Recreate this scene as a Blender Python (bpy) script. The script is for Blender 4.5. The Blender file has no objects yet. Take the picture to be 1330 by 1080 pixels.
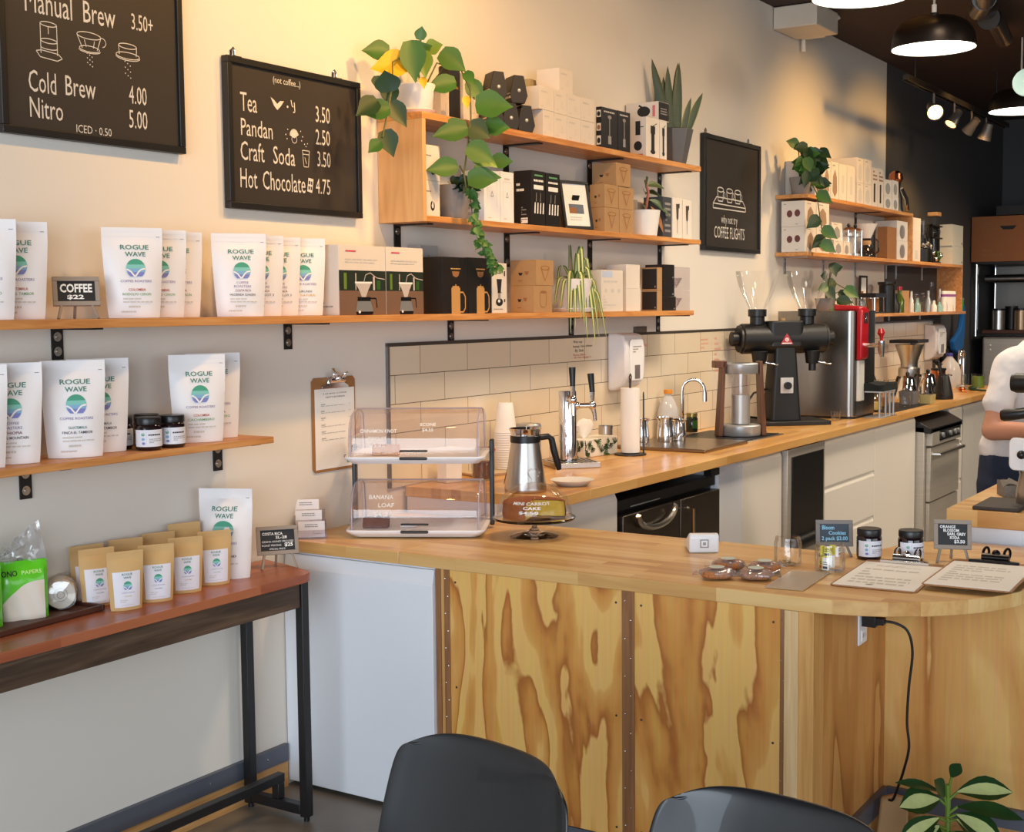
import bpy, bmesh, math, random
from mathutils import Vector, Matrix, noise
S = bpy.context.scene
COL = S.collection
random.seed(7)
PI = math.pi
R = math.radians

# ------------------------------------------------------------------ camera
YAW, PITCH, ROLL, FOC = 1.00095655, 0.0800430911, 0.00955315939, 1734.72
cy_, sy_ = math.cos(YAW), math.sin(YAW)
fwd = Vector((sy_ * math.cos(PITCH), cy_ * math.cos(PITCH), -math.sin(PITCH)))
rgt = Vector((cy_, -sy_, 0))
dwn = fwd.cross(rgt)
r2 = math.cos(ROLL) * rgt + math.sin(ROLL) * dwn
d2 = -math.sin(ROLL) * rgt + math.cos(ROLL) * dwn
cam = bpy.data.objects.new('camera', bpy.data.cameras.new('camera'))
COL.objects.link(cam)
cam.data.sensor_fit = 'HORIZONTAL'
cam.data.sensor_width = 36.0
cam.data.lens = FOC / 1330 * 36.0
cam.data.clip_start = .05
cam.matrix_world = Matrix(((r2.x, -d2.x, -fwd.x, 0), (r2.y, -d2.y, -fwd.y, -2.95), (r2.z, -d2.z, -fwd.z, 1.554), (0, 0, 0, 1)))
S.camera = cam

# ------------------------------------------------------------------ world, lights, exposure
w = bpy.data.worlds.new('world'); S.world = w; w.use_nodes = True
w.node_tree.nodes['Background'].inputs[0].default_value = (.75, .85, 1, 1)
w.node_tree.nodes['Background'].inputs[1].default_value = .25
S.view_settings.view_transform = 'Standard'
S.view_settings.look = 'None'
S.view_settings.gamma = 1
S.view_settings.exposure = 0.45
S.view_settings.use_curve_mapping = False

def area(name, loc, aim, sx, sy, power, col):
    l = bpy.data.lights.new(name, 'AREA'); l.shape = 'RECTANGLE'; l.size = sx; l.size_y = sy
    l.energy = power; l.color = col
    o = bpy.data.objects.new(name, l); COL.objects.link(o); o.location = loc
    o.rotation_euler = (Vector(aim) - Vector(loc)).to_track_quat('-Z', 'Y').to_euler()
    return o

def spot(name, loc, aim, power, col, ang=80, blend=.8, rad=.04):
    l = bpy.data.lights.new(name, 'SPOT'); l.energy = power; l.color = col
    l.spot_size = R(ang); l.spot_blend = blend; l.shadow_soft_size = rad
    o = bpy.data.objects.new(name, l); COL.objects.link(o); o.location = loc
    o.rotation_euler = (Vector(aim) - Vector(loc)).to_track_quat('-Z', 'Y').to_euler()
    return o

DAY = (.78, .89, 1.0)
WARM = (1.0, .55, .16)
# daylight through the shop windows (street side, behind and left of the camera)
area('window_daylight', (-2.85, -3.6, 1.6), (3, -3.2, 1.0), 5.2, 2.3, 230, DAY)
area('side_window_daylight', (1.6, -7.8, 1.7), (3.4, -1, .9), 6.0, 2.2, 62, (.9, .95, 1))
# warm track spots washing the long wall
for x, p in ((2.3, 22), (3.1, 52), (3.9, 52), (5.3, 18), (6.5, 10)):
    spot('track_spot', (x, -1.15, 3.1), (x + .2, 0, 2.3), p, WARM, 110, 1, .06)
for x, p in ((7.9, 48), (9.2, 58)):
    spot('track_spot', (x, -1.15, 3.0), (x + .1, -.02, 2.15), p, WARM, 95, 1, .05)
spot('track_spot', (9.9, -.62, 2.86), (10.2, -.1, 1.7), 34, WARM, 80, .8, .04)
# added fill spots with no fixtures, to warm the rear cabinet fronts
for x in (6.4, 9.2):
    spot('cabinet_fill_spot', (x, -4.6, 3.05), (x + .4, -.6, .5), 150, (1, .82, .60), 75, 1, .2)
# warm overhead spots for the bar; the farthest is added to brighten the rack
for x, y, p in ((4.0, -1.5, 64), (6.0, -1.5, 80), (8.0, -1.5, 80), (9.8, -1.4, 60), (11.2, -1.5, 60)):
    spot('overhead_spot', (x, y, 3.15), (x, y + .25, 0), p, (1, .80, .58), 130, .9, .15)

# ------------------------------------------------------------------ helpers
def lin(c):
    return tuple(((v / 255) / 12.92 if v <= 10.31 else ((v / 255 + .055) / 1.055) ** 2.4) for v in c)

_mats = {}
def nodes(name):
    m = bpy.data.materials.new(name); m.use_nodes = True
    nt = m.node_tree
    return m, nt, nt.nodes, nt.links, nt.nodes['Principled BSDF']

def mat(name, rgb, rough=.5, metal=0.0, var=.06, scale=14, bump=0, coat=0, alpha=1, emit=0, ani=None, sub=0):
    """a plain painted / plastic / metal surface with slight procedural mottling"""
    if name in _mats: return _mats[name]
    m, nt, N, L, b = nodes(name)
    c = lin(rgb)
    tc = N.new('ShaderNodeTexCoord'); nz = N.new('ShaderNodeTexNoise')
    nz.inputs['Scale'].default_value = scale; nz.inputs['Detail'].default_value = 3
    if ani:
        mp = N.new('ShaderNodeMapping'); mp.inputs['Scale'].default_value = ani
        L.new(tc.outputs['Object'], mp.inputs[0]); L.new(mp.outputs[0], nz.inputs['Vector'])
    else:
        L.new(tc.outputs['Object'], nz.inputs['Vector'])
    mx = N.new('ShaderNodeMix'); mx.data_type = 'RGBA'
    mx.inputs[6].default_value = (*[max(0, v * (1 - var)) for v in c], 1)
    mx.inputs[7].default_value = (*[min(1, v * (1 + var)) for v in c], 1)
    L.new(nz.outputs['Fac'], mx.inputs[0]); L.new(mx.outputs[2], b.inputs['Base Color'])
    b.inputs['Roughness'].default_value = rough; b.inputs['Metallic'].default_value = metal
    if coat: b.inputs['Coat Weight'].default_value = coat
    if sub: b.inputs['Subsurface Weight'].default_value = sub; b.inputs['Subsurface Radius'].default_value = (.01, .005, .003)
    if bump:
        bp = N.new('ShaderNodeBump'); bp.inputs['Strength'].default_value = bump; bp.inputs['Distance'].default_value = .01
        L.new(nz.outputs['Fac'], bp.inputs['Height']); L.new(bp.outputs[0], b.inputs['Normal'])
    if emit:
        b.inputs['Emission Color'].default_value = (*c, 1); b.inputs['Emission Strength'].default_value = emit
    if alpha < 1: b.inputs['Alpha'].default_value = alpha
    _mats[name] = m
    return m

def thin_glass(name, tint=(255, 255, 255), refl=.035, film=0.0, rough=.0):
    """thin clear glass or plastic: see-through with fresnel reflections, optional milky film"""
    if name in _mats: return _mats[name]
    m, nt, N, L, b = nodes(name)
    N.remove(b)
    out = N['Material Output']
    tr = N.new('ShaderNodeBsdfTransparent'); tr.inputs[0].default_value = (*lin(tint), 1)
    gl = N.new('ShaderNodeBsdfGlossy'); gl.inputs['Roughness'].default_value = rough
    df = N.new('ShaderNodeBsdfDiffuse'); df.inputs[0].default_value = (.85, .85, .87, 1)
    lw = N.new('ShaderNodeLayerWeight'); lw.inputs[0].default_value = .22
    mr = N.new('ShaderNodeMapRange'); mr.inputs['To Min'].default_value = refl; mr.inputs['To Max'].default_value = .42
    L.new(lw.outputs['Fresnel'], mr.inputs[0])
    nz = N.new('ShaderNodeTexNoise'); nz.inputs['Scale'].default_value = 30
    bp = N.new('ShaderNodeBump'); bp.inputs['Strength'].default_value = .04; L.new(nz.outputs[0], bp.inputs['Height'])
    L.new(bp.outputs[0], gl.inputs['Normal'])
    m1 = N.new('ShaderNodeMixShader'); m1.inputs[0].default_value = film
    L.new(tr.outputs[0], m1.inputs[1]); L.new(df.outputs[0], m1.inputs[2])
    m2 = N.new('ShaderNodeMixShader'); L.new(mr.outputs[0], m2.inputs[0])
    L.new(m1.outputs[0], m2.inputs[1]); L.new(gl.outputs[0], m2.inputs[2]); L.new(m2.outputs[0], out.inputs[0])
    _mats[name] = m
    return m

def ramp(N, stops):
    r = N.new('ShaderNodeValToRGB'); e = r.color_ramp.elements
    while len(e) < len(stops): e.new(.5)
    for i, (p, c) in enumerate(stops):
        e[i].position = p; e[i].color = (*lin(c), 1)
    return r

def butcher(name, along, c1, c2, c3, rough=.35, bw=.42, rh=.043, coat=.15):
    """glued wood staves running along x or y"""
    m, nt, N, L, b = nodes(name)
    tc = N.new('ShaderNodeTexCoord'); mp = N.new('ShaderNodeMapping')
    if along == 'y': mp.inputs['Rotation'].default_value = (0, 0, PI / 2)
    L.new(tc.outputs['Object'], mp.inputs[0])
    br = N.new('ShaderNodeTexBrick'); br.offset = .37; br.squash = 1
    br.inputs['Scale'].default_value = 1; br.inputs['Brick Width'].default_value = bw; br.inputs['Row Height'].default_value = rh
    br.inputs['Mortar Size'].default_value = .0004; br.inputs['Bias'].default_value = 0
    br.inputs['Color1'].default_value = (0, 0, 0, 1); br.inputs['Color2'].default_value = (1, 1, 1, 1); br.inputs['Mortar'].default_value = (.3, .3, .3, 1)
    L.new(mp.outputs[0], br.inputs[0])
    ms = N.new('ShaderNodeMapping'); ms.inputs['Scale'].default_value = (1.2, 26, 14); L.new(mp.outputs[0], ms.inputs[0])
    nz = N.new('ShaderNodeTexNoise'); nz.inputs['Scale'].default_value = 2.2; nz.inputs['Detail'].default_value = 5; nz.inputs['Distortion'].default_value = .6
    ad = N.new('ShaderNodeVectorMath'); ad.operation = 'ADD'; L.new(ms.outputs[0], ad.inputs[0])
    sc = N.new('ShaderNodeVectorMath'); sc.operation = 'SCALE'; sc.inputs['Scale'].default_value = 9; L.new(br.outputs['Color'], sc.inputs[0])
    L.new(sc.outputs[0], ad.inputs[1]); L.new(ad.outputs[0], nz.inputs['Vector'])
    mth = N.new('ShaderNodeMath'); mth.operation = 'MULTIPLY_ADD'; mth.inputs[1].default_value = .55; 
    L.new(nz.outputs['Fac'], mth.inputs[0])
    m2 = N.new('ShaderNodeMath'); m2.operation = 'MULTIPLY'; m2.inputs[1].default_value = .5; L.new(br.outputs['Color'], m2.inputs[0])
    L.new(m2.outputs[0], mth.inputs[2])
    rp = ramp(N, [(.12, c1), (.45, c2), (.9, c3)]); L.new(mth.outputs[0], rp.inputs[0])
    L.new(rp.outputs[0], b.inputs['Base Color'])
    b.inputs['Roughness'].default_value = rough; b.inputs['Coat Weight'].default_value = coat; b.inputs['Coat Roughness'].default_value = .2
    return m

def plank(name, along, c1, c2, c3, rough=.5, sc=3.0, stretch=16):
    """single board with long streaky grain"""
    m, nt, N, L, b = nodes(name)
    tc = N.new('ShaderNodeTexCoord'); mp = N.new('ShaderNodeMapping')
    s = {'x': (1, stretch, stretch), 'y': (stretch, 1, stretch), 'z': (stretch, stretch, 1)}[along]
    mp.inputs['Scale'].default_value = s; L.new(tc.outputs['Object'], mp.inputs[0])
    nz = N.new('ShaderNodeTexNoise'); nz.inputs['Scale'].default_value = sc; nz.inputs['Detail'].default_value = 6; nz.inputs['Distortion'].default_value = 1.2
    L.new(mp.outputs[0], nz.inputs['Vector'])
    rp = ramp(N, [(.25, c1), (.5, c2), (.75, c3)]); L.new(nz.outputs['Fac'], rp.inputs[0]); L.new(rp.outputs[0], b.inputs['Base Color'])
    bp = N.new('ShaderNodeBump'); bp.inputs['Strength'].default_value = .08; L.new(nz.outputs['Fac'], bp.inputs['Height']); L.new(bp.outputs[0], b.inputs['Normal'])
    b.inputs['Roughness'].default_value = rough
    return m

def plywood(name, seed, light=(234, 184, 104), mid=(208, 142, 64), dark=(172, 102, 40), k=5.0):
    """rotary-cut pine plywood with cathedral figure"""
    m, nt, N, L, b = nodes(name)
    tc = N.new('ShaderNodeTexCoord'); mp = N.new('ShaderNodeMapping')
    mp.inputs['Location'].default_value = (seed * 3.1, seed * 1.7, seed); mp.inputs['Scale'].default_value = (3.6, 3.6, .8)
    L.new(tc.outputs['Object'], mp.inputs[0])
    nz = N.new('ShaderNodeTexNoise'); nz.inputs['Scale'].default_value = 1.35; nz.inputs['Detail'].default_value = 3.5; nz.inputs['Roughness'].default_value = .42; nz.inputs['Distortion'].default_value = .55
    L.new(mp.outputs[0], nz.inputs['Vector'])
    mw = N.new('ShaderNodeMapping'); mw.inputs['Scale'].default_value = (9, 9, 7); L.new(tc.outputs['Object'], mw.inputs[0])
    nw = N.new('ShaderNodeTexNoise'); nw.inputs['Scale'].default_value = 2.4; nw.inputs['Detail'].default_value = 2; L.new(mw.outputs[0], nw.inputs['Vector'])
    ma = N.new('ShaderNodeMath'); ma.operation = 'MULTIPLY_ADD'; ma.inputs[1].default_value = .028; L.new(nw.outputs['Fac'], ma.inputs[0]); L.new(nz.outputs['Fac'], ma.inputs[2])
    mu = N.new('ShaderNodeMath'); mu.operation = 'MULTIPLY'; mu.inputs[1].default_value = k * 1.05; L.new(ma.outputs[0], mu.inputs[0])
    fr = N.new('ShaderNodeMath'); fr.operation = 'FRACT'; L.new(mu.outputs[0], fr.inputs[0])
    rp = ramp(N, [(0, light), (.42, light), (.5, tuple((p + q) / 2 for p, q in zip(light, mid))), (.8, mid), (.94, dark), (.99, light)]); L.new(fr.outputs[0], rp.inputs[0])
    m3 = N.new('ShaderNodeMapping'); m3.inputs['Scale'].default_value = (60, 60, 2.2); L.new(tc.outputs['Object'], m3.inputs[0])
    n2 = N.new('ShaderNodeTexNoise'); n2.inputs['Scale'].default_value = 2; n2.inputs['Detail'].default_value = 4; L.new(m3.outputs[0], n2.inputs['Vector'])
    mx = N.new('ShaderNodeMix'); mx.data_type = 'RGBA'; mx.blend_type = 'SOFT_LIGHT'; mx.inputs[0].default_value = .35
    L.new(rp.outputs[0], mx.inputs[6]); L.new(n2.outputs['Color'], mx.inputs[7])
    L.new(mx.outputs[2], b.inputs['Base Color'])
    b.inputs['Roughness'].default_value = .42; b.inputs['Coat Weight'].default_value = .1
    return m

class MB:
    """collects shapes into one mesh"""
    def __init__(s): s.bm = bmesh.new(); s.mats = []
    def mi(s, m):
        if m not in s.mats: s.mats.append(m)
        return s.mats.index(m)
    def face(s, pts, m):
        f = s.bm.faces.new([s.bm.verts.new(p) for p in pts]); f.material_index = s.mi(m); return f
    def raw(s, verts, faces, m, M=None):
        vs = [s.bm.verts.new((M @ Vector(v)) if M else v) for v in verts]; i = s.mi(m)
        for f in faces:
            try: s.bm.faces.new([vs[k] for k in f]).material_index = i
            except ValueError: pass
        return s
    def box(s, x0, x1, y0, y1, z0, z1, m, M=None):
        v = [(x, y, z) for z in (z0, z1) for y in (y0, y1) for x in (x0, x1)]
        return s.raw(v, [(0, 2, 3, 1), (4, 5, 7, 6), (0, 1, 5, 4), (2, 6, 7, 3), (0, 4, 6, 2), (1, 3, 7, 5)], m, M)
    def prism(s, poly, z0, z1, m, M=None, poly1=None):
        n = len(poly); q = poly1 or poly
        v = [(x, y, z0) for x, y in poly] + [(x, y, z1) for x, y in q]
        return s.raw(v, [tuple(range(n))[::-1], tuple(range(n, 2 * n))] + [(i, (i + 1) % n, n + (i + 1) % n, n + i) for i in range(n)], m, M)
    def lathe(s, prof, m, c=(0, 0, 0), seg=28, M=None, sx=1, sy=1, arc=None):
        T = Matrix.Translation(c)
        if M: T = T @ M
        v = []; f = []; n = len(prof)
        full = arc is None
        a0, a1 = arc or (0, 2 * PI)
        cnt = seg if full else seg + 1
        for i in range(cnt):
            a = a0 + (a1 - a0) * i / seg
            for r, z in prof: v.append((r * math.cos(a) * sx, r * math.sin(a) * sy, z))
        for i in range(seg):
            j = (i + 1) % cnt
            for k in range(n - 1):
                q = [i * n + k, j * n + k, j * n + k + 1, i * n + k + 1]
                if prof[k][0] == 0: q = [q[0], q[2], q[3]]
                elif prof[k + 1][0] == 0: q = [q[0], q[1], q[2]]
                f.append(tuple(q))
        s.raw(v, f, m, T)
        bmesh.ops.remove_doubles(s.bm, verts=s.bm.verts[-len(v):], dist=1e-6)
        return s
    def cyl(s, r, z0, z1, m, c=(0, 0, 0), seg=24, M=None, r1=None):
        r1 = r if r1 is None else r1
        return s.lathe([(0, z0), (r, z0), (r1, z1), (0, z1)], m, c, seg, M)
    def ball(s, r, m, c, sx=1, sy=1, sz=1, seg=16, M=None):
        p = [(r * math.sin(PI * i / 10), -r * sz * math.cos(PI * i / 10)) for i in range(11)]
        p[0] = (0, p[0][1]); p[-1] = (0, p[-1][1])
        return s.lathe(p, m, c, seg, M, sx, sy)
    def tube(s, pts, r, m, seg=8, closed=False):
        pts = [Vector(p) for p in pts]; n = len(pts)
        rs = r if isinstance(r, (list, tuple)) else [r] * n
        v = []; up = Vector((0, 0, 1)); prev = None
        for i, p in enumerate(pts):
            if closed: t = pts[(i + 1) % n] - pts[i - 1]
            else: t = pts[min(i + 1, n - 1)] - pts[max(i - 1, 0)]
            t.normalize()
            a = prev if prev is not None else (up if abs(t.z) < .9 else Vector((1, 0, 0)))
            a = (a - t * a.dot(t)).normalized(); prev = a; b = t.cross(a)
            for k in range(seg):
                g = 2 * PI * k / seg
                v.append(p + rs[i] * (math.cos(g) * a + math.sin(g) * b))
        f = []
        for i in range(n if closed else n - 1):
            j = (i + 1) % n
            for k in range(seg):
                f.append((i * seg + k, i * seg + (k + 1) % seg, j * seg + (k + 1) % seg, j * seg + k))
        if not closed: f += [tuple(range(seg))[::-1], tuple(range((n - 1) * seg, n * seg))]
        return s.raw(v, f, m)
    def build(s, name, parent=None, loc=(0, 0, 0), rz=0, smooth=True, bevel=0, ang=38, bseg=2):
        bmesh.ops.recalc_face_normals(s.bm, faces=s.bm.faces[:])
        me = bpy.data.meshes.new(name); s.bm.to_mesh(me); s.bm.free()
        for m in s.mats: me.materials.append(m)
        if smooth:
            me.shade_smooth(); me.set_sharp_from_angle(angle=R(ang))
        o = bpy.data.objects.new(name, me); COL.objects.link(o)
        o.location = loc; o.rotation_euler = (0, 0, rz)
        if parent: o.parent = parent
        if bevel:
            b = o.modifiers.new('bevel', 'BEVEL'); b.width = bevel; b.segments = bseg; b.limit_method = 'ANGLE'; b.angle_limit = R(40)
        return o

def curve(pts, n=6):
    P = [Vector(p) for p in pts]; o = []
    for i in range(len(P) - 1):
        a, b, c, d = P[max(0, i - 1)], P[i], P[i + 1], P[min(len(P) - 1, i + 2)]
        for k in range(n):
            t = k / n; o.append(.5 * ((2 * b) + (c - a) * t + (2 * a - 5 * b + 4 * c - d) * t * t + (3 * b - a - 3 * c + d) * t ** 3))
    return o + [P[-1]]
def img(dx, dz, t=.25):
    """direction across the shelf front, roughly square to the bar's long axis"""
    return Vector((.54 * dx - .84 * t, -.84 * dx - .54 * t, dz))
def tag(o, label, cat, group=None):
    o['label'] = label; o['category'] = cat
    if group: o['group'] = group
    return o
def thing(name, label, cat, loc=(0, 0, 0), rz=0, group=None):
    o = bpy.data.objects.new(name, None); COL.objects.link(o); o.empty_display_size = .05
    o.location = loc; o.rotation_euler = (0, 0, rz)
    return tag(o, label, cat, group)
def struct(o):
    o['kind'] = 'structure'; return o
def dup(root, loc, rz=None, label=None, group=None):
    r = root.copy(); COL.objects.link(r); r.location = loc
    if rz is not None: r.rotation_euler = (0, 0, rz)
    if label: r['label'] = label
    if group: r['group'] = group
    for ch in list(root.children):
        c = ch.copy(); COL.objects.link(c); c.parent = r
        for g in ch.children:
            d = g.copy(); COL.objects.link(d); d.parent = c
    return r

# lettering -------------------------------------------------------------
_gl = {}
def glyphs(t, weight=0.0):
    k = (t, weight)
    if k in _gl: return _gl[k]
    cu = bpy.data.curves.new('t', 'FONT'); cu.body = t; cu.resolution_u = 2; cu.offset = weight; cu.fill_mode = 'BOTH'
    ob = bpy.data.objects.new('t', cu); COL.objects.link(ob)
    dg = bpy.context.evaluated_depsgraph_get(); dg.update()
    me = bpy.data.meshes.new_from_object(ob.evaluated_get(dg))
    v = [tuple(p.co[:2]) for p in me.vertices]; f = [tuple(p.vertices) for p in me.polygons]
    bpy.data.objects.remove(ob); bpy.data.curves.remove(cu); bpy.data.meshes.remove(me)
    w_ = max([p[0] for p in v] or [0]); mn = min([p[0] for p in v] or [0])
    _gl[k] = (v, f, mn, w_)
    return _gl[k]

class Face:
    """a flat or curved printable face: fn(u,v)->point with u,v in metres from the lower-left corner"""
    def __init__(s, fn, W, H): s.fn, s.W, s.H = fn, W, H
def flat(O, U, V, W, H, off=.0007):
    O, U, V = Vector(O), Vector(U).normalized(), Vector(V).normalized(); N = U.cross(V)
    return Face(lambda u, v, d=0: O + U * u + V * v + N * (off + d), W, H)

def draw(mb, F, items):
    """items in fractions of the face; sizes of text in fractions of the height"""
    d = 0
    for it in items:
        k = it[0]; d += .00004
        P = lambda u, v: F.fn(u * F.W, v * F.H, d)
        if k == 'r':
            _, u0, v0, u1, v1, m = it
            n = 6 if abs(u1 - u0) > .25 else 1
            for i in range(n):
                a, b = u0 + (u1 - u0) * i / n, u0 + (u1 - u0) * (i + 1) / n
                mb.face([P(a, v0), P(b, v0), P(b, v1), P(a, v1)], m)
        elif k == 'p':
            mb.face([P(u, v) for u, v in it[1]], it[2])
        elif k == 'e':
            _, cu, cv, ru, rv, m = it
            mb.face([P(cu + ru * math.cos(2 * PI * i / 20), cv + rv * math.sin(2 * PI * i / 20)) for i in range(20)], m)
        elif k == 'l':   # polyline of width w (fraction of height)
            _, pts, wd, m = it
            q = [(u * F.W, v * F.H) for u, v in pts]; wd *= F.H / 2
            for (a, b), (c, e) in zip(q, q[1:]):
                l = math.hypot(c - a, e - b) or 1; nx, ny = -(e - b) / l * wd, (c - a) / l * wd
                mb.face([F.fn(a - nx, b - ny, d), F.fn(c - nx, e - ny, d), F.fn(c + nx, e + ny, d), F.fn(a + nx, b + ny, d)], m)
        elif k == 't':   # text, u, v(baseline), size, mat, align, xscale, weight
            _, t, u, v, sz, m = it[:6]
            al = it[6] if len(it) > 6 else 'c'; sx = it[7] if len(it) > 7 else 1; wt = it[8] if len(it) > 8 else 0
            gv, gf, mn, mx = glyphs(t, wt)
            s = sz * F.H / .7
            ox = u * F.W - {'c': (mn + mx) / 2, 'l': mn, 'r': mx}[al] * s * sx
            mb.raw([F.fn(ox + x * s * sx, v * F.H + y * s, d) for x, y in gv], gf, m)
        elif k == 'fit':  # text fitted between u0,u1
            _, t, u0, u1, v, sz, m = it[:7]; wt = it[7] if len(it) > 7 else 0
            gv, gf, mn, mx = glyphs(t, wt)
            s = sz * F.H / .7; sx = (u1 - u0) * F.W / max(1e-6, mx - mn)
            mb.raw([F.fn(u0 * F.W + (x - mn) * sx, v * F.H + y * s, d) for x, y in gv], gf, m)
        elif k == 'lines':  # rows of small print
            _, u0, u1, v0, v1, n, m = it[:7]
            rr = random.Random(int(u0 * 999 + v0 * 777 + n))
            for i in range(n):
                v = v1 - (v1 - v0) * (i + .5) / n; h = (v1 - v0) / n * .22; a = u0
                while a < u1 - .02:
                    b = min(u1, a + (u1 - u0) * rr.uniform(.08, .22))
                    mb.face([P(a, v - h), P(b, v - h), P(b, v + h), P(a, v + h)], m); a = b + (u1 - u0) * .03
                    if rr.random() < .12: break
    return mb
def printed(name, parent, F, items):
    mb = MB(); draw(mb, F, items)
    return mb.build(name, parent, smooth=False)
# ------------------------------------------------------------------ materials
WALLM = mat('cream_wall_paint', (226, 219, 208), .75, var=.015, scale=3, bump=.03)
DARKM = mat('charcoal_wall_paint', (74, 73, 74), .7, var=.05, scale=4)
CEILM = mat('dark_ceiling', (58, 40, 33), .8, var=.15, scale=2)
BLACK = mat('black_powder_coat', (22, 22, 24), .45, var=.1)
BLKPL = mat('black_plastic', (16, 16, 18), .38, var=.1)
WHITE = mat('white_gloss', (236, 237, 240), .3, var=.02)
WCAB = mat('white_cabinet', (233, 236, 242), .35, var=.015, scale=2)
CCAB = mat('cream_cabinet', (236, 230, 220), .38, var=.015, scale=2)
PAPER = mat('paper_white', (240, 236, 230), .7, var=.02)
WBOX = mat('white_carton', (222, 211, 198), .6, var=.02)
KRAFT = mat('kraft_card', (174, 136, 92), .75, var=.08, scale=30)
KRAFTD = mat('kraft_dark', (150, 100, 58), .75, var=.08, scale=30)
BBOX = mat('black_carton', (32, 28, 27), .45, var=.1)
GREY = mat('grey_print', (150, 146, 142), .7)
LGREY = mat('light_grey_print', (205, 198, 190), .7)
INK = mat('black_ink', (30, 28, 30), .7)
STEEL = mat('brushed_steel', (196, 192, 186), .28, 1.0, var=.08, scale=3, ani=(60, 60, 1))
STEELH = mat('brushed_steel_panel', (196, 190, 181), .42, .55, var=.12, scale=2.5, ani=(2, 2, 40))
CHROME = mat('chrome', (225, 225, 228), .06, 1.0, var=.02)
SILVER = mat('silver_plastic', (178, 180, 182), .35, .6)
GUNM = mat('gunmetal', (70, 68, 66), .4, .8)
COPPER = mat('copper', (214, 128, 84), .18, 1.0)
GREYTRIM = mat('grey_trim_metal', (96, 100, 112), .45, .3)
CLEAR = thin_glass('clear_glass')
GLASS = mat('solid_glass', (250, 252, 252), .0, var=0)
GLASS.node_tree.nodes['Principled BSDF'].inputs['Transmission Weight'].default_value = 1
CLEARP = thin_glass('clear_plastic', (246, 243, 246), .05, .03)
SMOKE = thin_glass('grey_clear_plastic', (247, 244, 247), .05, .03)
FILM = thin_glass('crinkled_film', (248, 248, 248), .10, .14, .08)
CHALK = mat('chalk_white', (214, 208, 198), .8, var=.1, scale=60)
BOARD = mat('chalkboard', (52, 46, 42), .5, var=.06, scale=5)
BOARDD = mat('small_chalkboard', (24, 24, 27), .55, var=.08)
FRAMEW = mat('weathered_grey_wood', (150, 138, 126), .7, var=.12, scale=20, ani=(4, 30, 30))
SHELFW = plank('oiled_shelf_wood', 'x', (176, 110, 56), (206, 142, 80), (224, 166, 104), .42)
ENDW = plank('birch_panel', 'z', (196, 142, 88), (214, 164, 108), (228, 184, 132), .5, 2, 8)
BUTF = butcher('butcher_block_front', 'y', (182, 124, 64), (216, 168, 102), (235, 200, 138), .34)
BUTR = butcher('butcher_block_rear', 'x', (176, 114, 54), (214, 158, 88), (230, 184, 116), .3)
REDW = butcher('red_table_wood', 'x', (132, 66, 42), (160, 88, 58), (180, 110, 76), .34, .7, .07)
DKW = plank('dark_apron_wood', 'x', (54, 40, 32), (78, 60, 46), (104, 82, 64), .55)
PLY1 = plywood('pine_plywood_one', 1.3)
PLY2 = plywood('pine_plywood_two', 4.9)
PLY3 = plywood('pine_plywood_side', 7.7, (206, 150, 84), (186, 124, 60), (156, 96, 42), 3)
PLY4 = plywood('pine_plywood_back', 9.2, (226, 180, 108), (208, 150, 80), (178, 112, 50), 3)
STRIPW = plank('brown_cover_strip', 'z', (120, 78, 44), (142, 96, 58), (160, 112, 70), .5)
POSTL = plank('pale_pine', 'z', (206, 166, 112), (222, 186, 134), (232, 202, 154), .5)
POSTD = plank('yellow_pine', 'z', (190, 134, 70), (210, 156, 88), (222, 172, 106), .5)
BASEW = plank('baseboard_ply', 'x', (172, 124, 70), (196, 146, 88), (208, 162, 104), .5)
STEELD = mat('dark_brushed_steel', (150, 144, 137), .27, 1.0, var=.15, scale=2, ani=(14, 14, .6))
WALNUT = plank('walnut', 'z', (74, 42, 28), (98, 60, 40), (120, 78, 54), .45)
GREEN = mat('pothos_green', (50, 94, 30), .45, var=.35, scale=9)
GREEN2 = mat('pale_green', (104, 132, 46), .4, var=.3, scale=9)
DGREEN = mat('dark_green', (26, 56, 24), .45, var=.3, scale=10)
YELLOW = mat('yellow_leaf', (222, 164, 24), .5, var=.25, scale=14)
STEM = mat('plant_stem', (92, 92, 44), .6)
SOIL = mat('soil', (44, 32, 24), .9, var=.4, scale=40)
RED = mat('red_enamel', (176, 16, 28), .3, coat=.3)
SKIN = mat('skin', (196, 138, 110), .5, var=.08, scale=12, sub=.1)

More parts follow.
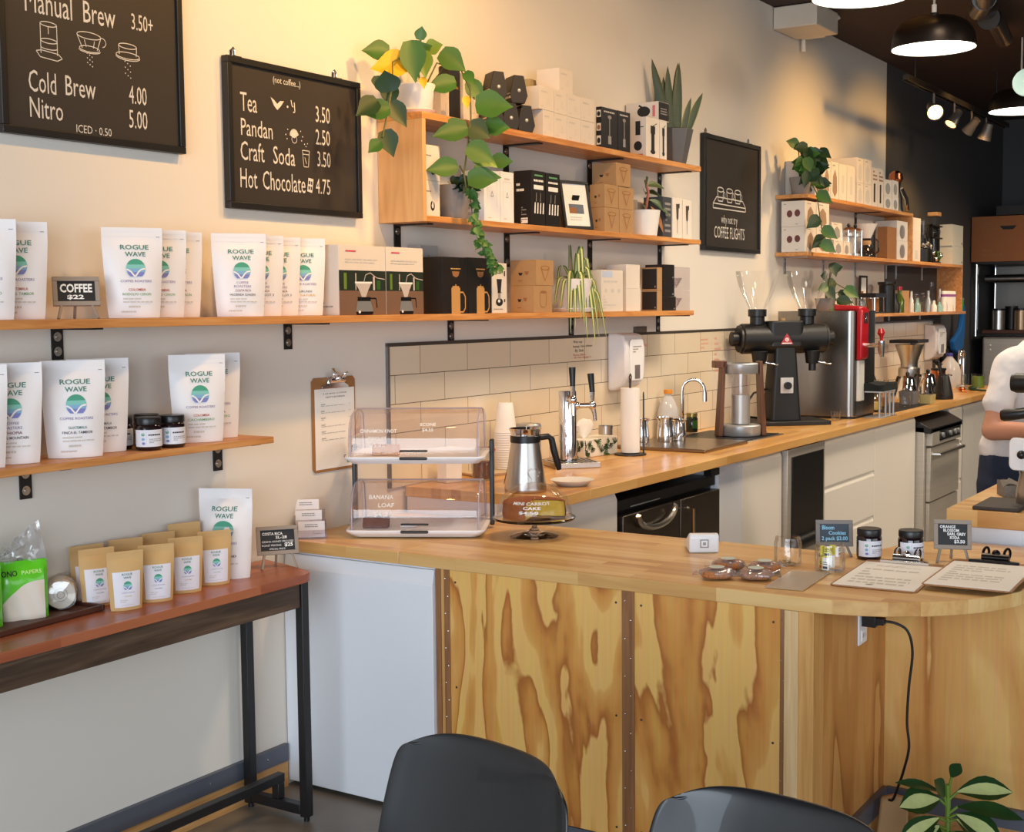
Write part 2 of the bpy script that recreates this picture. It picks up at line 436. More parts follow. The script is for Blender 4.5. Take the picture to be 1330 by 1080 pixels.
def tile_mat():
    m, nt, N, L, b = nodes('cream_subway_tile')
    tc = N.new('ShaderNodeTexCoord'); sp = N.new('ShaderNodeSeparateXYZ'); cb = N.new('ShaderNodeCombineXYZ')
    L.new(tc.outputs['Object'], sp.inputs[0])
    ax = N.new('ShaderNodeMath'); ax.inputs[1].default_value = -3.967 + .3075 * 20; L.new(sp.outputs['X'], ax.inputs[0])
    az = N.new('ShaderNodeMath'); az.inputs[1].default_value = -1.424 + .1046 * 20; L.new(sp.outputs['Z'], az.inputs[0])
    L.new(ax.outputs[0], cb.inputs[0]); L.new(az.outputs[0], cb.inputs[1])
    br = N.new('ShaderNodeTexBrick'); br.offset = .5
    for k, v in (('Scale', 1), ('Brick Width', .3075), ('Row Height', .1046), ('Mortar Size', .0013), ('Mortar Smooth', .1), ('Bias', 0)): br.inputs[k].default_value = v
    br.inputs['Color1'].default_value = (*lin((228, 214, 190)), 1); br.inputs['Color2'].default_value = (*lin((222, 206, 180)), 1); br.inputs['Mortar'].default_value = (*lin((98, 84, 68)), 1)
    L.new(cb.outputs[0], br.inputs[0]); L.new(br.outputs['Color'], b.inputs['Base Color'])
    bp = N.new('ShaderNodeBump'); bp.invert = True; bp.inputs['Strength'].default_value = .5; bp.inputs['Distance'].default_value = .002
    L.new(br.outputs['Fac'], bp.inputs['Height']); L.new(bp.outputs[0], b.inputs['Normal'])
    b.inputs['Roughness'].default_value = .18
    return m
TILE = tile_mat()

def concrete():
    m, nt, N, L, b = nodes('polished_concrete')
    tc = N.new('ShaderNodeTexCoord'); nz = N.new('ShaderNodeTexNoise'); nz.inputs['Scale'].default_value = 1.6; nz.inputs['Detail'].default_value = 8
    L.new(tc.outputs['Object'], nz.inputs['Vector'])
    rp = ramp(N, [(.3, (104, 97, 88)), (.7, (140, 132, 121))]); L.new(nz.outputs['Fac'], rp.inputs[0]); L.new(rp.outputs[0], b.inputs['Base Color'])
    b.inputs['Roughness'].default_value = .35
    return m

# ------------------------------------------------------------------ room shell
XB = 13.2
mb = MB(); mb.box(-3, XB, -8, .1, -.1, 0, concrete()); struct(mb.build('floor', smooth=False))
mb = MB(); mb.box(-3, XB, -8, .1, 3.27, 3.37, CEILM); struct(mb.build('ceiling', smooth=False))
mb = MB(); mb.box(-3, 9.59, 0, .1, 0, 3.27, WALLM); mb.box(9.59, XB, 0, .1, 0, 3.27, DARKM); struct(mb.build('wall_left', smooth=False))
mb = MB(); mb.box(XB, XB + .1, -8, .1, 0, 3.27, DARKM); struct(mb.build('wall_back', smooth=False))
mb = MB()
for x0, x1, z0, z1 in ((-3, -1.6, 0, 3.27), (4.8, XB, 0, 3.27), (-1.6, 4.8, 0, .55), (-1.6, 4.8, 2.85, 3.27)): mb.box(x0, x1, -8.1, -8, z0, z1, WALLM)
struct(mb.build('wall_right', smooth=False))
mb = MB()
for y0, y1, z0, z1 in ((-8, -6.3, 0, 3.27), (-.8, .1, 0, 3.27), (-6.3, -.8, 0, .4), (-6.3, -.8, 2.8, 3.27)): mb.box(-3.1, -3, y0, y1, z0, z1, WALLM)
struct(mb.build('wall_front', smooth=False))
mb = MB(); mb.box(-3, 3.2, -.014, 0, 0, .088, BASEW); mb.box(-3, 3.2, -.017, 0, .086, .142, GREYTRIM)
for x in (1.2, 1.75, 2.3, 2.85, 3.1): mb.ball(.003, CHROME, (x, -.018, .116), seg=8)
struct(mb.build('baseboard_left', smooth=False))

# tiled splashback over the rear counter
t = thing('tile_backsplash', 'cream subway tile splashback with thin dark metal edging above the long rear counter', 'backsplash', (0, 0, 0))
mb = MB(); mb.box(3.782, 10.86, -.008, -.0005, .9145, 1.424, TILE); mb.build('tile_field', t, smooth=False)
mb = MB(); mb.box(3.77, 10.872, -.011, -.0005, 1.424, 1.436, mat('dark_edge_metal', (92, 84, 78), .4, .5)); mb.build('top_edge_strip', t, smooth=False)
mb = MB(); mb.box(3.77, 3.782, -.011, -.0005, .9145, 1.424, mat('side_edge_metal', (128, 124, 124), .4, .5)); mb.build('side_edge_strip', t, smooth=False)
# writing on the tiles (black and red marker)
F = flat((5.09, -.008, 1.332), (1, 0, 0), (0, 0, 1), .28, .088)
tag(printed('tile_handwriting', None, F, [('fit', 'Wet cup', .02, .3, .78, .13, INK), ('fit', 'keep tile clean', .02, .62, .56, .12, INK), ('fit', 'By Sink', .08, .35, .34, .13, INK),
    ('fit', 'Rinse often', .02, .4, .14, .1, mat('red_marker', (190, 60, 50), .7)), ('fit', 'do not forget it', .04, .6, .01, .09, _mats['red_marker'])]), 'black and red handwriting on the top tile row above the tap tower', 'handwriting')
for k, (x, n, lb) in enumerate(((5.72, 3, 'faint red marker note on a tile just right of the soap dispenser'), (6.42, 4, 'faint red marker note on a tile left of the grinder'), (6.6, 7, 'tall red marker note on tiles half hidden behind the grinder'))):
    tag(printed('tile_handwriting', None, flat((x, -.008, 1.33 if k < 2 else 1.2), (1, 0, 0), (0, 0, 1), .1, .085 if k < 2 else .2), [('lines', 0, 1, 0, 1, n, mat('faded_red_marker', (216, 166, 146), .7))]), lb, 'handwriting')

# ------------------------------------------------------------------ wall shelves
def bracket(parent, x, ztop, L=.085, dep=.17, m=BLACK, w=.036):
    mb = MB(); mb.box(x - w / 2, x + w / 2, -.006, -.001, ztop - L, ztop, m); mb.box(x - w / 2, x + w / 2, -dep, -.001, ztop - .005, ztop, m)
    b = mb.build('bracket', parent, smooth=False)
    for z in (ztop - .024, ztop - L + .022):
        mb = MB(); mb.lathe([(0, -.008), (.006, -.0085), (.0065, -.0065), (.0125, -.0065), (.013, -.0055)], STEEL, (x, 0, z), 16, Matrix.Rotation(PI / 2, 4, 'X') @ Matrix.Scale(-1, 4, (0, 0, 1))); mb.build('screw', b)
def shelf(name, label, x0, x1, z0, z1, dep, brs, L=.085, extra=None, m=BLACK):
    t = thing(name, label, 'shelf', (0, 0, 0))
    mb = MB(); mb.box(x0, x1, -dep, -.001, z0, z1, SHELFW); mb.build('board', t, bevel=.0015)
    for x in brs: bracket(t, x, z0, L, dep - .03, m)
    return t
shelf('wall_shelf', 'long honey-coloured wood shelf holding white coffee bags and coffee gear boxes', .9, 5.94, 1.515, 1.538, .196, (2.352, 3.258, 4.172, 5.087, 6.0 - .06), .085)
shelf('wall_shelf', 'short wood shelf with coffee bags and dark jam jars, below the long shelf', .9, 2.973, 1.160, 1.179, .196, (2.235, 2.93), .09)
t = shelf('box_shelf', 'two-tier wood wall shelf with solid left end panel, full of cartons and plants', 3.745, 6.02, 2.208, 2.232, .196, (4.572, 5.258, 5.958), .14)
mb = MB(); mb.box(3.765, 6.02, -.196, -.001, 1.858, 1.879, SHELFW); mb.build('board', t, bevel=.0015)
mb = MB(); mb.box(3.745, 3.765, -.1962, -.001, 1.858, 2.208, ENDW); mb.build('end_panel', t, bevel=.001)
for x in (3.847, 4.572, 5.258, 5.958): bracket(t, x, 1.858, .135, .15)
t = shelf('far_shelf', 'far three-level wood wall shelf running onto the charcoal wall', 7.48, 9.6, 2.178, 2.2, .2, (8.93,), .16)
mb = MB(); mb.box(7.48, 11.0, -.2, -.001, 1.845, 1.868, SHELFW); mb.build('board', t, bevel=.0015)
mb = MB(); mb.box(7.95, 11.12, -.2, -.001, 1.478, 1.5, SHELFW); mb.build('board', t, bevel=.0015)
mb = MB(); mb.box(9.578, 9.6, -.2, -.001, 1.868, 2.178, SHELFW); mb.build('upright', t, bevel=.001)
mb = MB(); mb.box(10.978, 11.0, -.2, -.001, 1.5, 1.845, SHELFW); mb.build('upright', t, bevel=.001)
for x in (7.63, 8.3, 8.93, 9.62, 9.86, 10.545): bracket(t, x, 1.845, .1, .15, SILVER, .03)
for x in (9.7, 10.5): bracket(t, x, 1.478, .036, .15, SILVER, .03)

# ------------------------------------------------------------------ front counter (peninsula)
def arc(cx, cy, r, a0, a1, n): return [(cx + r * math.cos(R(a0 + (a1 - a0) * i / n)), cy + r * math.sin(R(a0 + (a1 - a0) * i / n))) for i in range(n + 1)]
top = [(3.214, -.002), (3.214, -.474)]
mb = MB(); mb.prism([(3.214, -.002), (3.868, -.002), (3.868, -.4725), (3.214, -.4725)], .778, .816, BUTF)
mb.prism([(3.214, -.4735), (3.868, -.4735), (3.868, -1.70), (4.12, -1.76), (4.225, -1.85), (4.225, -2.245)] + [(3.75, -2.245)] + arc(3.72, -1.74, .505, -90, -180, 14), .778, .816, BUTF)
tag(mb.build('counter_worktop', bevel=.002), 'low butcher-block worktop of the front counter with a rounded corner', 'worktop')
t = thing('end_cabinet', 'glossy white cabinet end under the front counter beside the wall table', 'cabinet', (0, 0, 0))
mb = MB(); mb.box(3.235, 3.85, -.6, -.002, .1, .7775, WCAB); mb.box(3.27, 3.85, -.6, -.002, 0, .1, BLKPL); mb.build('body', t, smooth=False)
mb = MB(); mb.box(3.212, 3.233, -.600, -.004, .016, .724, WCAB); mb.prism([(3.212, .724), (3.233, .724), (3.233, .77), (3.222, .77)], -.600, -.004, WCAB, Matrix(((1, 0, 0, 0), (0, 0, 1, 0), (0, 1, 0, 0), (0, 0, 0, 1)))); mb.build('door', t, bevel=.0015)
t = thing('plywood_counter_base', 'knotty pine plywood clad base of the front counter with brown cover strips', 'counter', (0, 0, 0))
mb = MB(); mb.box(3.245, 3.85, -1.69, -.602, .0, .7775, POSTD); mb.box(3.85, 4.2, -2.9, -1.8, 0, .7775, POSTD); mb.build('carcass', t, smooth=False)
for y0, y1, m in ((-1.239, -.655, PLY1), (-1.700, -1.277, PLY2)):
    mb = MB(); mb.box(3.227, 3.245, y0, y1, .072, .7775, m)
    p = mb.build('plywood_panel', t, smooth=False)
    for y in (y0 + .02, y1 - .02):
        for z in (.1, .42, .74): mb = MB(); mb.cyl(.0035, 0, .0008, mat('screw_grey', (90, 84, 74), .4, .8), (3.227, y, z), 10, Matrix.Rotation(-PI / 2, 4, 'Y')); mb.build('screw', p)
for y0, y1, m, x in ((-.62, -.602, STRIPW, 3.226), (-.655, -.635, STRIPW, 3.223), (-.635, -.62, POSTD, 3.229), (-1.277, -1.239, STRIPW, 3.222), (-1.7135, -1.700, STRIPW, 3.222), (-1.750, -1.7135, POSTL, 3.216), (-1.790, -1.750, POSTD, 3.222)):
    mb = MB(); mb.box(x, 3.3 if y1 < -1.69 else 3.245, y0, y1, .02, .7775, m)
    s_ = mb.build('cover_strip' if m is STRIPW else 'post', t, bevel=.001)
    if m is STRIPW and y1 < -1.2 or y0 == -.655:
        mb = MB()
        for k in range(14): mb.ball(.0022, CHROME, (x, (y0 + y1) / 2 + (.009 if k % 2 else -.009) * (y1 - y0) / .038, .06 + k * .053), seg=6)
        mb.build('nail_head', s_)
mb = MB(); mb.box(3.29, 3.83, -1.789, -1.772, .0, .7775, PLY3); mb.build('side_panel', t, smooth=False)
mb = MB(); mb.box(3.83, 3.848, -2.9, -1.789, .0, .7775, PLY4); mb.build('back_panel', t, smooth=False)
mb = MB(); mb.box(3.815, 3.83, -2.9, -1.803, 0, .088, BASEW); mb.box(3.812, 3.83, -2.9, -1.803, .086, .142, GREYTRIM); mb.box(3.30, 3.83, -1.803, -1.789, 0, .088, BASEW); mb.box(3.30, 3.812, -1.806, -1.789, .086, .142, GREYTRIM)
for y in (-1.83, -2.1, -2.4): mb.ball(.004, CHROME, (3.811, y, .114), seg=8)
for z in (.1, .06): mb.ball(.004, CHROME, (3.811, -1.83, z), seg=8)
mb.build('kick_board', t, smooth=False)
mb = MB(); mb.box(3.225, 3.245, -1.7, -.602, .0, .07, GREYTRIM); mb.build('toe_strip', t, smooth=False)

# power outlet, cord, torn kraft paper
t = thing('wall_outlet', 'white double power outlet on plywood under the rounded worktop corner', 'outlet', (3.605, -1.789, .66))
mb = MB(); mb.box(-.036, .036, -.006, 0, -.045, .05, WHITE); mb.build('cover_plate', t, bevel=.003)
mb = MB()
for z in (-.02, .024): mb.box(-.017, .017, -.0085, -.006, z - .015, z + .015, WHITE); mb.box(-.008, -.005, -.0088, -.0084, z - .006, z + .006, INK); mb.box(.005, .008, -.0088, -.0084, z - .006, z + .006, INK)
mb.build('socket', t, bevel=.002)
mb = MB(); mb.box(3.585, 3.625, -1.835, -1.796, .668, .70, BLKPL); mb.box(3.592, 3.618, -1.855, -1.83, .675, .694, BLKPL)
mb.tube(curve([(3.605, -1.85, .685), (3.61, -1.885, .682), (3.62, -1.915, .66), (3.63, -1.925, .60), (3.635, -1.915, .5), (3.64, -1.91, .4), (3.645, -1.915, .33), (3.65, -1.90, .26), (3.66, -1.88, .20), (3.67, -1.865, .162), (3.68, -1.85, .155)]), .004, BLKPL)
tag(mb.build('power_cord', bevel=.002), 'black plug and cord hanging from the outlet down to the torn kraft paper', 'cord')
mb = MB()
rr = random.Random(3); g = {}
pts = [(-.05, .012), (-.035, .15), (.0, .165), (.045, .15), (.04, .08), (.055, 0), (.0, -.0)]
mb.prism([(x * 1.0 + rr.uniform(-.006, .006), y + rr.uniform(-.004, .004)) for x, y in pts], 0, .03, KRAFT, Matrix.Translation((3.70, -1.86, .003)) @ Matrix.Rotation(R(-70), 4, 'Z') @ Matrix.Rotation(PI / 2, 4, 'X') @ Matrix.Rotation(R(-8), 4, 'X'))
tag(mb.build('kraft_paper', bevel=.006, smooth=True), 'torn brown kraft paper packet standing on the floor in the counter recess', 'paper')

# ------------------------------------------------------------------ rear counter
mb = MB(); mb.box(3.86, 4.105, -.648, -.0115, .876, .914, BUTR); mb.box(4.106, 10.9, -.648, -.0115, .876, .914, BUTR)
tag(mb.build('rear_worktop', bevel=.002), 'long butcher-block worktop along the tiled wall behind the bar', 'worktop')
def unit(name, label, x0, x1, fronts, m=CCAB, yf=-.61, z1=.8755, cat='cabinet'):
    """floor cabinet: fronts = list of (part name, z0, z1)"""
    t = thing(name, label, cat, ((x0 + x1) / 2, -.3, 0)); h = (x1 - x0) / 2
    mb = MB(); mb.box(-h, h, yf + .3 + .02, .29, .1, z1, m); mb.box(-h, h, yf + .36, .29, 0, .1, BLKPL); mb.build('body', t, smooth=False)
    for n, a, b in fronts:
        mb = MB(); mb.box(-h + .0015, h - .0015, yf + .3, yf + .3185, a, b - .03, m)
        mb.prism([(yf + .3, b - .03), (yf + .3185, b - .03), (yf + .3185, b - .002), (yf + .312, b - .002)], -h + .0015, h - .0015, m, Matrix(((0, 0, 1, 0), (1, 0, 0, 0), (0, 1, 0, 0), (0, 0, 0, 1))))
        mb.build(n, t, bevel=.001)
    return t
unit('base_cabinet', 'white cabinet under the rear counter just behind the cake dome', 3.872, 4.375, [('door', .11, .87)])
unit('base_cabinet', 'narrow white end panel right of the black back-bar fridge', 5.295, 5.56, [('door', .11, .87)], WCAB)
unit('base_cabinet', 'white cabinet between the back-bar fridge and the black-door ice machine', 5.563, 6.04, [('door', .11, .87)])
unit('drawer_cabinet', 'three-drawer cream cabinet under the rear counter right of the black-door machine', 6.585, 7.47, [('drawer', .11, .36), ('drawer', .362, .618), ('drawer', .62, .87)])
unit('base_cabinet', 'plain cream cabinet left of the steel dishwasher', 7.473, 8.28, [('door', .11, .87)])
unit('drawer_cabinet', 'narrow cream drawer cabinet right of the steel dishwasher', 9.075, 9.41, [('drawer', .11, .36), ('drawer', .362, .618), ('drawer', .62, .87)])
unit('base_cabinet', 'grey-white tall-fronted cooler under the far end of the rear counter', 9.45, 10.1, [('door', .05, .86)], mat('cooler_grey', (206, 204, 200), .4))
unit('base_cabinet', 'last white cabinet under the rear counter, behind the barista', 10.12, 10.9, [('door', .11, .87)])
t = thing('back_bar_fridge', 'two-door black and steel fridge under the rear counter', 'fridge', (0, 0, 0))
mb = MB(); mb.box(4.385, 5.285, -.58, -.03, .02, .83, BLKPL); mb.build('body', t, bevel=.004)
FRD = mat('dark_steel_door', (88, 80, 72), .3, .9, var=.12, scale=2, ani=(2, 2, 30))
for x0, x1, hx in ((4.395, 4.885, 4.84), (4.895, 5.28, 4.95)):
    mb = MB(); mb.box(x0, x1, -.625, -.585, .04, .775, FRD); d = mb.build('door', t, bevel=.004)
    if hx > 4.9:
        mb = MB(); mb.tube([(hx, -.628, .735), (hx, -.655, .735), (hx, -.655, .3), (hx, -.628, .3)], .008, CHROME); mb.build('handle', d)
    else:
        mb = MB(); mb.tube([(4.48, -.64, .765)] + [(4.64 + .16 * math.cos(R(a)), -.645, .765 + .06 * math.sin(R(a))) for a in range(180, 361, 15)] + [(4.80, -.64, .765)], .012, STEEL); mb.build('handle', d)  # curved tube shaped after a light reflection on the door
mb = MB(); mb.box(4.385, 5.285, -.60, -.58, .79, .83, BLKPL); mb.box(4.5, 4.75, -.602, -.6, .795, .80, SILVER); mb.build('top_rail', t, bevel=.003)
tag((lambda m: (m.box(5.19, 5.27, -.628, -.59, .838, .868, BLKPL), m.box(5.2, 5.26, -.63, -.628, .846, .86, GUNM), m.build('fridge_controller', bevel=.002))[-1])(MB()), 'small black controller box under the worktop edge above the fridge', 'controller')
t = thing('ice_machine', 'stainless framed undercounter machine with a black door and round-topped bin flap', 'machine', (0, 0, 0))
mb = MB(); mb.box(6.05, 6.575, -.60, -.03, .02, .87, STEELH); mb.build('body', t, bevel=.004)
mb = MB(); mb.box(6.052, 6.573, -.635, -.602, .3, .868, STEELH); mb.build('door_frame', t, bevel=.004)
mb = MB(); mb.box(6.10, 6.54, -.641, -.635, .42, .83, BLKPL); mb.build('door', t, bevel=.004)
mb = MB(); mb.tube([(6.09, -.645, .40), (6.55, -.645, .40)], .035, BLKPL, 14); mb.build('handle', t)
mb = MB(); mb.box(6.06, 6.57, -.62, -.60, .05, .29, STEELH); mb.build('lower_panel', t, bevel=.003)
t = thing('dishwasher', 'stainless undercounter dishwasher with bar handle and black control strip', 'dishwasher', (0, 0, 0))
mb = MB(); mb.box(8.30, 9.06, -.66, -.05, .05, .80, STEELH); mb.build('body', t, bevel=.004)
mb = MB(); mb.prism([(-.70, .79), (-.60, .845), (-.05, .872), (-.05, .8), (-.70, .76)], 8.30, 9.06, BLKPL, Matrix(((0, 0, 1, 0), (1, 0, 0, 0), (0, 1, 0, 0), (0, 0, 0, 1)))); mb.build('top_cover', t, bevel=.003)
mb = MB(); mb.box(8.34, 9.02, -.70, -.66, .68, .785, STEELH); c = mb.build('control_panel', t, bevel=.003)
mb = MB(); mb.box(8.5, 9.0, -.703, -.70, .70, .765, BLKPL); [mb.cyl(.016, 0, .012, SILVER, (x, -.703, .733), 16, Matrix.Rotation(PI / 2, 4, 'X')) for x in (8.56, 8.74, 8.86, 8.94)]; mb.build('knob', c)
mb = MB(); mb.box(8.34, 9.02, -.69, -.662, .33, .665, STEELH); d = mb.build('door', t, bevel=.003)
mb = MB(); mb.tube([(8.38, -.69, .625), (8.38, -.73, .625), (8.98, -.73, .625), (8.98, -.69, .625)], .012, STEEL); mb.build('handle', d)
mb = MB(); mb.box(8.34, 9.02, -.685, -.662, .08, .32, STEELH); mb.build('lower_panel', t, bevel=.003)

# bar island with the espresso station
t = thing('bar_island', 'espresso bar island with thick wood top and white side', 'bar', (0, 0, 0))
mb = MB(); mb.box(4.25, 4.95, -3.3, -1.85, .861, .914, BUTF); mb.build('top', t, bevel=.002)
mb = MB(); mb.box(4.27, 4.93, -3.3, -1.87, .0, .860, WCAB); mb.build('body', t, smooth=False)
# ------------------------------------------------------------------ things on the shelves
W={
't_white_small':(4.0606,4.1145,-0.05,-0.004,2.232,2.3812),
't_dark':(4.116,4.2011,-0.05,-0.004,2.232,2.4559),
't_white2':(4.1912,4.2995,-0.06,-0.004,2.232,2.4375),
'wb0':(4.5776,4.6636,-0.175,-0.089,2.232,2.3369),
'wb1':(4.6666,4.7643,-0.175,-0.0333,2.232,2.3338),
'wb2':(4.7674,4.8811,-0.175,-0.004,2.232,2.3316),
'wb3':(4.8843,4.9989,-0.175,-0.004,2.232,2.3292),
'wt0':(4.5499,4.6648,-0.175,-0.093,2.3373,2.4274),
'wt1':(4.6678,4.7655,-0.175,-0.0187,2.3342,2.4264),
'wt2':(4.7686,4.8821,-0.175,-0.004,2.332,2.4242),
'wt3':(4.8854,4.9998,-0.175,-0.004,2.3296,2.4235),
'wtop':(4.7223,4.8339,-0.165,-0.0595,2.4268,2.5215),
'wsmall':(4.7156,4.7637,-0.03,-0.004,2.4278,2.4897),
'pep0':(5.0476,5.1925,-0.18,-0.154,2.232,2.4049),
'pep1':(5.1961,5.3109,-0.18,-0.0716,2.232,2.4063),
'gr0':(5.4637,5.5995,-0.18,-0.0983,2.232,2.4106),
'gr1':(5.6035,5.6754,-0.18,-0.0253,2.232,2.4126),
'grtop':(5.5979,5.71,-0.175,-0.0084,2.411,2.4958),
'c0':(3.7815,3.8798,-0.17,-0.02,1.879,2.0037),
'c1':(3.7846,3.8828,-0.17,-0.02,2.0041,2.1266),
'brown':(4.1848,4.2467,-0.09,-0.01,1.879,2.0388),
'w0':(4.1288,4.269,-0.17,-0.07,1.879,2.0691),
'w1':(4.2716,4.3661,-0.17,-0.07,1.879,2.0722),
'kn0':(4.4791,4.5834,-0.18,-0.0982,1.879,2.0927),
'kn1':(4.5893,4.6973,-0.18,-0.08,1.879,2.0911),
'kf':(4.8018,4.9001,-0.12,-0.04,1.879,2.074),
'kp0':(5.0712,5.2039,-0.18,-0.116,1.879,1.9846),
'kp1':(5.2074,5.3418,-0.18,-0.0398,1.879,1.9842),
'kp2':(5.072,5.1974,-0.18,-0.1085,1.985,2.0823),
'kp3':(5.201,5.3423,-0.18,-0.0362,1.9846,2.0801),
'kp4':(5.1807,5.3172,-0.178,-0.0598,2.0827,2.1828),
'wh':(5.636,5.8217,-0.08,-0.01,1.879,2.0597),
'dk':(5.6552,5.7531,-0.17,-0.07,1.879,2.0669),
'dg0':(5.7469,5.8516,-0.175,-0.075,1.879,2.069),
'dg1':(5.8558,5.9549,-0.175,-0.075,1.879,2.0651),
'ca0':(3.3129,3.5548,-0.175,-0.065,1.538,1.7643),
'ca1':(3.5569,3.7666,-0.175,-0.065,1.538,1.7652),
'fp':(3.8189,3.9256,-0.14,-0.04,1.538,1.7806),
'bf0':(3.8736,4.0347,-0.18,-0.08,1.538,1.7406),
'bf1':(4.0372,4.1896,-0.18,-0.08,1.538,1.7423),
'hg':(4.1994,4.3031,-0.175,-0.095,1.538,1.7268),
'kb0':(4.4893,4.6307,-0.18,-0.0722,1.538,1.6447),
'kb1':(4.5082,4.6441,-0.18,-0.0612,1.6451,1.746),
'lw':(5.0416,5.238,-0.18,-0.13,1.538,1.7171),
'lw2':(5.2951,5.437,-0.165,-0.065,1.538,1.639),
'lw3':(5.3052,5.4396,-0.16,-0.06,1.6394,1.7465),
'bk0':(5.5945,5.6467,-0.17,-0.0883,1.538,1.6323),
'bk1':(5.5947,5.6468,-0.17,-0.0884,1.6327,1.7387),
'bs0':(5.6344,5.7574,-0.18,-0.08,1.538,1.6039),
'bs1':(5.6345,5.7408,-0.18,-0.08,1.6043,1.6823),
'bs2':(5.6346,5.7407,-0.18,-0.08,1.6827,1.7535),
'cl0':(5.7866,5.9493,-0.17,-0.07,1.538,1.6335),
'cl1':(5.7865,5.949,-0.17,-0.07,1.6339,1.7463),
'r1':(7.3643,7.6527,-0.17,-0.02,2.2,2.4121),
'r2a':(7.6109,7.7483,-0.19,-0.07,2.2,2.4064),
'r2b':(7.7548,7.8897,-0.19,-0.07,2.2,2.4167),
'r2c':(7.8964,8.0355,-0.19,-0.07,2.2,2.4222),
'r3a':(8.0425,8.1858,-0.19,-0.04,2.2,2.4209),
'r3b':(8.1931,8.3484,-0.19,-0.04,2.2,2.4243),
'r4a':(8.3817,8.5121,-0.19,-0.02,2.2,2.3318),
'r4b':(8.5198,8.6777,-0.19,-0.02,2.2,2.3322),
'r4c':(8.3763,8.5063,-0.19,-0.02,2.3322,2.4878),
'r4d':(8.5141,8.6717,-0.19,-0.02,2.3326,2.4903),
'r5a':(8.7127,8.8348,-0.18,-0.03,2.2,2.4538),
'r5b':(8.843,8.9599,-0.18,-0.03,2.2,2.4545),
'r6a':(8.9752,9.1558,-0.18,-0.03,2.2,2.2891),
'r6b':(9.1646,9.3068,-0.18,-0.03,2.2,2.2937),
'r6c':(8.9706,9.1509,-0.18,-0.03,2.2895,2.3987),
'r6d':(9.1596,9.3017,-0.18,-0.03,2.2941,2.4052),
'm0':(7.4748,7.6604,-0.185,-0.0421,1.868,2.0143),
'm1':(7.667,7.8879,-0.185,-0.004,1.868,2.0164),
'm2':(7.4715,7.6567,-0.185,-0.0424,2.0147,2.1618),
'm3':(7.6633,7.8837,-0.185,-0.004,2.0168,2.1648),
'm4':(7.987,8.1577,-0.18,-0.06,1.868,1.9566),
'm5':(8.165,8.2897,-0.18,-0.06,1.868,1.9538),
'm6':(7.9709,8.1692,-0.17,-0.07,1.957,2.0635),
'km':(9.0606,9.2714,-0.18,-0.1141,1.868,2.0855),
'km2':(9.3177,9.5756,-0.17,-0.02,1.868,2.0022),
'km3':(9.3114,9.569,-0.17,-0.02,2.0026,2.1398),
'tall':(9.6211,9.8253,-0.19,-0.04,1.868,2.1762),
'far0':(10.7088,11.0387,-0.19,-0.09,1.868,2.012),
'far1':(10.6981,11.0274,-0.19,-0.09,2.0124,2.1785),
'sh0':(9.6129,9.8041,-0.12,-0.04,1.5,1.6587),
}
W['brown'] = (4.30, 4.36, -.062, -.004, 1.879, 2.04); W['fp'] = (3.907, 4.016, -.06, -.004, 1.538, 1.786); W['r1'] = (7.63, 7.80, -.066, -.005, 2.2, 2.41); W['kf'] = (4.83, 4.93, -.07, -.006, 1.879, 2.076); W['wh'] = (5.64, 5.80, -.045, -.004, 1.879, 2.058)
W['t_dark'] = (4.118, 4.188, -.05, -.004, 2.232, 2.4559)
for k, dx in (('bs0', .016), ('bs1', .016), ('bs2', .016)): v = W[k]; W[k] = (v[0] + dx, v[1] + dx, *v[2:])
W['w0'] = (4.16, *W['w0'][1:])

# white / kraft coffee bags ------------------------------------------------
TEAL1, TEAL2, BLU1, PUR1 = mat('logo_green', (70, 158, 128), .6), mat('logo_teal', (128, 196, 184), .6), mat('logo_blue', (128, 172, 206), .6), mat('logo_violet', (122, 128, 190), .6)
TXTG = mat('label_green', (72, 130, 116), .6); VIOL = mat('label_violet', (130, 120, 170), .6)
ORG = mat('label_red', (176, 72, 56), .6); GRN = mat('label_pale_green', (96, 160, 110), .6); PUR = mat('label_plum', (110, 40, 84), .6); NAVY = mat('label_navy', (44, 52, 74), .6); AMB = mat('label_amber', (196, 160, 60), .6); TL = mat('label_teal', (60, 120, 124), .6)
BAGW = mat('white_bag_film', (238, 234, 234), .42, var=.02, scale=6, bump=.06)
BAGK = mat('kraft_bag_paper', (206, 168, 112), .7, var=.05, scale=24, bump=.05)
def logo_items(cu, cv, rv, asp):
    """round badge in bands with a white wave line; asp = H/W of the face"""
    it = []; ru = rv * asp
    bands = [(.86, .42, TEAL1), (.42, .02, TEAL2), (.02, -.36, BLU1), (-.36, -.8, PUR1)]
    ys = [1] + [b[0] for b in bands[:1]]
    def w(y): return math.sqrt(max(0, 1 - y * y))
    it.append(('p', [(cu + ru * math.cos(R(a)), cv + rv * math.sin(R(a))) for a in range(58, 123, 8)], TEAL1))
    for a, b, m in bands:
        n = 4
        P1 = [(cu + ru * w(a + (b - a) * i / n), cv + rv * (a + (b - a) * i / n)) for i in range(n + 1)]
        it.append(('p', P1 + [(2 * cu - x, y) for x, y in P1[::-1]], m))
    c = [(-1.0, -.08), (-.75, -.14), (-.5, -.34), (-.3, -.6), (-.12, -.82), (.06, -.62), (.3, -.3), (.55, -.08), (.98, -.0)]
    it.append(('l', [(cu + ru * x, cv + rv * y) for x, y in c], rv * .16, PAPER))
    return it
_bag = {}
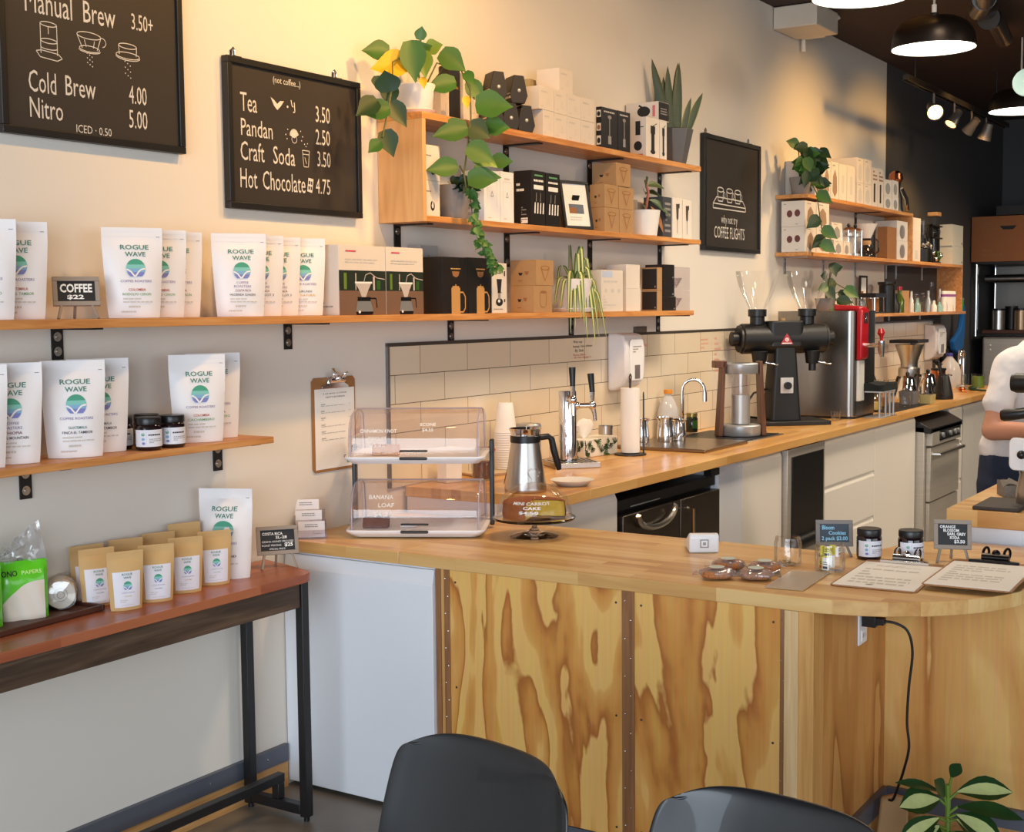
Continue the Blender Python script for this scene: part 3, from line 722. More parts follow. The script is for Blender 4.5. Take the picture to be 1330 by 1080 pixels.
def bag_mesh(key, w, h, d, m, items, crumple=0.0, label=None, flat_top=.88):
    """stand-up pouch: returns (body mesh object builder data) cached as linked meshes"""
    rr = random.Random(key)
    nu, nv = 16, 18
    ph = [rr.uniform(0, 6) for _ in range(6)]
    def dep(t):
        return d * (1 - .25 * (1 - t) ** 6) * max(0, 1 - (t / flat_top) ** 2.2) ** .7 if t < flat_top else 0
    def half(t): return w / 2 * (.84 + .16 * min(1, t / .8) ** .8) 
    def front(u, t, off=0.0):   # u in -1..1
        x = half(t) * u
        b = (1 - abs(u) ** 2.6)
        y = -dep(t) / 2 * b - .0012 - off
        y -= crumple * b * (math.sin(u * 5 + ph[0] + t * 7) * .5 + math.sin(t * 13 + ph[1] - u * 3) * .5) * (1 if t < flat_top else .2)
        return Vector((x, y, h * t))
    mb = MB(); v = []; f = []
    for s in (1, -1):
        b0 = len(v)
        for j in range(nv + 1):
            for i in range(nu + 1):
                p = front(-1 + 2 * i / nu, j / nv); v.append((p.x, p.y * s, p.z))
        for j in range(nv):
            for i in range(nu):
                a = b0 + j * (nu + 1) + i; f.append((a, a + 1, a + nu + 2, a + nu + 1))
    o = (nu + 1) * (nv + 1)
    for j in range(nv):
        for i in (0, nu):
            a = j * (nu + 1) + i; f.append((a, a + nu + 1, o + a + nu + 1, o + a))
    for i in range(nu):
        f.append((i, i + 1, o + i + 1, o + i)); a = nv * (nu + 1) + i; f.append((a, a + 1, o + a + 1, o + a))
    mb.raw(v, f, m)
    # seal crease
    for t in (.90, .955):
        mb.face([front(-.99, t, .0006), front(.99, t, .0006), front(.99, t + .006, .0006), front(-.99, t + .006, .0006)], m)
    F = Face(lambda u, vv, dd=0: front((u / w - .5) * 2 * .98, min(.999, vv / h), .0019 + dd * 1.5), w, h)
    body = mb.build('pouch', None)
    ob = [body]
    if label:
        lm = MB(); u0, v0, u1, v1, mm = label
        for i in range(12):
            for j in range(10):
                a, b = u0 + (u1 - u0) * i / 12, u0 + (u1 - u0) * (i + 1) / 12; c, e = v0 + (v1 - v0) * j / 10, v0 + (v1 - v0) * (j + 1) / 10
                lm.face([F.fn(x * w, y * h, -.0006) for x, y in ((a, c), (b, c), (b, e), (a, e))], mm)
        ob.append(lm.build('paper_label', None, smooth=False))
    for nm, its in items:
        mb2 = MB(); draw(mb2, F, its); ob.append(mb2.build(nm, None, smooth=False))
    return ob
def make_bag(key, loc, rz, label, group, w, h, d, m, items, crumple=.0012, plabel=None, cat='coffee bag', name='coffee_bag'):
    t = thing(name, label, cat, loc, rz, group)
    for o in bag_mesh(key, w, h, d, m, items, crumple, plabel): o.parent = t
    return t
def white_items(origin, line2, c1, c2, two, asp):
    lg = logo_items(.52, .545, .108, asp)
    words = [('fit', 'ROGUE', .28, .76, .758, .05, TXTG, .014), ('fit', 'WAVE', .35, .70, .682, .05, TXTG, .014)]
    if two: words += [('fit', 'COFFEE', .40, .64, .395, .027, VIOL, .003), ('fit', 'ROASTERS', .35, .69, .35, .027, VIOL, .003)]
    else: words += [('fit', 'COFFEE ROASTERS', .24, .80, .395, .026, VIOL, .003)]
    words += [('fit', origin, .37, .69, .30, .027, c1, .006), ('fit', line2, .26, .79, .25, .027, c2, .004)]
    words += [('lines', .26, .82, .16, .23, 2, LGREY), ('lines', .36, .72, .1, .15, 1, LGREY), ('lines', .22, .5, .05, .09, 1, LGREY), ('r', .9, .895, .96, .902, GREY)]
    return [('logo', lg), ('lettering', words)]
ASP = .25 / .162
bags = [  # x, y, z, yaw, origin, line2, c1, c2, two, label
    (2.035, -.135, 1.539, 'COLOMBIA', 'CACHAMBERO', ORG, GRN, 0, 'leftmost white coffee bag on the long upper shelf, cut off at the edge'),
    (2.150, -.105, 1.539, 'GUATEMALA', 'FINCA EL TAMBOR', ORG, GRN, 0, 'white coffee bag with red over green Guatemala lettering left of the small coffee price board'),
    (2.508, -.13, 1.539, 'COLOMBIA', 'RODOLFO CERON', ORG, GRN, 0, 'white coffee bag just right of the small coffee price board, front of its trio'),
    (2.625, -.098, 1.539, 'COLOMBIA', 'RODOLFO CERON', ORG, GRN, 0, 'white coffee bag in the middle of the trio right of the small price board'),
    (2.722, -.062, 1.539, 'COLOMBIA', 'RODOLFO CERON', ORG, GRN, 0, 'rearmost white coffee bag of the trio right of the price board, mostly hidden'),
    (2.898, -.145, 1.539, 'COSTA RICA', 'HACIENDA SONORA', PUR, NAVY, 1, 'plum-lettered white coffee bag, front of the four nearest the coffee maker cartons'),
    (3.008, -.115, 1.539, 'COSTA RICA', 'BEYLON LOT 3', PUR, NAVY, 1, 'second white coffee bag of the four beside the coffee maker cartons, plum lettering'),
    (3.116, -.088, 1.539, 'COSTA RICA', 'BEYLON LOT 3', PUR, NAVY, 1, 'third white coffee bag of the four beside the coffee maker cartons'),
    (3.218, -.10, 1.539, 'BURUNDI', 'LOT NATURAL', TL, AMB, 0, 'white coffee bag with teal and amber lettering standing against the coffee maker carton'),
    (2.005, -.12, 1.18, 'ETHIOPIA', 'RATON MOUNTAIN', PUR, NAVY, 1, 'leftmost white coffee bag on the short lower shelf, only its edge showing'),
    (2.118, -.105, 1.18, 'ETHIOPIA', 'RATON MOUNTAIN', PUR, NAVY, 1, 'white coffee bag with plum Ethiopia lettering on the short lower shelf'),
    (2.300, -.125, 1.18, 'GUATEMALA', 'FINCA EL TAMBOR', TL, NAVY, 0, 'crumpled white coffee bag with teal Guatemala lettering on the lower shelf, front of its pair'),
    (2.415, -.085, 1.18, 'GUATEMALA', 'FINCA EL TAMBOR', TL, NAVY, 0, 'white coffee bag behind the crumpled one, left of the dark jam jars'),
    (2.742, -.120, 1.18, 'COLOMBIA', 'CACHAMBERO', ORG, GRN, 0, 'white coffee bag right of the dark jam jars on the lower shelf, front one'),
    (2.850, -.075, 1.18, 'COLOMBIA', 'CACHAMBERO', ORG, GRN, 0, 'white coffee bag at the right end of the lower shelf, behind another'),
]
for i, (x, y, z, a, b, c1, c2, two, lab) in enumerate(bags):
    make_bag(i + 1, (x, y, z), R(-31 + (i * 7 % 5) - 2), lab, 'white coffee bags on the wall shelves', .162, .243 if z > 1.4 else .252, .05, BAGW, white_items(a, b, c1, c2, two, ASP), .0022 if 'crumpled' in lab else .0012)

# small chalk signs on easel feet --------------------------------------------
def easel_sign(label, loc, rz, w, h, items, legs=.04, tilt=14, m=FRAMEW, group='small chalkboard signs'):
    t = thing('easel_sign', label, 'sign', loc, rz, group)
    Mx = Matrix.Translation((0, 0, legs)) @ Matrix.Rotation(R(-tilt), 4, 'X')
    fw = .012
    mb = MB()
    for x0, x1, z0, z1 in ((-w / 2, w / 2, 0, fw), (-w / 2, w / 2, h - fw, h), (-w / 2, -w / 2 + fw, fw, h - fw), (w / 2 - fw, w / 2, fw, h - fw)): mb.box(x0, x1, -.006, .004, z0, z1, m, Mx)
    mb.build('frame', t, bevel=.0012)
    mb = MB(); mb.box(-w / 2 + fw, w / 2 - fw, -.002, .003, fw, h - fw, BOARDD, Mx); mb.build('slate', t, smooth=False)
    for sx in (-1, 1):
        mb = MB(); a = Mx @ Vector((sx * w * .3, .004, legs * .4)); b = Vector((sx * w * .42, -.028, .0005))
        mb.tube([a + Vector((0, 0, 0)), b], .0045, m, 4); mb.build('leg', t, smooth=False)
    mb = MB(); mb.tube([Mx @ Vector((0, .006, h * .6)), (0, .062, .0005)], .004, m, 4); mb.build('leg', t, smooth=False)
    O = Mx @ Vector((-w / 2 + fw, -.002, fw)); U = Vector((1, 0, 0)); V = (Mx.to_3x3() @ Vector((0, 0, 1)))
    printed('lettering', t, flat(O, U, V, w - 2 * fw, h - 2 * fw), items)
    return t
CW = mat('chalk_marker', (240, 240, 238), .7)
CB = mat('chalk_marker_blue', (150, 214, 244), .7)
easel_sign('small framed chalkboard reading COFFEE with a price, between white bags on the upper shelf', (2.334, -.11, 1.539), R(-33), .118, .078, [('fit', 'COFFEE', .07, .93, .46, .40, CW, .03), ('fit', '$22', .25, .7, .12, .2, CW, .03)], .033)

# dark jam jars --------------------------------------------------------------
JAMD = mat('dark_jam_glass', (30, 16, 20), .12, coat=.5)
LIDB = mat('black_lid', (20, 19, 20), .35)
JLAB = mat('jam_label', (226, 226, 234), .6)
def jar_proto():
    t = thing('jam_jar', 'x', 'jar')
    mb = MB(); mb.lathe([(0, 0), (.032, 0), (.0355, .004), (.036, .012), (.036, .062), (.033, .069), (.03, .071)], JAMD, seg=28); mb.build('jar_body', t)
    mb = MB(); mb.lathe([(.0325, .069), (.0345, .0695), (.035, .072), (.035, .086), (.0335, .089), (.0, .0895)], LIDB, seg=28)
    mb.build('lid', t)
    fn = lambda u, v, d=0: Vector((.0364 * math.cos(u / .0364 - PI / 2 - 1.35), .0364 * math.sin(u / .0364 - PI / 2 - 1.35), .01 + v)) * 1.0 + Vector((math.cos(u / .0364 - PI / 2 - 1.35), math.sin(u / .0364 - PI / 2 - 1.35), 0)) * d
    F = Face(fn, .0364 * 2.7, .046)
    mb = MB(); 
    for i in range(16):
        a, b = i / 16 * F.W, (i + 1) / 16 * F.W
        mb.face([fn(a, 0), fn(b, 0), fn(b, .046), fn(a, .046)], JLAB)
    lb = mb.build('label', t, smooth=True)
    mb = MB(); draw(mb, F, [('e', .27, .72, .05, .09, TEAL1), ('e', .27, .45, .05, .09, BLU1), ('e', .28, .2, .05, .08, PUR1), ('lines', .42, .8, .6, .8, 1, INK), ('lines', .44, .85, .2, .5, 3, GREY), ('r', .36, .1, .363, .9, GREY)])
    mb.build('label_print', lb, smooth=False)
    return t
jp = jar_proto()
GJ = 'dark jam jars'
for i, (x, y, z, rz, lab) in enumerate([
    (2.528, -.148, 1.18, -30, 'dark jam jar on the lower shelf, front left of the cluster between the white bags'),
    (2.612, -.150, 1.18, -28, 'dark jam jar on the lower shelf, front right of the cluster between the white bags'),
    (2.505, -.058, 1.18, -35, 'dark jam jar on the lower shelf tucked behind at the left of the cluster'),
    (2.602, -.060, 1.18, -26, 'dark jam jar on the lower shelf at the back of the cluster'),
    (3.815, -1.742, .8165, -48, 'black-lidded jam jar on the front counter, nearer the blue-lettered sign'),
    (3.845, -1.855, .8165, -50, 'black-lidded jam jar on the front counter behind the chrome clipboard clip')]):
    if i == 0: jp.location = (x, y, z); jp.rotation_euler = (0, 0, R(rz)); jp['label'] = lab; jp['group'] = GJ
    else: dup(jp, (x, y, z), R(rz), lab, GJ)

# cartons -------------------------------------------------------------------
def carton(key, label, m, group=None, front=(), left=(), cat='box', name='carton', flap=True, bev=.0015):
    x0, x1, yf, yb, z0, z1 = W[key]
    g = .0006; x0 += g; x1 -= g; z0 += .0004
    t = thing(name, label, cat, ((x0 + x1) / 2, (yf + yb) / 2, z0), 0, group)
    hx, hy, h = (x1 - x0) / 2, (yb - yf) / 2, z1 - z0
    mb = MB(); mb.box(-hx, hx, -hy, hy, 0, h - .0006, m); mb.box(-hx + .001, hx - .001, -hy + .001, hy - .001, h - .0006, h, m)
    mb.box(-hx - .0002, hx + .0002, -hy + .003, -hy + .004, h * .88, h * .885, m)
    mb.build('carton_body', t, bevel=bev)
    if front: printed('printed_front', t, flat((-hx, -hy, 0), (1, 0, 0), (0, 0, 1), 2 * hx, h), front)
    if left: printed('printed_side', t, flat((-hx, hy, 0), (0, -1, 0), (0, 0, 1), 2 * hy, h), left)
    return t
DRIP = lambda m: [('p', [(.38, .3), (.62, .3), (.54, .12), (.46, .12)], m), ('l', [(.36, .32), (.64, .32)], .02, m)]
faint = [('lines', .12, .6, .7, .85, 1, LGREY), ('l', [(.6, .55), (.7, .3), (.5, .3), (.6, .55)], .015, LGREY), ('lines', .12, .5, .1, .2, 1, LGREY)]
G = 'white dripper cartons stacked on the top shelf'
nm = ['first', 'second', 'third', 'fourth']
for i in range(4):
    carton(f'wb{i}', f'cream carton in the bottom row on the top shelf, {nm[i]} from the left', WBOX, G, faint)
    carton(f'wt{i}', f'cream carton in the upper row on the top shelf, {nm[i]} from the left', WBOX, G, faint)
carton('wtop', 'single cream carton crowning the two-row stack on the top shelf', WBOX, G, faint)
carton('wsmall', 'tiny greyish carton behind the single top carton on the top shelf', mat('khaki_card', (176, 160, 120), .6), None)
carton('t_white_small', 'cream carton partly hidden behind the white pothos pot', WBOX, None, faint)
carton('t_dark', 'dark brown tall carton behind the pothos vine on the top shelf', BBOX, None, [('lines', .2, .8, .6, .8, 2, KRAFTD)])
carton('t_white2', 'white tall carton between pothos vine and black hexagonal packs', WBOX, None, faint)
PM = [('l', [(.5, .75), (.5, .3)], .035, GREY), ('e', .5, .78, .12, .045, GREY), ('r', .4, .12, .6, .32, GREY), ('lines', .15, .8, .86, .94, 1, LGREY)]
sq = [('r', .1, .75, .9, .92, WBOX), ('r', .1, .42, .9, .6, WBOX), ('r', .1, .08, .9, .3, WBOX), ('e', .5, .83, .3, .06, INK), ('e', .5, .5, .3, .06, KRAFTD), ('e', .5, .18, .3, .07, INK)]
carton('pep0', 'left black grinder carton on the top shelf, product photos on its side', BBOX, 'black carton pair on the top shelf', PM, sq)
carton('pep1', 'right black grinder carton on the top shelf', BBOX, 'black carton pair on the top shelf', PM)
HG = [('r', .38, .2, .62, .72, INK), ('r', .33, .6, .67, .8, INK), ('e', .5, .15, .18, .06, INK), ('l', [(.5, .8), (.8, .88)], .02, INK)]
HS = [('r', .35, .55, .65, .9, INK), ('l', [(.55, .75), (.85, .75)], .02, INK), ('e', .5, .28, .25, .12, INK), ('lines', .2, .8, .02, .1, 1, ORG)]
carton('gr0', 'white hand-grinder carton on the top shelf, left one under the lying carton', WBOX, 'white grinder cartons on the top shelf', HG, HS)
carton('gr1', 'white hand-grinder carton on the top shelf, right one next to the snake plant pot', WBOX, 'white grinder cartons on the top shelf', HG)
carton('grtop', 'carton lying across the white grinder cartons, dark photo on its front', WBOX, None, [('r', .02, .02, .98, .98, BBOX), ('lines', .2, .8, .3, .7, 3, GREY)], [('e', .55, .5, .2, .28, INK), ('l', [(.4, .85), (.6, .6)], .1, INK), ('r', .82, .2, .9, .8, mat('pink_print', (206, 110, 120), .6))])
CL = [('e', .55, .3, .13, .14, INK), ('e', .55, .3, .065, .07, WBOX), ('r', .53, .35, .6, .46, WBOX), ('lines', .1, .6, .66, .74, 1, GREY)]
carton('c0', 'white cube carton with a black ring emblem inside the box shelf, lower of two', WBOX, 'ring-emblem cartons', CL)
carton('c1', 'white cube carton with a black ring emblem inside the box shelf, upper of two', WBOX, 'ring-emblem cartons', CL)
carton('brown', 'dark brown narrow carton between ivy pot and white cartons', BBOX)
WK = [('l', [(.2, .3), (.2, .8), (.8, .8), (.8, .3)], .006, LGREY), ('l', [(.5, .6), (.42, .5), (.58, .5), (.5, .6)], .012, GREY), ('lines', .3, .7, .82, .9, 1, LGREY), ('lines', .25, .75, .06, .1, 1, LGREY)]
carton('w0', 'wide plain white carton on the middle shelf left of the black knife cartons', WHITE, 'white carton pair on the middle shelf', WK, [('lines', .3, .8, .1, .7, 5, LGREY)])
carton('w1', 'narrow plain white carton touching the black knife cartons', WHITE, 'white carton pair on the middle shelf', WK)
ST = [('p', [(.18 + k * .2, .22), (.27 + k * .2, .22), (.29 + k * .2, .42), (.22 + k * .2, .42)], PAPER) for k in range(4)] + [('r', .15, .66, .85, .74, PAPER), ('lines', .15, .85, .78, .86, 1, PAPER), ('r', .2, .9, .8, .93, GRN), ('p', [(.3, .44), (.34, .44), (.36, .6), (.33, .6)], GREY), ('p', [(.6, .44), (.64, .44), (.66, .6), (.63, .6)], GREY)]
SK = [('r', .4, .04, .78, .14, PAPER), ('lines', .42, .76, .06, .13, 2, INK), ('lines', .42, .7, .18, .35, 4, GREY), ('lines', .15, .6, .6, .8, 2, PAPER)]
carton('kn0', 'black carton with cutlery picture on the middle shelf, left one with barcode side', BBOX, 'black cutlery cartons', ST, SK)
carton('kn1', 'black carton with cutlery picture on the middle shelf, right one beside the leaning photo', BBOX, 'black cutlery cartons', ST)
carton('kf', 'plain kraft carton behind the leaning photo frame', KRAFT)
CONE = [('e', .5, .74, .3, .1, KRAFTD), ('e', .5, .75, .24, .06, KRAFT), ('p', [(.28, .68), (.72, .68), (.5, .14)], KRAFTD), ('p', [(.33, .65), (.67, .65), (.5, .22)], KRAFT), ('l', [(.4, .64), (.5, .2)], .02, KRAFTD), ('l', [(.6, .64), (.5, .2)], .02, KRAFTD)]
CSD = [('p', [(.3, .5), (.48, .5), (.43, .4), (.35, .4)], INK), ('p', [(.55, .55), (.72, .55), (.68, .42), (.6, .42)], KRAFTD), ('lines', .3, .7, .15, .22, 1, KRAFTD)]
G = 'kraft cone-dripper cartons in a pyramid'
for k, w_ in (('kp0', 'bottom left'), ('kp1', 'bottom right'), ('kp2', 'middle left'), ('kp3', 'middle right'), ('kp4', 'topmost')):
    carton(k, f'kraft carton with cone drawing, {w_} of the pyramid beside the leaning photo', KRAFT, G, CONE, CSD)
carton('wh', 'white carton behind the white pot with reddish-leaved plant', WBOX)
carton('dk', 'dark grey-fronted carton between the rubber plant and the glassware cartons', mat('slate_carton', (66, 68, 72), .5), None, [('lines', .2, .8, .1, .9, 6, GREY)])
DG = [('p', [(.35, .85), (.65, .85), (.6, .5), (.54, .45), (.46, .45), (.4, .5)], mat('photo_dark', (70, 60, 58), .6)), ('r', .47, .12, .53, .46, GREY), ('r', .62, .75, .72, .86, INK)]
carton('dg0', 'left white carton with dark glass picture at the middle shelf end', WBOX, 'glass picture cartons', DG)
carton('dg1', 'right white carton with dark glass picture at the middle shelf end', WBOX, 'glass picture cartons', DG)
# coffee maker cartons with photograph fronts
PH1, PH2, PH3 = mat('photo_dark_green', (34, 44, 34), .5, var=.4, scale=30), mat('photo_brown', (122, 92, 72), .5, var=.1), mat('photo_pale', (196, 184, 176), .5)
def maker():
    return [('r', 0, 0, 1, .64, PH2), ('r', 0, .35, 1, .64, PH1), ('r', .1, .37, .16, .6, GREEN2), ('r', .72, .36, .76, .56, PH3), ('r', .8, .37, .88, .5, GREEN), ('r', .34, .36, .36, .6, PH3),
            ('p', [(.34, .46), (.68, .46), (.6, .34), (.54, .22), (.49, .22), (.43, .34)], PH3), ('r', .33, .455, .70, .48, PAPER), ('r', .38, .2, .66, .26, BLKPL), ('p', [(.38, .2), (.66, .2), (.72, .05), (.34, .05)], SILVER), ('p', [(.34, .05), (.72, .05), (.7, .0), (.36, .0)], BLKPL),
            ('l', [(.66, .24), (.78, .24), (.8, .1)], .02, BLKPL), ('l', [(.52, .48), (.56, .58), (.66, .61), (.8, .54), (.98, .52)], .012, PH3), ('lines', .13, .86, .74, .82, 2, LGREY), ('r', .14, .905, .36, .925, mat('pink_word', (210, 70, 96), .6)), ('e', .42, .045, .025, .02, PAPER)]
carton('ca0', 'white-topped coffee maker carton with a brewing photo, left one next to the bags', WBOX, 'coffee maker cartons', maker(), [('lines', .2, .8, .1, .2, 2, GREY)])
carton('ca1', 'white-topped coffee maker carton with a brewing photo, right one', WBOX, 'coffee maker cartons', maker())
carton('fp', 'grey carton with a french press picture behind the black cartons', mat('grey_carton', (178, 172, 166), .6), None, [('r', .2, .1, .7, .45, GREY), ('e', .45, .5, .3, .08, INK), ('r', .22, .42, .68, .5, INK), ('l', [(.7, .42), (.88, .42), (.88, .14), (.7, .14)], .012, INK), ('r', .25, .2, .65, .3, AMB), ('r', .2, .3, .7, .36, INK), ('r', .2, .06, .7, .09, INK), ('t', 'Y', .45, .82, .04, INK), ('t', 'Y', .45, .65, .04, INK), ('lines', .3, .65, .76, .8, 1, GREY)])
GOLD = mat('gold_print', (196, 148, 88), .5)
FP = [('r', .34, 0, .68, .46, GOLD), ('r', .38, .46, .64, .49, GOLD), ('r', .49, .49, .53, .52, GOLD), ('l', [(.68, .38), (.8, .38), (.88, .3), (.88, .1), (.8, .03), (.68, .03)], .028, GOLD), ('p', [(.36, .75), (.66, .75), (.62, .67), (.51, .64), (.4, .67)], KRAFTD), ('lines', .32, .72, .77, .82, 1, GOLD)]
carton('bf0', 'black carton with a gold french press drawing, left of two on the long shelf', BBOX, 'gold french press cartons', FP)
carton('bf1', 'black carton with a gold french press drawing, right of two on the long shelf', BBOX, 'gold french press cartons', FP)
carton('hg', 'slim white carton with a black hand grinder picture under the ivy tip', WBOX, None, [('p', [(.3, .68), (.66, .68), (.58, .42), (.66, .4), (.36, .4), (.38, .44)], INK), ('e', .48, .22, .24, .08, INK), ('r', .4, .28, .56, .4, GREY), ('e', .46, .24, .08, .03, PAPER), ('r', .8, .74, .88, .84, INK), ('r', .8, .22, .88, .28, INK), ('lines', .1, .7, .06, .1, 1, GREY), ('r', .08, .93, .3, .955, ORG), ('lines', .1, .65, .78, .82, 1, INK)])
KB = [('e', .5, .68, .26, .1, KRAFTD), ('e', .5, .69, .2, .06, KRAFT), ('p', [(.28, .62), (.72, .62), (.5, .16)], KRAFTD), ('p', [(.33, .59), (.67, .59), (.5, .22)], KRAFT)]
KD = [('l', [(.35, .75), (.35, .3), (.42, .2), (.62, .2), (.68, .3), (.68, .75)], .02, KRAFTD), ('e', .52, .76, .18, .05, KRAFTD)]
carton('kb0', 'kraft carton with server drawing, lower of two left of the spider plant', KRAFT, 'kraft cartons beside the spider plant', KD, CSD)
carton('kb1', 'kraft carton with cone drawing, upper of two left of the spider plant', KRAFT, 'kraft cartons beside the spider plant', KB, CSD)
carton('lw', 'white flat carton with pale grid print standing right of the spider plant', WBOX, None, [('r', .03, .82, .5, .97, mat('pale_blue_print', (190, 200, 220), .6)), ('lines', .1, .95, .66, .78, 1, LGREY), ('e', .2, .5, .07, .05, LGREY), ('e', .5, .5, .07, .05, LGREY), ('e', .8, .5, .07, .05, LGREY), ('lines', .08, .94, .05, .4, 5, LGREY)])
carton('lw2', 'plain white carton behind the flat carton, lower of two', WBOX, 'plain white carton pair')
carton('lw3', 'plain white carton behind the flat carton, upper of two', WBOX, 'plain white carton pair')
BLKL = [('r', .06, .06, .97, .94, BBOX), ('r', .84, .12, .9, .2, GREY)]
carton('bk0', 'kraft carton with a black side label, lower of two at the shelf end', KRAFT, 'black-labelled kraft cartons', (), BLKL)
carton('bk1', 'kraft carton with a black side label, upper of two at the shelf end', KRAFT, 'black-labelled kraft cartons', (), BLKL)
for k, w_ in (('bs0', 'bottom'), ('bs1', 'middle'), ('bs2', 'top')):
    carton(k, f'small black carton, {w_} of the stack of three beside the clear cartons', BBOX, 'small black cartons', [('r', .8, .1, .88, .2, GREY)])
for k, w_ in (('cl0', 'lower'), ('cl1', 'upper')):
    x0, x1, yf, yb, z0, z1 = W[k]
    t = thing('clear_carton', f'{w_} clear plastic carton with a dripper inside at the long shelf end', 'box', ((x0 + x1) / 2, (yf + yb) / 2, z0), 0, 'clear plastic cartons')
    hx, hy, h = (x1 - x0) / 2, (yb - yf) / 2, z1 - z0
    mb = MB(); mb.box(-hx, hx, -hy, hy, .001, h - .001, CLEARP); mb.build('carton_body', t, bevel=.002)
    mb = MB(); mb.lathe([(.012, .012), (.016, .02), (.042, .06), (.044, .06), (.018, .016)], SMOKE, seg=20); mb.tube([(.04, 0, .055), (.058, 0, .05), (.056, 0, .03), (.03, 0, .026)], .003, SMOKE); mb.build('dripper', t)
# far shelf cartons
PIC = mat('photo_warm', (156, 128, 104), .6, var=.25, scale=30)
def pic(c=PIC): return [('p', [(.2, .2), (.5, .05), (.8, .2), (.75, .6), (.5, .8), (.25, .6)], c), ('lines', .2, .8, .86, .94, 1, GREY)]
carton('r1', 'white carton behind the pothos on the far top shelf', WBOX)
for k, w_ in (('r2a', 'first'), ('r2b', 'second'), ('r2c', 'third')): carton(k, f'white printed carton on the far top shelf, {w_} to the right of the pothos', WBOX, 'far top shelf cartons', pic())
for k, w_ in (('r3a', 'left'), ('r3b', 'right')): carton(k, f'tall plain white carton on the far top shelf, {w_} of the pair', WBOX, 'far top shelf cartons', [('r', .35, .2, .65, .7, LGREY)])
for k, w_ in (('r4a', 'lower left'), ('r4b', 'lower right'), ('r4c', 'upper left'), ('r4d', 'upper right')): carton(k, f'white carton, {w_} of the two-by-two block on the far top shelf', WBOX, 'far top shelf cartons', pic(LGREY))
for k, w_ in (('r5a', 'left'), ('r5b', 'right')): carton(k, f'white carton with a dark vertical stripe, {w_} of two on the far top shelf', WBOX, 'far top shelf cartons', [('r', .35, .12, .62, .6, INK), ('lines', .2, .9, .66, .95, 3, KRAFTD)])
for k, w_ in (('r6a', 'lower left'), ('r6b', 'lower right'), ('r6c', 'upper left'), ('r6d', 'upper right')): carton(k, f'white carton with grey oval print, {w_} of the block beside the copper-topped brewer', WBOX, 'far top shelf cartons', [('e', .5, .45, .3, .35, GREY)])
MS = [('e', .35, .5, .12, .14, mat('photo_maroon', (104, 54, 50), .6)), ('e', .68, .52, .12, .14, _mats['photo_maroon']), ('lines', .1, .6, .84, .92, 1, GREY), ('lines', .6, .9, .06, .12, 1, GREY)]
for k, w_ in (('m0', 'lower left'), ('m1', 'lower right'), ('m2', 'upper left'), ('m3', 'upper right')): carton(k, f'white kettle carton, {w_} of the block on the far middle shelf', WBOX, 'kettle cartons on the far middle shelf', pic(), MS if k in ('m0', 'm2') else ())
for k, w_ in (('m4', 'first small white carton'), ('m5', 'second small white carton'), ('m6', 'upper small white carton')): carton(k, f'{w_} right of the kettle cartons on the far middle shelf', WBOX, 'small white cartons on the far middle shelf', pic(GREY))
carton('km', 'kraft shipping carton on the far middle shelf', KRAFTD)
for k, w_ in (('km2', 'lower'), ('km3', 'upper')): carton(k, f'{w_} white glassware carton right of the kraft shipping carton', WBOX, 'glassware cartons by the upright', [('e', .5, .45, .25, .35, SILVER)])
carton('tall', 'tall pale carton just right of the shelf upright on the charcoal wall', WBOX, None, [('p', [(.3, .05), (.7, .05), (.65, .25), (.35, .25)], LGREY)])
for k, w_ in (('far0', 'lower'), ('far1', 'upper')): carton(k, f'{w_} of two grey-white cartons at the far end of the middle shelf', mat('pale_grey_carton', (206, 204, 190), .6), 'far end cartons', [('r', .86, .1, .92, .2, INK)])
carton('sh0', 'small kraft block among the glassware on the far lowest shelf', KRAFT)

# black hexagonal coffee packs
G = 'black hexagonal packs on the top shelf'
HEX = [(-.031, 0), (.024, 0), (.037, .03), (.021, .106), (-.021, .108), (-.039, .032)]
MXZ = Matrix(((1, 0, 0, 0), (0, 0, 1, 0), (0, 1, 0, 0), (0, 0, 0, 1)))
for x, y, z, lab in ((4.30, -.115, 2.233, 'black hexagonal pack, bottom row left, on the top shelf'), (4.395, -.125, 2.233, 'black hexagonal pack, bottom row middle, on the top shelf'), (4.49, -.135, 2.233, 'black hexagonal pack, bottom row right, touching the cream cartons'), (4.325, -.115, 2.342, 'black hexagonal pack, upper row left'), (4.445, -.13, 2.342, 'black hexagonal pack, upper row right')):
    t = thing('hexagonal_pack', lab, 'pack', (x, y, z), R(-34), G)
    mb = MB(); mb.prism(HEX, -.04, .045, BBOX, MXZ); mb.build('pack_body', t, bevel=.003)
    printed('emblem', t, flat((-.05, -.04, 0), (1, 0, 0), (0, 0, 1), .1, .1), [('e', .5, .5, .07, .07, GREY), ('e', .5, .52, .04, .03, PAPER)])
    mb = MB(); mb.box(-.038, -.032, -.038, .043, .02, .04, WBOX); mb.build('white_edge', t, smooth=False)

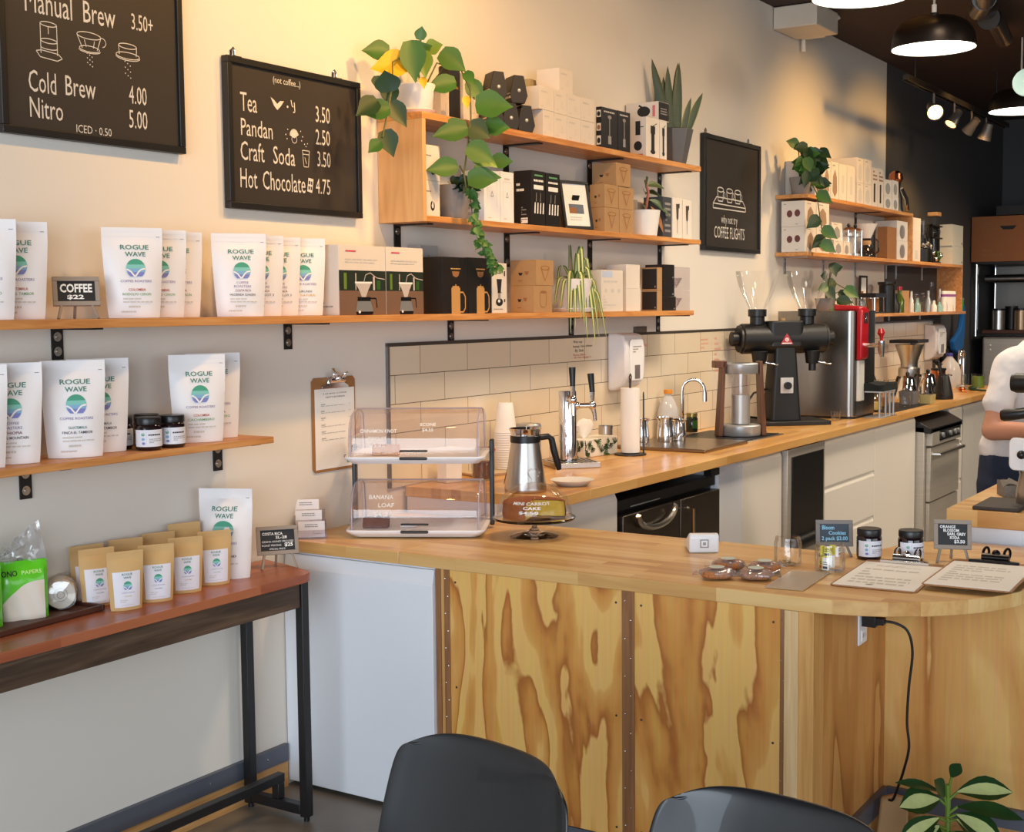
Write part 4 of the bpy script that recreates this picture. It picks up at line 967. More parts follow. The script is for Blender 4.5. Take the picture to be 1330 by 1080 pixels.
# leaning photo frame on the middle shelf
t = thing('photo_frame', 'black-framed photo leaning back beside the kraft pyramid', 'frame', (4.90, -.15, 1.883), R(-14))
Mx = Matrix.Rotation(R(-10), 4, 'X')
mb = MB()
for a in ((-.085, .085, 0, .012), (-.085, .085, .192, .204), (-.085, -.073, .012, .192), (.073, .085, .012, .192)): mb.box(a[0], a[1], -.01, .004, a[2], a[3], BLACK, Mx)
mb.build('frame', t, bevel=.001)
mb = MB(); mb.box(-.073, .073, -.003, .003, .012, .192, PAPER, Mx); p = mb.build('print', t, smooth=False)
printed('picture', p, flat(Mx @ Vector((-.073, -.003, .012)), (1, 0, 0), Mx.to_3x3() @ Vector((0, 0, 1)), .146, .18), [('r', .2, .3, .8, .52, mat('picture_blue', (96, 104, 120), .5, var=.4, scale=60)), ('r', .2, .3, .5, .44, KRAFTD), ('lines', .2, .7, .12, .24, 2, LGREY)])
mb = MB(); mb.box(-.02, .02, .0, .004, .0, .15, BLACK, Matrix.Translation((0, .062, 0)) @ Matrix.Rotation(R(20), 4, 'X')); mb.build('stand', t, smooth=False)
# ------------------------------------------------------------------ menu boards
def menu_board(label, x0, x1, z0, z1, draw_items, fw=.02, clips=True):
    t = thing('menu_board', label, 'menu board', (x0, 0, z0)); W_, H_ = x1 - x0, z1 - z0
    mb = MB()
    for a in ((0, W_, 0, fw), (0, W_, H_ - fw, H_), (0, fw, fw, H_ - fw), (W_ - fw, W_, fw, H_ - fw)): mb.box(a[0], a[1], -.03, -.004, a[2], a[3], BLACK)
    mb.build('frame', t, bevel=.002)
    mb = MB(); mb.box(fw, W_ - fw, -.02, -.006, fw, H_ - fw, BOARD); mb.build('slate', t, smooth=False)
    # world coordinates in, face fractions out
    F = Face(lambda u, v, d=0: Vector((u, -.0206 - d, v)), 1, 1)
    its = draw_items(x0, z0)
    printed('chalk_lettering', t, F, [i for i in its if i[0] == 'fit']); printed('chalk_drawing', t, F, [i for i in its if i[0] != 'fit'])
    if clips:
        for x in (W_ * .08, W_ * .83):
            mb = MB(); mb.tube([(x - .008, -.004, H_), (x - .008, -.004, H_ + .022), (x, -.004, H_ + .03), (x + .008, -.004, H_ + .022), (x + .008, -.004, H_)], .004, CHROME); mb.box(x - .016, x + .022, -.02, -.004, H_, H_ + .004, CHROME); mb.build('hanging_clip', t)
    return t
def T(x0, z0):
    def tx(t, a, b, z, h): return ('fit', t, a - x0, b - x0, z - z0, h, CHALK, .0)
    def ln(pts, w=.0022): return ('l', [(x - x0, z - z0) for x, z in pts], w, CHALK)
    def el(cx, cz, rx, rz, a0=0, a1=360, w=.0022): return ln([(cx + rx * math.cos(R(a0 + (a1 - a0) * i / 18)), cz + rz * math.sin(R(a0 + (a1 - a0) * i / 18))) for i in range(19)], w)
    def dot(x, z, r=.003): return ('e', x - x0, z - z0, r, r, CHALK)
    return tx, ln, el, dot
def board1(x0, z0):
    tx, ln, el, dot = T(x0, z0)
    it = [tx('Manual', 2.276, 2.425, 2.328, .062), tx('Brew', 2.462, 2.571, 2.331, .058), tx('3.50+', 2.628, 2.706, 2.34, .044), tx('Cold', 2.279, 2.365, 2.126, .056), tx('Brew', 2.395, 2.495, 2.13, .053), tx('Nitro', 2.28, 2.384, 2.06, .053), tx('4.00', 2.611, 2.675, 2.135, .05), tx('5.00', 2.609, 2.675, 2.068, .05), tx('ICED · 0.50', 2.426, 2.545, 2.036, .021)]
    # press, dripper, small brewer
    for z in (2.305, 2.262): it.append(el(2.347, z, .026, .006))
    it += [ln([(2.321, 2.305), (2.321, 2.228)]), ln([(2.373, 2.305), (2.373, 2.228)]), ln([(2.306, 2.232), (2.318, 2.218), (2.372, 2.214), (2.388, 2.222), (2.376, 2.232), (2.322, 2.236), (2.306, 2.232)]), el(2.347, 2.245, .026, .005, 180, 360), ln([(2.346, 2.298), (2.346, 2.28)])]
    it += [el(2.478, 2.297, .04, .009), ln([(2.438, 2.296), (2.455, 2.262)]), ln([(2.518, 2.296), (2.505, 2.262)]), el(2.479, 2.262, .034, .008), el(2.479, 2.259, .036, .008, 180, 360), el(2.521, 2.285, .014, .012, -80, 100), ln([(2.462, 2.285), (2.468, 2.266)]), ln([(2.496, 2.285), (2.492, 2.266)])]
    it += [el(2.611, 2.29, .032, .007), ln([(2.579, 2.29), (2.581, 2.265)]), ln([(2.643, 2.29), (2.641, 2.265)]), el(2.611, 2.264, .042, .009), el(2.611, 2.261, .043, .01, 180, 360)]
    for k in range(9): it += [dot(2.47 + (k % 3) * .008, 2.25 - k * .0042, .0018), dot(2.6 + (k % 3) * .009, 2.248 - k * .0055, .0018)]
    return it
def board2(x0, z0):
    tx, ln, el, dot = T(x0, z0)
    it = [tx('(not coffee...)', 3.197, 3.325, 2.271, .02), tx('Tea', 3.049, 3.122, 2.167, .058), tx('3.50', 3.397, 3.468, 2.171, .052), tx('Pandan', 3.049, 3.19, 2.093, .053), tx('2.50', 3.395, 3.466, 2.098, .05), tx('Craft', 3.045, 3.15, 2.018, .058), tx('Soda', 3.19, 3.292, 2.018, .056), tx('3.50', 3.401, 3.467, 2.027, .05), tx('Hot', 3.041, 3.115, 1.934, .06), tx('Chocolate', 3.14, 3.339, 1.935, .058), tx('4.75', 3.39, 3.463, 1.938, .05)]
    it += [('p', [(a - x0, b - z0) for a, b in ((3.184, 2.224), (3.198, 2.218), (3.214, 2.206), (3.228, 2.217), (3.246, 2.218), (3.23, 2.2), (3.214, 2.187), (3.2, 2.198))], CHALK), dot(3.262, 2.203, .004), ln([(3.279, 2.226), (3.283, 2.208), (3.29, 2.206)], .004), ln([(3.294, 2.22), (3.296, 2.19), (3.288, 2.188)], .004)]
    for k in range(16):
        a = R(20 + k * 10); it.append(ln([(3.29, 2.108), (3.29 + .022 * math.cos(a), 2.112 + .024 * math.sin(a))], .003))
    it += [el(3.29, 2.103, .012, .012)] + [dot(3.29 + .04 * math.cos(R(a)), 2.115 + .026 * math.sin(R(a)), .0022) for a in (-30, 0, 40, 140, 180, 210)]
    it += [ln([(3.327, 2.072), (3.333, 2.02), (3.355, 2.02), (3.361, 2.072), (3.327, 2.072)]), ln([(3.33, 2.06), (3.358, 2.06)]), ln([(3.338, 2.05), (3.346, 2.03)]), dot(3.345, 2.085, .002), dot(3.352, 2.095, .002), dot(3.338, 2.092, .002)]
    it += [('p', [(a - x0, b - z0) for a, b in ((3.353, 1.986), (3.378, 1.983), (3.37, 1.938), (3.346, 1.942))], CHALK), ('r', 3.354 - x0, 1.965 - z0, 3.362 - x0, 1.976 - z0, BOARD), ('r', 3.365 - x0, 1.964 - z0, 3.372 - x0, 1.975 - z0, BOARD), ('r', 3.352 - x0, 1.948 - z0, 3.36 - x0, 1.959 - z0, BOARD), ('r', 3.363 - x0, 1.947 - z0, 3.37 - x0, 1.958 - z0, BOARD)]
    return it
def board3(x0, z0):
    tx, ln, el, dot = T(x0, z0)
    it = [tx('why not try', 6.66, 6.878, 2.0, .045), tx('COFFEE FLIGHTS', 6.571, 6.976, 1.92, .062)]
    it += [ln([(6.555, 2.10), (6.99, 2.095), (6.99, 2.075), (6.555, 2.075), (6.555, 2.10)], .006), ln([(6.555, 2.10), (6.60, 2.135), (6.95, 2.13), (6.99, 2.095)], .006)]
    for c in (6.65, 6.77, 6.88): it += [ln([(c - .04, 2.175), (c - .03, 2.115), (c + .03, 2.115), (c + .04, 2.175)], .006), el(c, 2.175, .04, .012, w=.006), el(c + .045, 2.15, .014, .016, -90, 90, .005)]
    return it
menu_board('large framed chalk menu board at upper left listing manual brew, cold brew and nitro', 2.19, 2.812, 2.012, 2.70, board1)
menu_board('framed chalk menu board listing tea, pandan, craft soda and hot chocolate', 2.988, 3.622, 1.868, 2.325, board2)
menu_board('tall framed chalkboard with a drawing of three cups, beyond the box shelf', 6.43, 7.19, 1.85, 2.452, board3, .024)

# menu clipboard hung on the wall
def clipboard(label, loc, w, h, clipm, lines, upright=True, rz=0, tilt=0, paper=(.06, .03, .97, .88)):
    t = thing('clipboard', label, 'clipboard', loc, rz)
    if upright: U, V, N = Vector((1, 0, 0)), Vector((0, 0, 1)), Vector((0, -1, 0))
    else:
        U, V = Vector((1, 0, 0)), Vector((0, math.cos(tilt), math.sin(tilt))); N = U.cross(V)
    Mx = Matrix((U.to_4d(), V.to_4d(), N.to_4d(), (0, 0, 0, 1))).transposed(); Mx = Matrix([[U[i], V[i], N[i], 0] for i in range(3)] + [[0, 0, 0, 1]])
    HB = mat('hardboard_brown', (160, 112, 66), .55, var=.08)
    c = .012
    poly = [(c, 0), (w - c, 0), (w, c), (w, h - c), (w - c, h), (c, h), (0, h - c), (0, c)]
    mb = MB(); mb.prism(poly, .0005, .0035, HB, Mx); mb.build('board', t, bevel=.0008)
    mb = MB(); a, b, c2, d = paper; mb.prism([(a * w, b * h), (c2 * w, b * h), (c2 * w, d * h), (a * w, d * h)], .0036, .0044, PAPER, Mx); p = mb.build('menu_sheet', t, smooth=False)
    printed('menu_print', p, Face(lambda u, v, dd=0: Mx @ Vector((a * w + u, b * h + v, .0047 + dd)), (c2 - a) * w, (d - b) * h), lines)
    mb = MB(); k = w * .5; s = w * .30
    f = .30 / h if h < .35 else .75
    mb.prism([(k - s, h * (1 - .125 * f)), (k + s, h * (1 - .125 * f)), (k + s, h * (1 - .1 * f)), (k + s * .6, h * (1 - .06 * f)), (k + s * .5, h * (1 + .0 * f)), (k - s * .5, h * (1 + .0 * f)), (k - s * .6, h * (1 - .06 * f)), (k - s, h * (1 - .1 * f))], .0046, .012, clipm, Mx)
    mb.tube([Mx @ Vector((k - s * .55, h * (1 - .03 * f), .016)), Mx @ Vector((k + s * .55, h * (1 - .03 * f), .016))], .011, clipm, 12)
    for sx in (-1, 1):
        c_ = Vector((k + sx * s * .42, h * (1 + .01 * f), .026))
        mb.tube([Mx @ (c_ + Vector((math.cos(R(a)) * .008, math.sin(R(a)) * .012, math.sin(R(a)) * .014))) for a in range(-80, 280, 30)], .004, clipm)
    mb.ball(.012, clipm, Mx @ Vector((k, h * (1 - .01 * f), .026)), seg=10)
    mb.build('clip', t, bevel=.0008)
    return t
MENU = [('fit', '2 LB BAG COFFEE', .2, .8, .93, .018, INK), ('fit', 'SEPTEMBER', .27, .76, .885, .018, INK)]
for k, n in enumerate(('HOUSE 2', 'NEXUS', 'RAYOR 5', 'SUGAR 7', 'TEAGO 7', 'TRUNK 7')):
    MENU += [('t', n, .15, .80 - k * .085, .015, INK, 'l', 1, .01), ('lines', .15, .75, .78 - k * .085, .792 - k * .085, 1, GREY), ('lines', .85, .93, .79 - k * .085, .80 - k * .085, 1, GREY)]
MENU += [('e', .82, .07, .045, .03, TEAL1), ('lines', .7, .95, .11, .15, 2, INK)]
t = clipboard('brown clipboard with a printed coffee list hanging on the wall beside the pastry case', (3.366, -.001, 1.012), .226, .318, CHROME, MENU)
mb = MB(); mb.tube([(.113, -.004, .30), (.113, -.012, .33), (.113, -.004, .345), (.113, 0, .345)], .003, mat('brass_hook', (190, 150, 80), .3, 1)); mb.build('hook', t)
mb = MB(); mb.box(5.68, 5.80, -.013, -.001, 1.4365, 1.464, mat('dark_grey_plate', (92, 84, 78), .5)); tag(mb.build('wall_plate', bevel=.002), 'small dark grey plate on the tile trim above the soap dispenser', 'plate')

# ------------------------------------------------------------------ plants
def leaf(mb, base, d, up, L, Wd, m, fold=.25, droop=.25, heart=True, n=7, rib=None):
    d = Vector(d).normalized(); up = Vector(up); s = d.cross(up)
    if s.length < 1e-3: s = d.cross(Vector((1, 0, 0)))
    s.normalize(); u = s.cross(d).normalized(); base = Vector(base)
    prof = [0, .62, .95, 1, .86, .56, .26, 0] if heart else [0, .38, .7, .92, 1, .86, .5, 0]
    v = []
    for i, p in enumerate(prof):
        t = i / (len(prof) - 1); c = base + d * (L * t) - Vector((0, 0, 1)) * (droop * L * t * t)
        back = d * (-.10 * L) * (1 if heart and i == 1 else 0)
        for k in (-1, -.5, 0, .5, 1): v.append(c + back * abs(k) + s * (Wd / 2 * p * k) + u * (fold * Wd * p * abs(k) ** 1.4 * .5))
    f = []; m2 = []
    for i in range(len(prof) - 1):
        for k in range(4): 
            f.append((i * 5 + k, i * 5 + k + 1, i * 5 + k + 6, i * 5 + k + 5)); m2.append(k)
    if rib:
        mb.raw(v, [q for q, k in zip(f, m2) if k in (0, 3)], m); mb.raw(v, [q for q, k in zip(f, m2) if k in (1, 2)], rib)
    else: mb.raw(v, f, m)
def pot_lathe(r0, r1, h, m, wall=.006, seg=32, rim=0):
    mb = MB(); mb.lathe([(0, 0), (r0 * .92, 0), (r0, .004), (r1, h), (r1 - wall, h), (r1 - wall - .003, h * .8), (0, h * .8)], m, seg=seg)
    return mb
CERW = mat('white_ceramic', (232, 228, 222), .3)
# pothos on the box shelf
t = thing('potted_pothos', 'trailing pothos in a white pot with saucer on top of the box shelf', 'plant', (3.826, -.112, 2.2325))
pm = MB(); pm.lathe([(0, .008), (.052, .008), (.056, .012), (.07, .10), (.067, .105), (.062, .1), (.058, .085), (0, .083)], CERW, seg=36); pm.build('pot', t)
mb = MB(); mb.lathe([(0, .0), (.055, 0), (.07, .014), (.067, .016), (.055, .007), (0, .007)], CERW, seg=32); mb.build('saucer', t)
mb = MB(); mb.cyl(.057, .084, .088, SOIL); mb.build('soil', t)
sm, lm, ym = MB(), MB(), MB()
tr = Vector((3.826, -.112, 2.2325))
def P_(x, y, z): return Vector((x, y, z)) - tr
leaves = [ # (x,y,z tip-base),(dir),L,W,mat
 ((3.67, -.12, 2.425), (-.7, -.3, .1), .09, .06, GREEN), ((3.69, -.19, 2.385), (-.8, -.3, -.05), .125, .08, YELLOW),
 ((3.685, -.2, 2.46), (.1, -.3, -1), .12, .072, GREEN), ((3.75, -.2, 2.435), (.1, -.3, -1), .08, .05, GREEN2), ((3.78, -.14, 2.43), (.5, -.2, .3), .07, .055, GREEN),
 ((3.905, -.23, 2.345), (-1, -.3, -.12), .10, .058, GREEN), ((3.87, -.1, 2.50), (.1, -.1, .6), .05, .035, GREEN), ((3.92, -.15, 2.46), (.8, -.3, -.5), .1, .07, GREEN), ((3.88, -.12, 2.465), (.5, -.2, .2), .06, .05, GREEN2),
 ((4.02, -.2, 2.37), (.6, -.3, -.7), .08, .05, GREEN), ((4.06, -.18, 2.38), (.4, -.2, -.9), .075, .05, GREEN2), ((3.97, -.22, 2.39), (.2, -.2, -.2), .05, .035, GREEN),
 ((3.99, -.25, 2.275), (.9, -.35, .05), .125, .085, GREEN), ((3.945, -.25, 2.19), (-.95, -.3, -.12), .12, .07, GREEN), ((3.96, -.24, 2.2), (.7, -.2, -.3), .08, .07, DGREEN), ((4.05, -.25, 2.205), (.8, -.3, .05), .085, .06, GREEN),
 ((3.935, -.25, 2.125), (.8, -.3, -.35), .1, .07, GREEN), ((3.97, -.24, 2.115), (.8, -.3, -.4), .1, .06, GREEN2), ((4.09, -.25, 2.085), (.85, -.3, .1), .075, .05, GREEN),
 ((3.88, -.25, 2.05), (-.95, -.25, .0), .105, .06, GREEN), ((3.92, -.26, 2.01), (.9, -.3, .05), .1, .065, GREEN), ((3.96, -.25, 2.02), (.9, -.3, .08), .1, .055, GREEN), ((4.015, -.24, 2.07), (.2, -.2, -1), .035, .025, GREEN2),
 ((3.56, -.2, 2.27), (-.1, -.3, .6), .075, .07, DGREEN), ((3.50, -.2, 2.235), (-.5, -.35, -.3), .08, .06, DGREEN), ((3.55, -.21, 2.215), (-.9, -.3, -.1), .085, .06, GREEN), ((3.565, -.2, 2.24), (.5, -.3, -.7), .085, .052, DGREEN), ((3.53, -.2, 2.145), (.3, -.3, -.8), .08, .055, DGREEN), ((3.51, -.2, 2.105), (-.5, -.25, -.4), .05, .04, GREEN), ((3.61, -.16, 2.31), (.1, -.2, -1), .07, .05, DGREEN), ((3.565, -.15, 2.33), (.0, -.2, -1), .04, .035, DGREEN),
]
for p, d, L, W_, m in leaves:
    if m is YELLOW: ym = MB()
    leaf(ym if m is YELLOW else lm, P_(*p), img(d[0], d[2], .2 if d[0] < 0 else .1), (-.8, -.55, .3), L * 1.1, W_ * 1.28, m, .2, .12)
    if m is YELLOW: ym.build('yellow_leaf', t)['label'] = 'large yellowed leaf with brown edge'
for q_, l_ in (((3.745, -.2, 2.345), .035), ((3.93, -.25, 2.30), .04)):
    ym = MB(); leaf(ym, P_(*q_), img(.2, -1), (-.8, -.5, .3), l_, .03, YELLOW); ym.build('yellow_leaf', t)['label'] = 'small yellowed leaf'
fol = lm.build('foliage', t)
for pts in ([(3.83, -.11, 2.32), (3.78, -.15, 2.40), (3.70, -.17, 2.42), (3.62, -.17, 2.38), (3.59, -.19, 2.30), (3.56, -.2, 2.24), (3.52, -.2, 2.12)],
            [(3.87, -.11, 2.32), (3.90, -.15, 2.42), (3.98, -.2, 2.40), (3.99, -.23, 2.33), (3.97, -.245, 2.22), (3.945, -.245, 2.12), (3.915, -.25, 2.03), (3.93, -.25, 1.98)],
            [(3.88, -.11, 2.32), (3.97, -.16, 2.44), (4.03, -.19, 2.40), (4.06, -.2, 2.32), (4.0, -.24, 2.3)], [(3.95, -.245, 2.15), (4.0, -.24, 2.12), (4.03, -.24, 2.03)], [(3.915, -.25, 2.03), (3.89, -.25, 2.055)], [(3.86, -.11, 2.32), (3.85, -.1, 2.42), (3.875, -.1, 2.5)]):
    sm.tube([P_(*p) for p in pts], .0032, STEM, 6)
sm.build('vine', t)
# ivy pot inside the shelf
t = thing('potted_ivy', 'grey pot of ivy trailing down below the middle shelf', 'plant', (4.045, -.105, 1.8795))
CERG = mat('grey_stoneware', (140, 132, 126), .55, var=.12, scale=40)
pot_lathe(.052, .068, .125, CERG).build('pot', t)
mb = MB(); mb.cyl(.06, .10, .104, SOIL); mb.build('soil', t)
IVY = mat('ivy_green', (66, 108, 46), .45, var=.4, scale=30)
lm, sm = MB(), MB(); rr = random.Random(5)
path = [(0, -.02, .115), (-.04, -.09, .13), (-.06, -.125, .06), (-.05, -.13, -.03), (-.02, -.13, -.08), (.03, -.12, -.11), (.09, -.11, -.15), (.13, -.10, -.18)]
sm.tube(path, .002, STEM, 5)
for i in range(80):
    t_ = i / 79 * (len(path) - 1.001); a = int(t_); q = Vector(path[a]).lerp(Vector(path[a + 1]), t_ - a)
    leaf(lm, q + Vector((rr.uniform(-.014, .014), rr.uniform(-.02, .0), rr.uniform(-.012, .012))), img(rr.uniform(-1, 1), rr.uniform(-.9, .3)), (-.8, -.55, .3), rr.uniform(.02, .034), rr.uniform(.018, .03), IVY if i > 16 else DGREEN, .2, .2)
for i in range(16): leaf(lm, (rr.uniform(-.05, .02), rr.uniform(-.06, 0), .11 + rr.uniform(0, .05)), (rr.uniform(-1, .5), -.6, rr.uniform(-.4, .6)), (-.5, -.8, .4), .04, .036, DGREEN)
lm.build('foliage', t); sm.build('vine', t)
# snake plant
t = thing('snake_plant', 'snake plant in a faceted grey pot at the right end of the top shelf', 'plant', (5.905, -.105, 2.2325))
mb = MB(); DG_ = mat('dark_grey_pot', (92, 90, 90), .4)
oc = lambda r: [(r * math.cos(R(22.5 + 45 * i)), r * math.sin(R(22.5 + 45 * i))) for i in range(8)]
mb.prism(oc(.058), 0, .17, DG_, None, oc(.095)); mb.build('pot', t, bevel=.003)
mb = MB(); mb.cyl(.08, .1705, .173, SOIL); mb.build('soil', t)
mb = MB(); SN = mat('snake_leaf', (36, 58, 34), .4, var=.5, scale=5, ani=(2, 2, 12)); SN2 = mat('snake_leaf_edge', (120, 128, 62), .5)
for x, y, dx, dy, L, W_ in ((-.05, .0, -.22, .15, .34, .06), (.0, .01, -.04, .05, .31, .05), (.02, -.01, .05, .0, .33, .055), (.04, .0, .10, .05, .34, .055), (.05, -.03, .2, -.1, .17, .04), (.07, -.04, .35, -.2, .21, .05), (-.02, .02, .0, .1, .26, .05)):
    d = Vector((dx, dy, 1)).normalized(); s_ = Vector((.83, -.55, 0)); v = []
    for i in range(9):
        k = i / 8; p = Vector((x, y, .165)) + d * L * k + Vector((dx * .06 * k * k, 0, 0)); wd = W_ / 2 * (math.sin(PI * min(1, .25 + k * .75)) ** .7 if k < 1 else 0) 
        for q in (-1, -.8, 0, .8, 1): v.append(p + s_ * wd * q + Vector((.4, .6, 0)) * abs(q) * wd * .4)
    f = [(i * 5 + j, i * 5 + j + 1, i * 5 + j + 6, i * 5 + j + 5) for i in range(8) for j in range(4)]
    mb.raw(v, [q for i, q in enumerate(f) if i % 4 in (1, 2)], SN); mb.raw(v, [q for i, q in enumerate(f) if i % 4 in (0, 3)], SN2 if L < .25 else SN)
mb.build('foliage', t)
# rubber plant
t = thing('rubber_plant', 'small red-tinged rubber plant in a white pot on the middle shelf', 'plant', (5.545, -.125, 1.8795))
pot_lathe(.062, .078, .118, CERW).build('pot', t)
mb = MB(); mb.cyl(.07, .095, .098, SOIL); mb.build('soil', t)
sm, lm = MB(), MB(); RS = mat('red_stem', (150, 84, 70), .5); RB = mat('olive_leaf', (74, 92, 56), .35, var=.3, scale=8)
sm.tube([(.0, 0, .09), (.01, -.01, .14), (.03, -.01, .2), (.02, 0, .26)], .007, RS)
for p, d, L, W_, m in (((.02, 0, .19), (-.8, -.3, .4), .11, .035, RB), ((.02, 0, .22), (-.5, -.3, .8), .10, .03, RB), ((.02, 0, .23), (.9, -.3, .25), .13, .05, RB), ((.03, 0, .2), (1, -.2, .15), .13, .045, DGREEN), ((.03, -.01, .17), (.9, -.4, -.3), .14, .06, RB), ((.0, 0, .14), (-.9, -.5, .15), .12, .03, RB), ((.03, -.02, .14), (.8, -.3, -.9), .12, .05, KRAFTD)):
    leaf(lm, p, d, (-.4, -.6, .6), L, W_, m, .3, .3, False)
sm.build('stem', t); lm.build('foliage', t)
# spider plant
t = thing('spider_plant', 'striped spider plant in a white pot on the long shelf', 'plant', (4.905, -.125, 1.539))
mb = MB(); mb.lathe([(0, .01), (.066, .01), (.07, .016), (.074, .135), (.068, .138), (.066, .115), (0, .113)], mat('white_stoneware', (222, 216, 212), .4, var=.05, scale=60), seg=36); mb.build('pot', t)
mb = MB(); mb.lathe([(0, 0), (.078, 0), (.086, .014), (.083, .016), (.07, .006), (0, .006)], CERW, seg=32); mb.build('saucer', t)
mb = MB(); rr = random.Random(11); SG = mat('spider_green', (84, 112, 50), .45, var=.2); SC = mat('spider_cream', (206, 206, 140), .5)
def blade(p0, dr, L, rise, fall, wd):
    wd *= 1.55; v = []; n = 10; s_ = (Vector((-dr[1], dr[0], 0)).normalized() * .6 + Vector((.5, -.8, 0)) * .6).normalized()
    for i in range(n + 1):
        k = i / n; p = Vector(p0) + Vector((dr[0], dr[1], 0)) * L * (k if k < .5 else .5 + (k - .5) * .45) + Vector((0, 0, rise * math.sin(PI * min(k * 1.1, 1)) * .8 - fall * k * k))
        w_ = wd / 2 * (1 - k ** 3) + .0005
        for q in (-1, -.4, .4, 1): v.append(p + s_ * w_ * q + Vector((0, 0, abs(q) * w_ * .5)))
    f = [(i * 4 + j, i * 4 + j + 1, i * 4 + j + 5, i * 4 + j + 4) for i in range(n) for j in range(3)]
    mb.raw(v, [q for i, q in enumerate(f) if i % 3 != 1], SG); mb.raw(v, [q for i, q in enumerate(f) if i % 3 == 1], SC)
for a, L, r_, fa, w_ in ((200, .12, .05, .2, .014), (225, .13, .04, .14, .013), (250, .10, .1, .22, .014), (275, .12, .06, .25, .016), (300, .13, .05, .22, .015), (320, .16, .08, .2, .014), (340, .17, .09, .12, .014), (10, .16, .1, .08, .012), (160, .14, .06, .08, .012), (180, .15, .05, .1, .012), (240, .05, .17, .02, .014), (300, .04, .2, .0, .016), (80, .03, .21, .0, .014), (330, .08, .15, .05, .014), (270, .08, .07, .14, .013), (350, .2, .05, .2, .012), (310, .18, .03, .24, .013), (212, .15, .02, .18, .01), (285, .10, .12, .12, .014), (335, .14, .12, .14, .014), (235, .12, .1, .16, .013), (20, .12, .14, .05, .012), (120, .1, .12, .08, .012), (305, .09, .16, .08, .014), (260, .06, .2, .03, .014), (195, .13, .1, .13, .013)):
    blade((.01 * math.cos(R(a)), .01 * math.sin(R(a)), .11), (math.cos(R(a)), math.sin(R(a))), L, r_, fa, w_)
mb.build('foliage', t)
# far pothos plants
def bushy(name, label, loc, r, h, n, seed, trail=()):
    t = thing(name, label, 'plant', loc)
    pot_lathe(.05, .065, .1, CERG).build('pot', t)
    lm, sm = MB(), MB(); rr = random.Random(seed)
    for i in range(n):
        a = rr.uniform(0, 2 * PI); z = rr.uniform(.06, h); q = r * rr.uniform(.3, 1) * (1.2 - .5 * z / h)
        p = Vector((q * math.cos(a) * .8 - .02, -.02 - abs(q * math.sin(a)) * .6, z))
        leaf(lm, p, img(rr.uniform(-1, 1), rr.uniform(-.8, .5)), (-.8, -.55, .3), rr.uniform(.07, .1), rr.uniform(.055, .075), DGREEN if rr.random() < .8 else GREEN, .2, .2)
        sm.tube([(0, 0, .08), p * .6 + Vector((0, 0, .04)), p], .003, STEM, 5)
    for line in trail:
        sm.tube(line, .0035, STEM, 5)
        for k, p in enumerate(line[1:]): leaf(lm, p, img((-1) ** k * .8, -.4), (-.8, -.55, .3), .1, .08, DGREEN if k % 2 else GREEN, .2, .2)
    lm.build('foliage', t); sm.build('vine', t)
bushy('potted_pothos', 'dark bushy pothos at the left end of the far top shelf', (7.545, -.13, 2.2005), .2, .27, 48, 2, ([(0, -.05, .1), (-.06, -.12, .0), (-.03, -.13, -.14), (.0, -.13, -.2), (.06, -.13, -.25), (-.02, -.13, -.28)],))
bushy('potted_pothos', 'pothos with few heart leaves standing on the far lowest shelf behind the steel brewer', (8.07, -.10, 1.501), .16, .33, 11, 9, ([(0, -.05, .2), (.06, -.1, .16), (.14, -.14, .02), (.1, -.14, -.02), (.2, -.12, -.03)],))
# ------------------------------------------------------------------ wall table and what stands on it
t = thing('console_table', 'narrow wall table with a red-brown wood top, dark apron and black square-tube legs', 'table', (0, 0, 0))
mb = MB(); mb.prism([(.6, -.292), (2.99, -.292)] + arc(2.99, -.232, .06, -90, -20, 6) + [(3.085, -.14), (3.12, -.012), (.6, -.012)], .741, .766, REDW); mb.build('tabletop', t, bevel=.003)
mb = MB(); mb.box(.65, 2.985, -.275, -.25, .665, .7405, DKW); mb.box(.65, 2.985, -.05, -.03, .665, .7405, DKW); mb.build('apron', t, bevel=.002)
for y0, y1 in ((-.281, -.253), (-.05, -.022)):
    mb = MB(); mb.box(2.987, 3.017, y0, y1, .014, .7405, BLACK); l = mb.build('leg', t, bevel=.002)
    mb = MB(); mb.cyl(.009, 0, .014, BLKPL, (3.002, (y0 + y1) / 2, 0), 14); mb.build('foot', l)
mb = MB(); mb.box(2.987, 3.017, -.252, -.051, .02, .05, BLACK); mb.build('cross_bar', t, bevel=.002)
mb = MB(); mb.box(.7, 3.02, -.165, -.137, .098, .126, BLACK); mb.box(2.99, 3.018, -.165, -.137, .0505, .098, BLACK); mb.build('stretcher', t, bevel=.002)
ZT = .7665
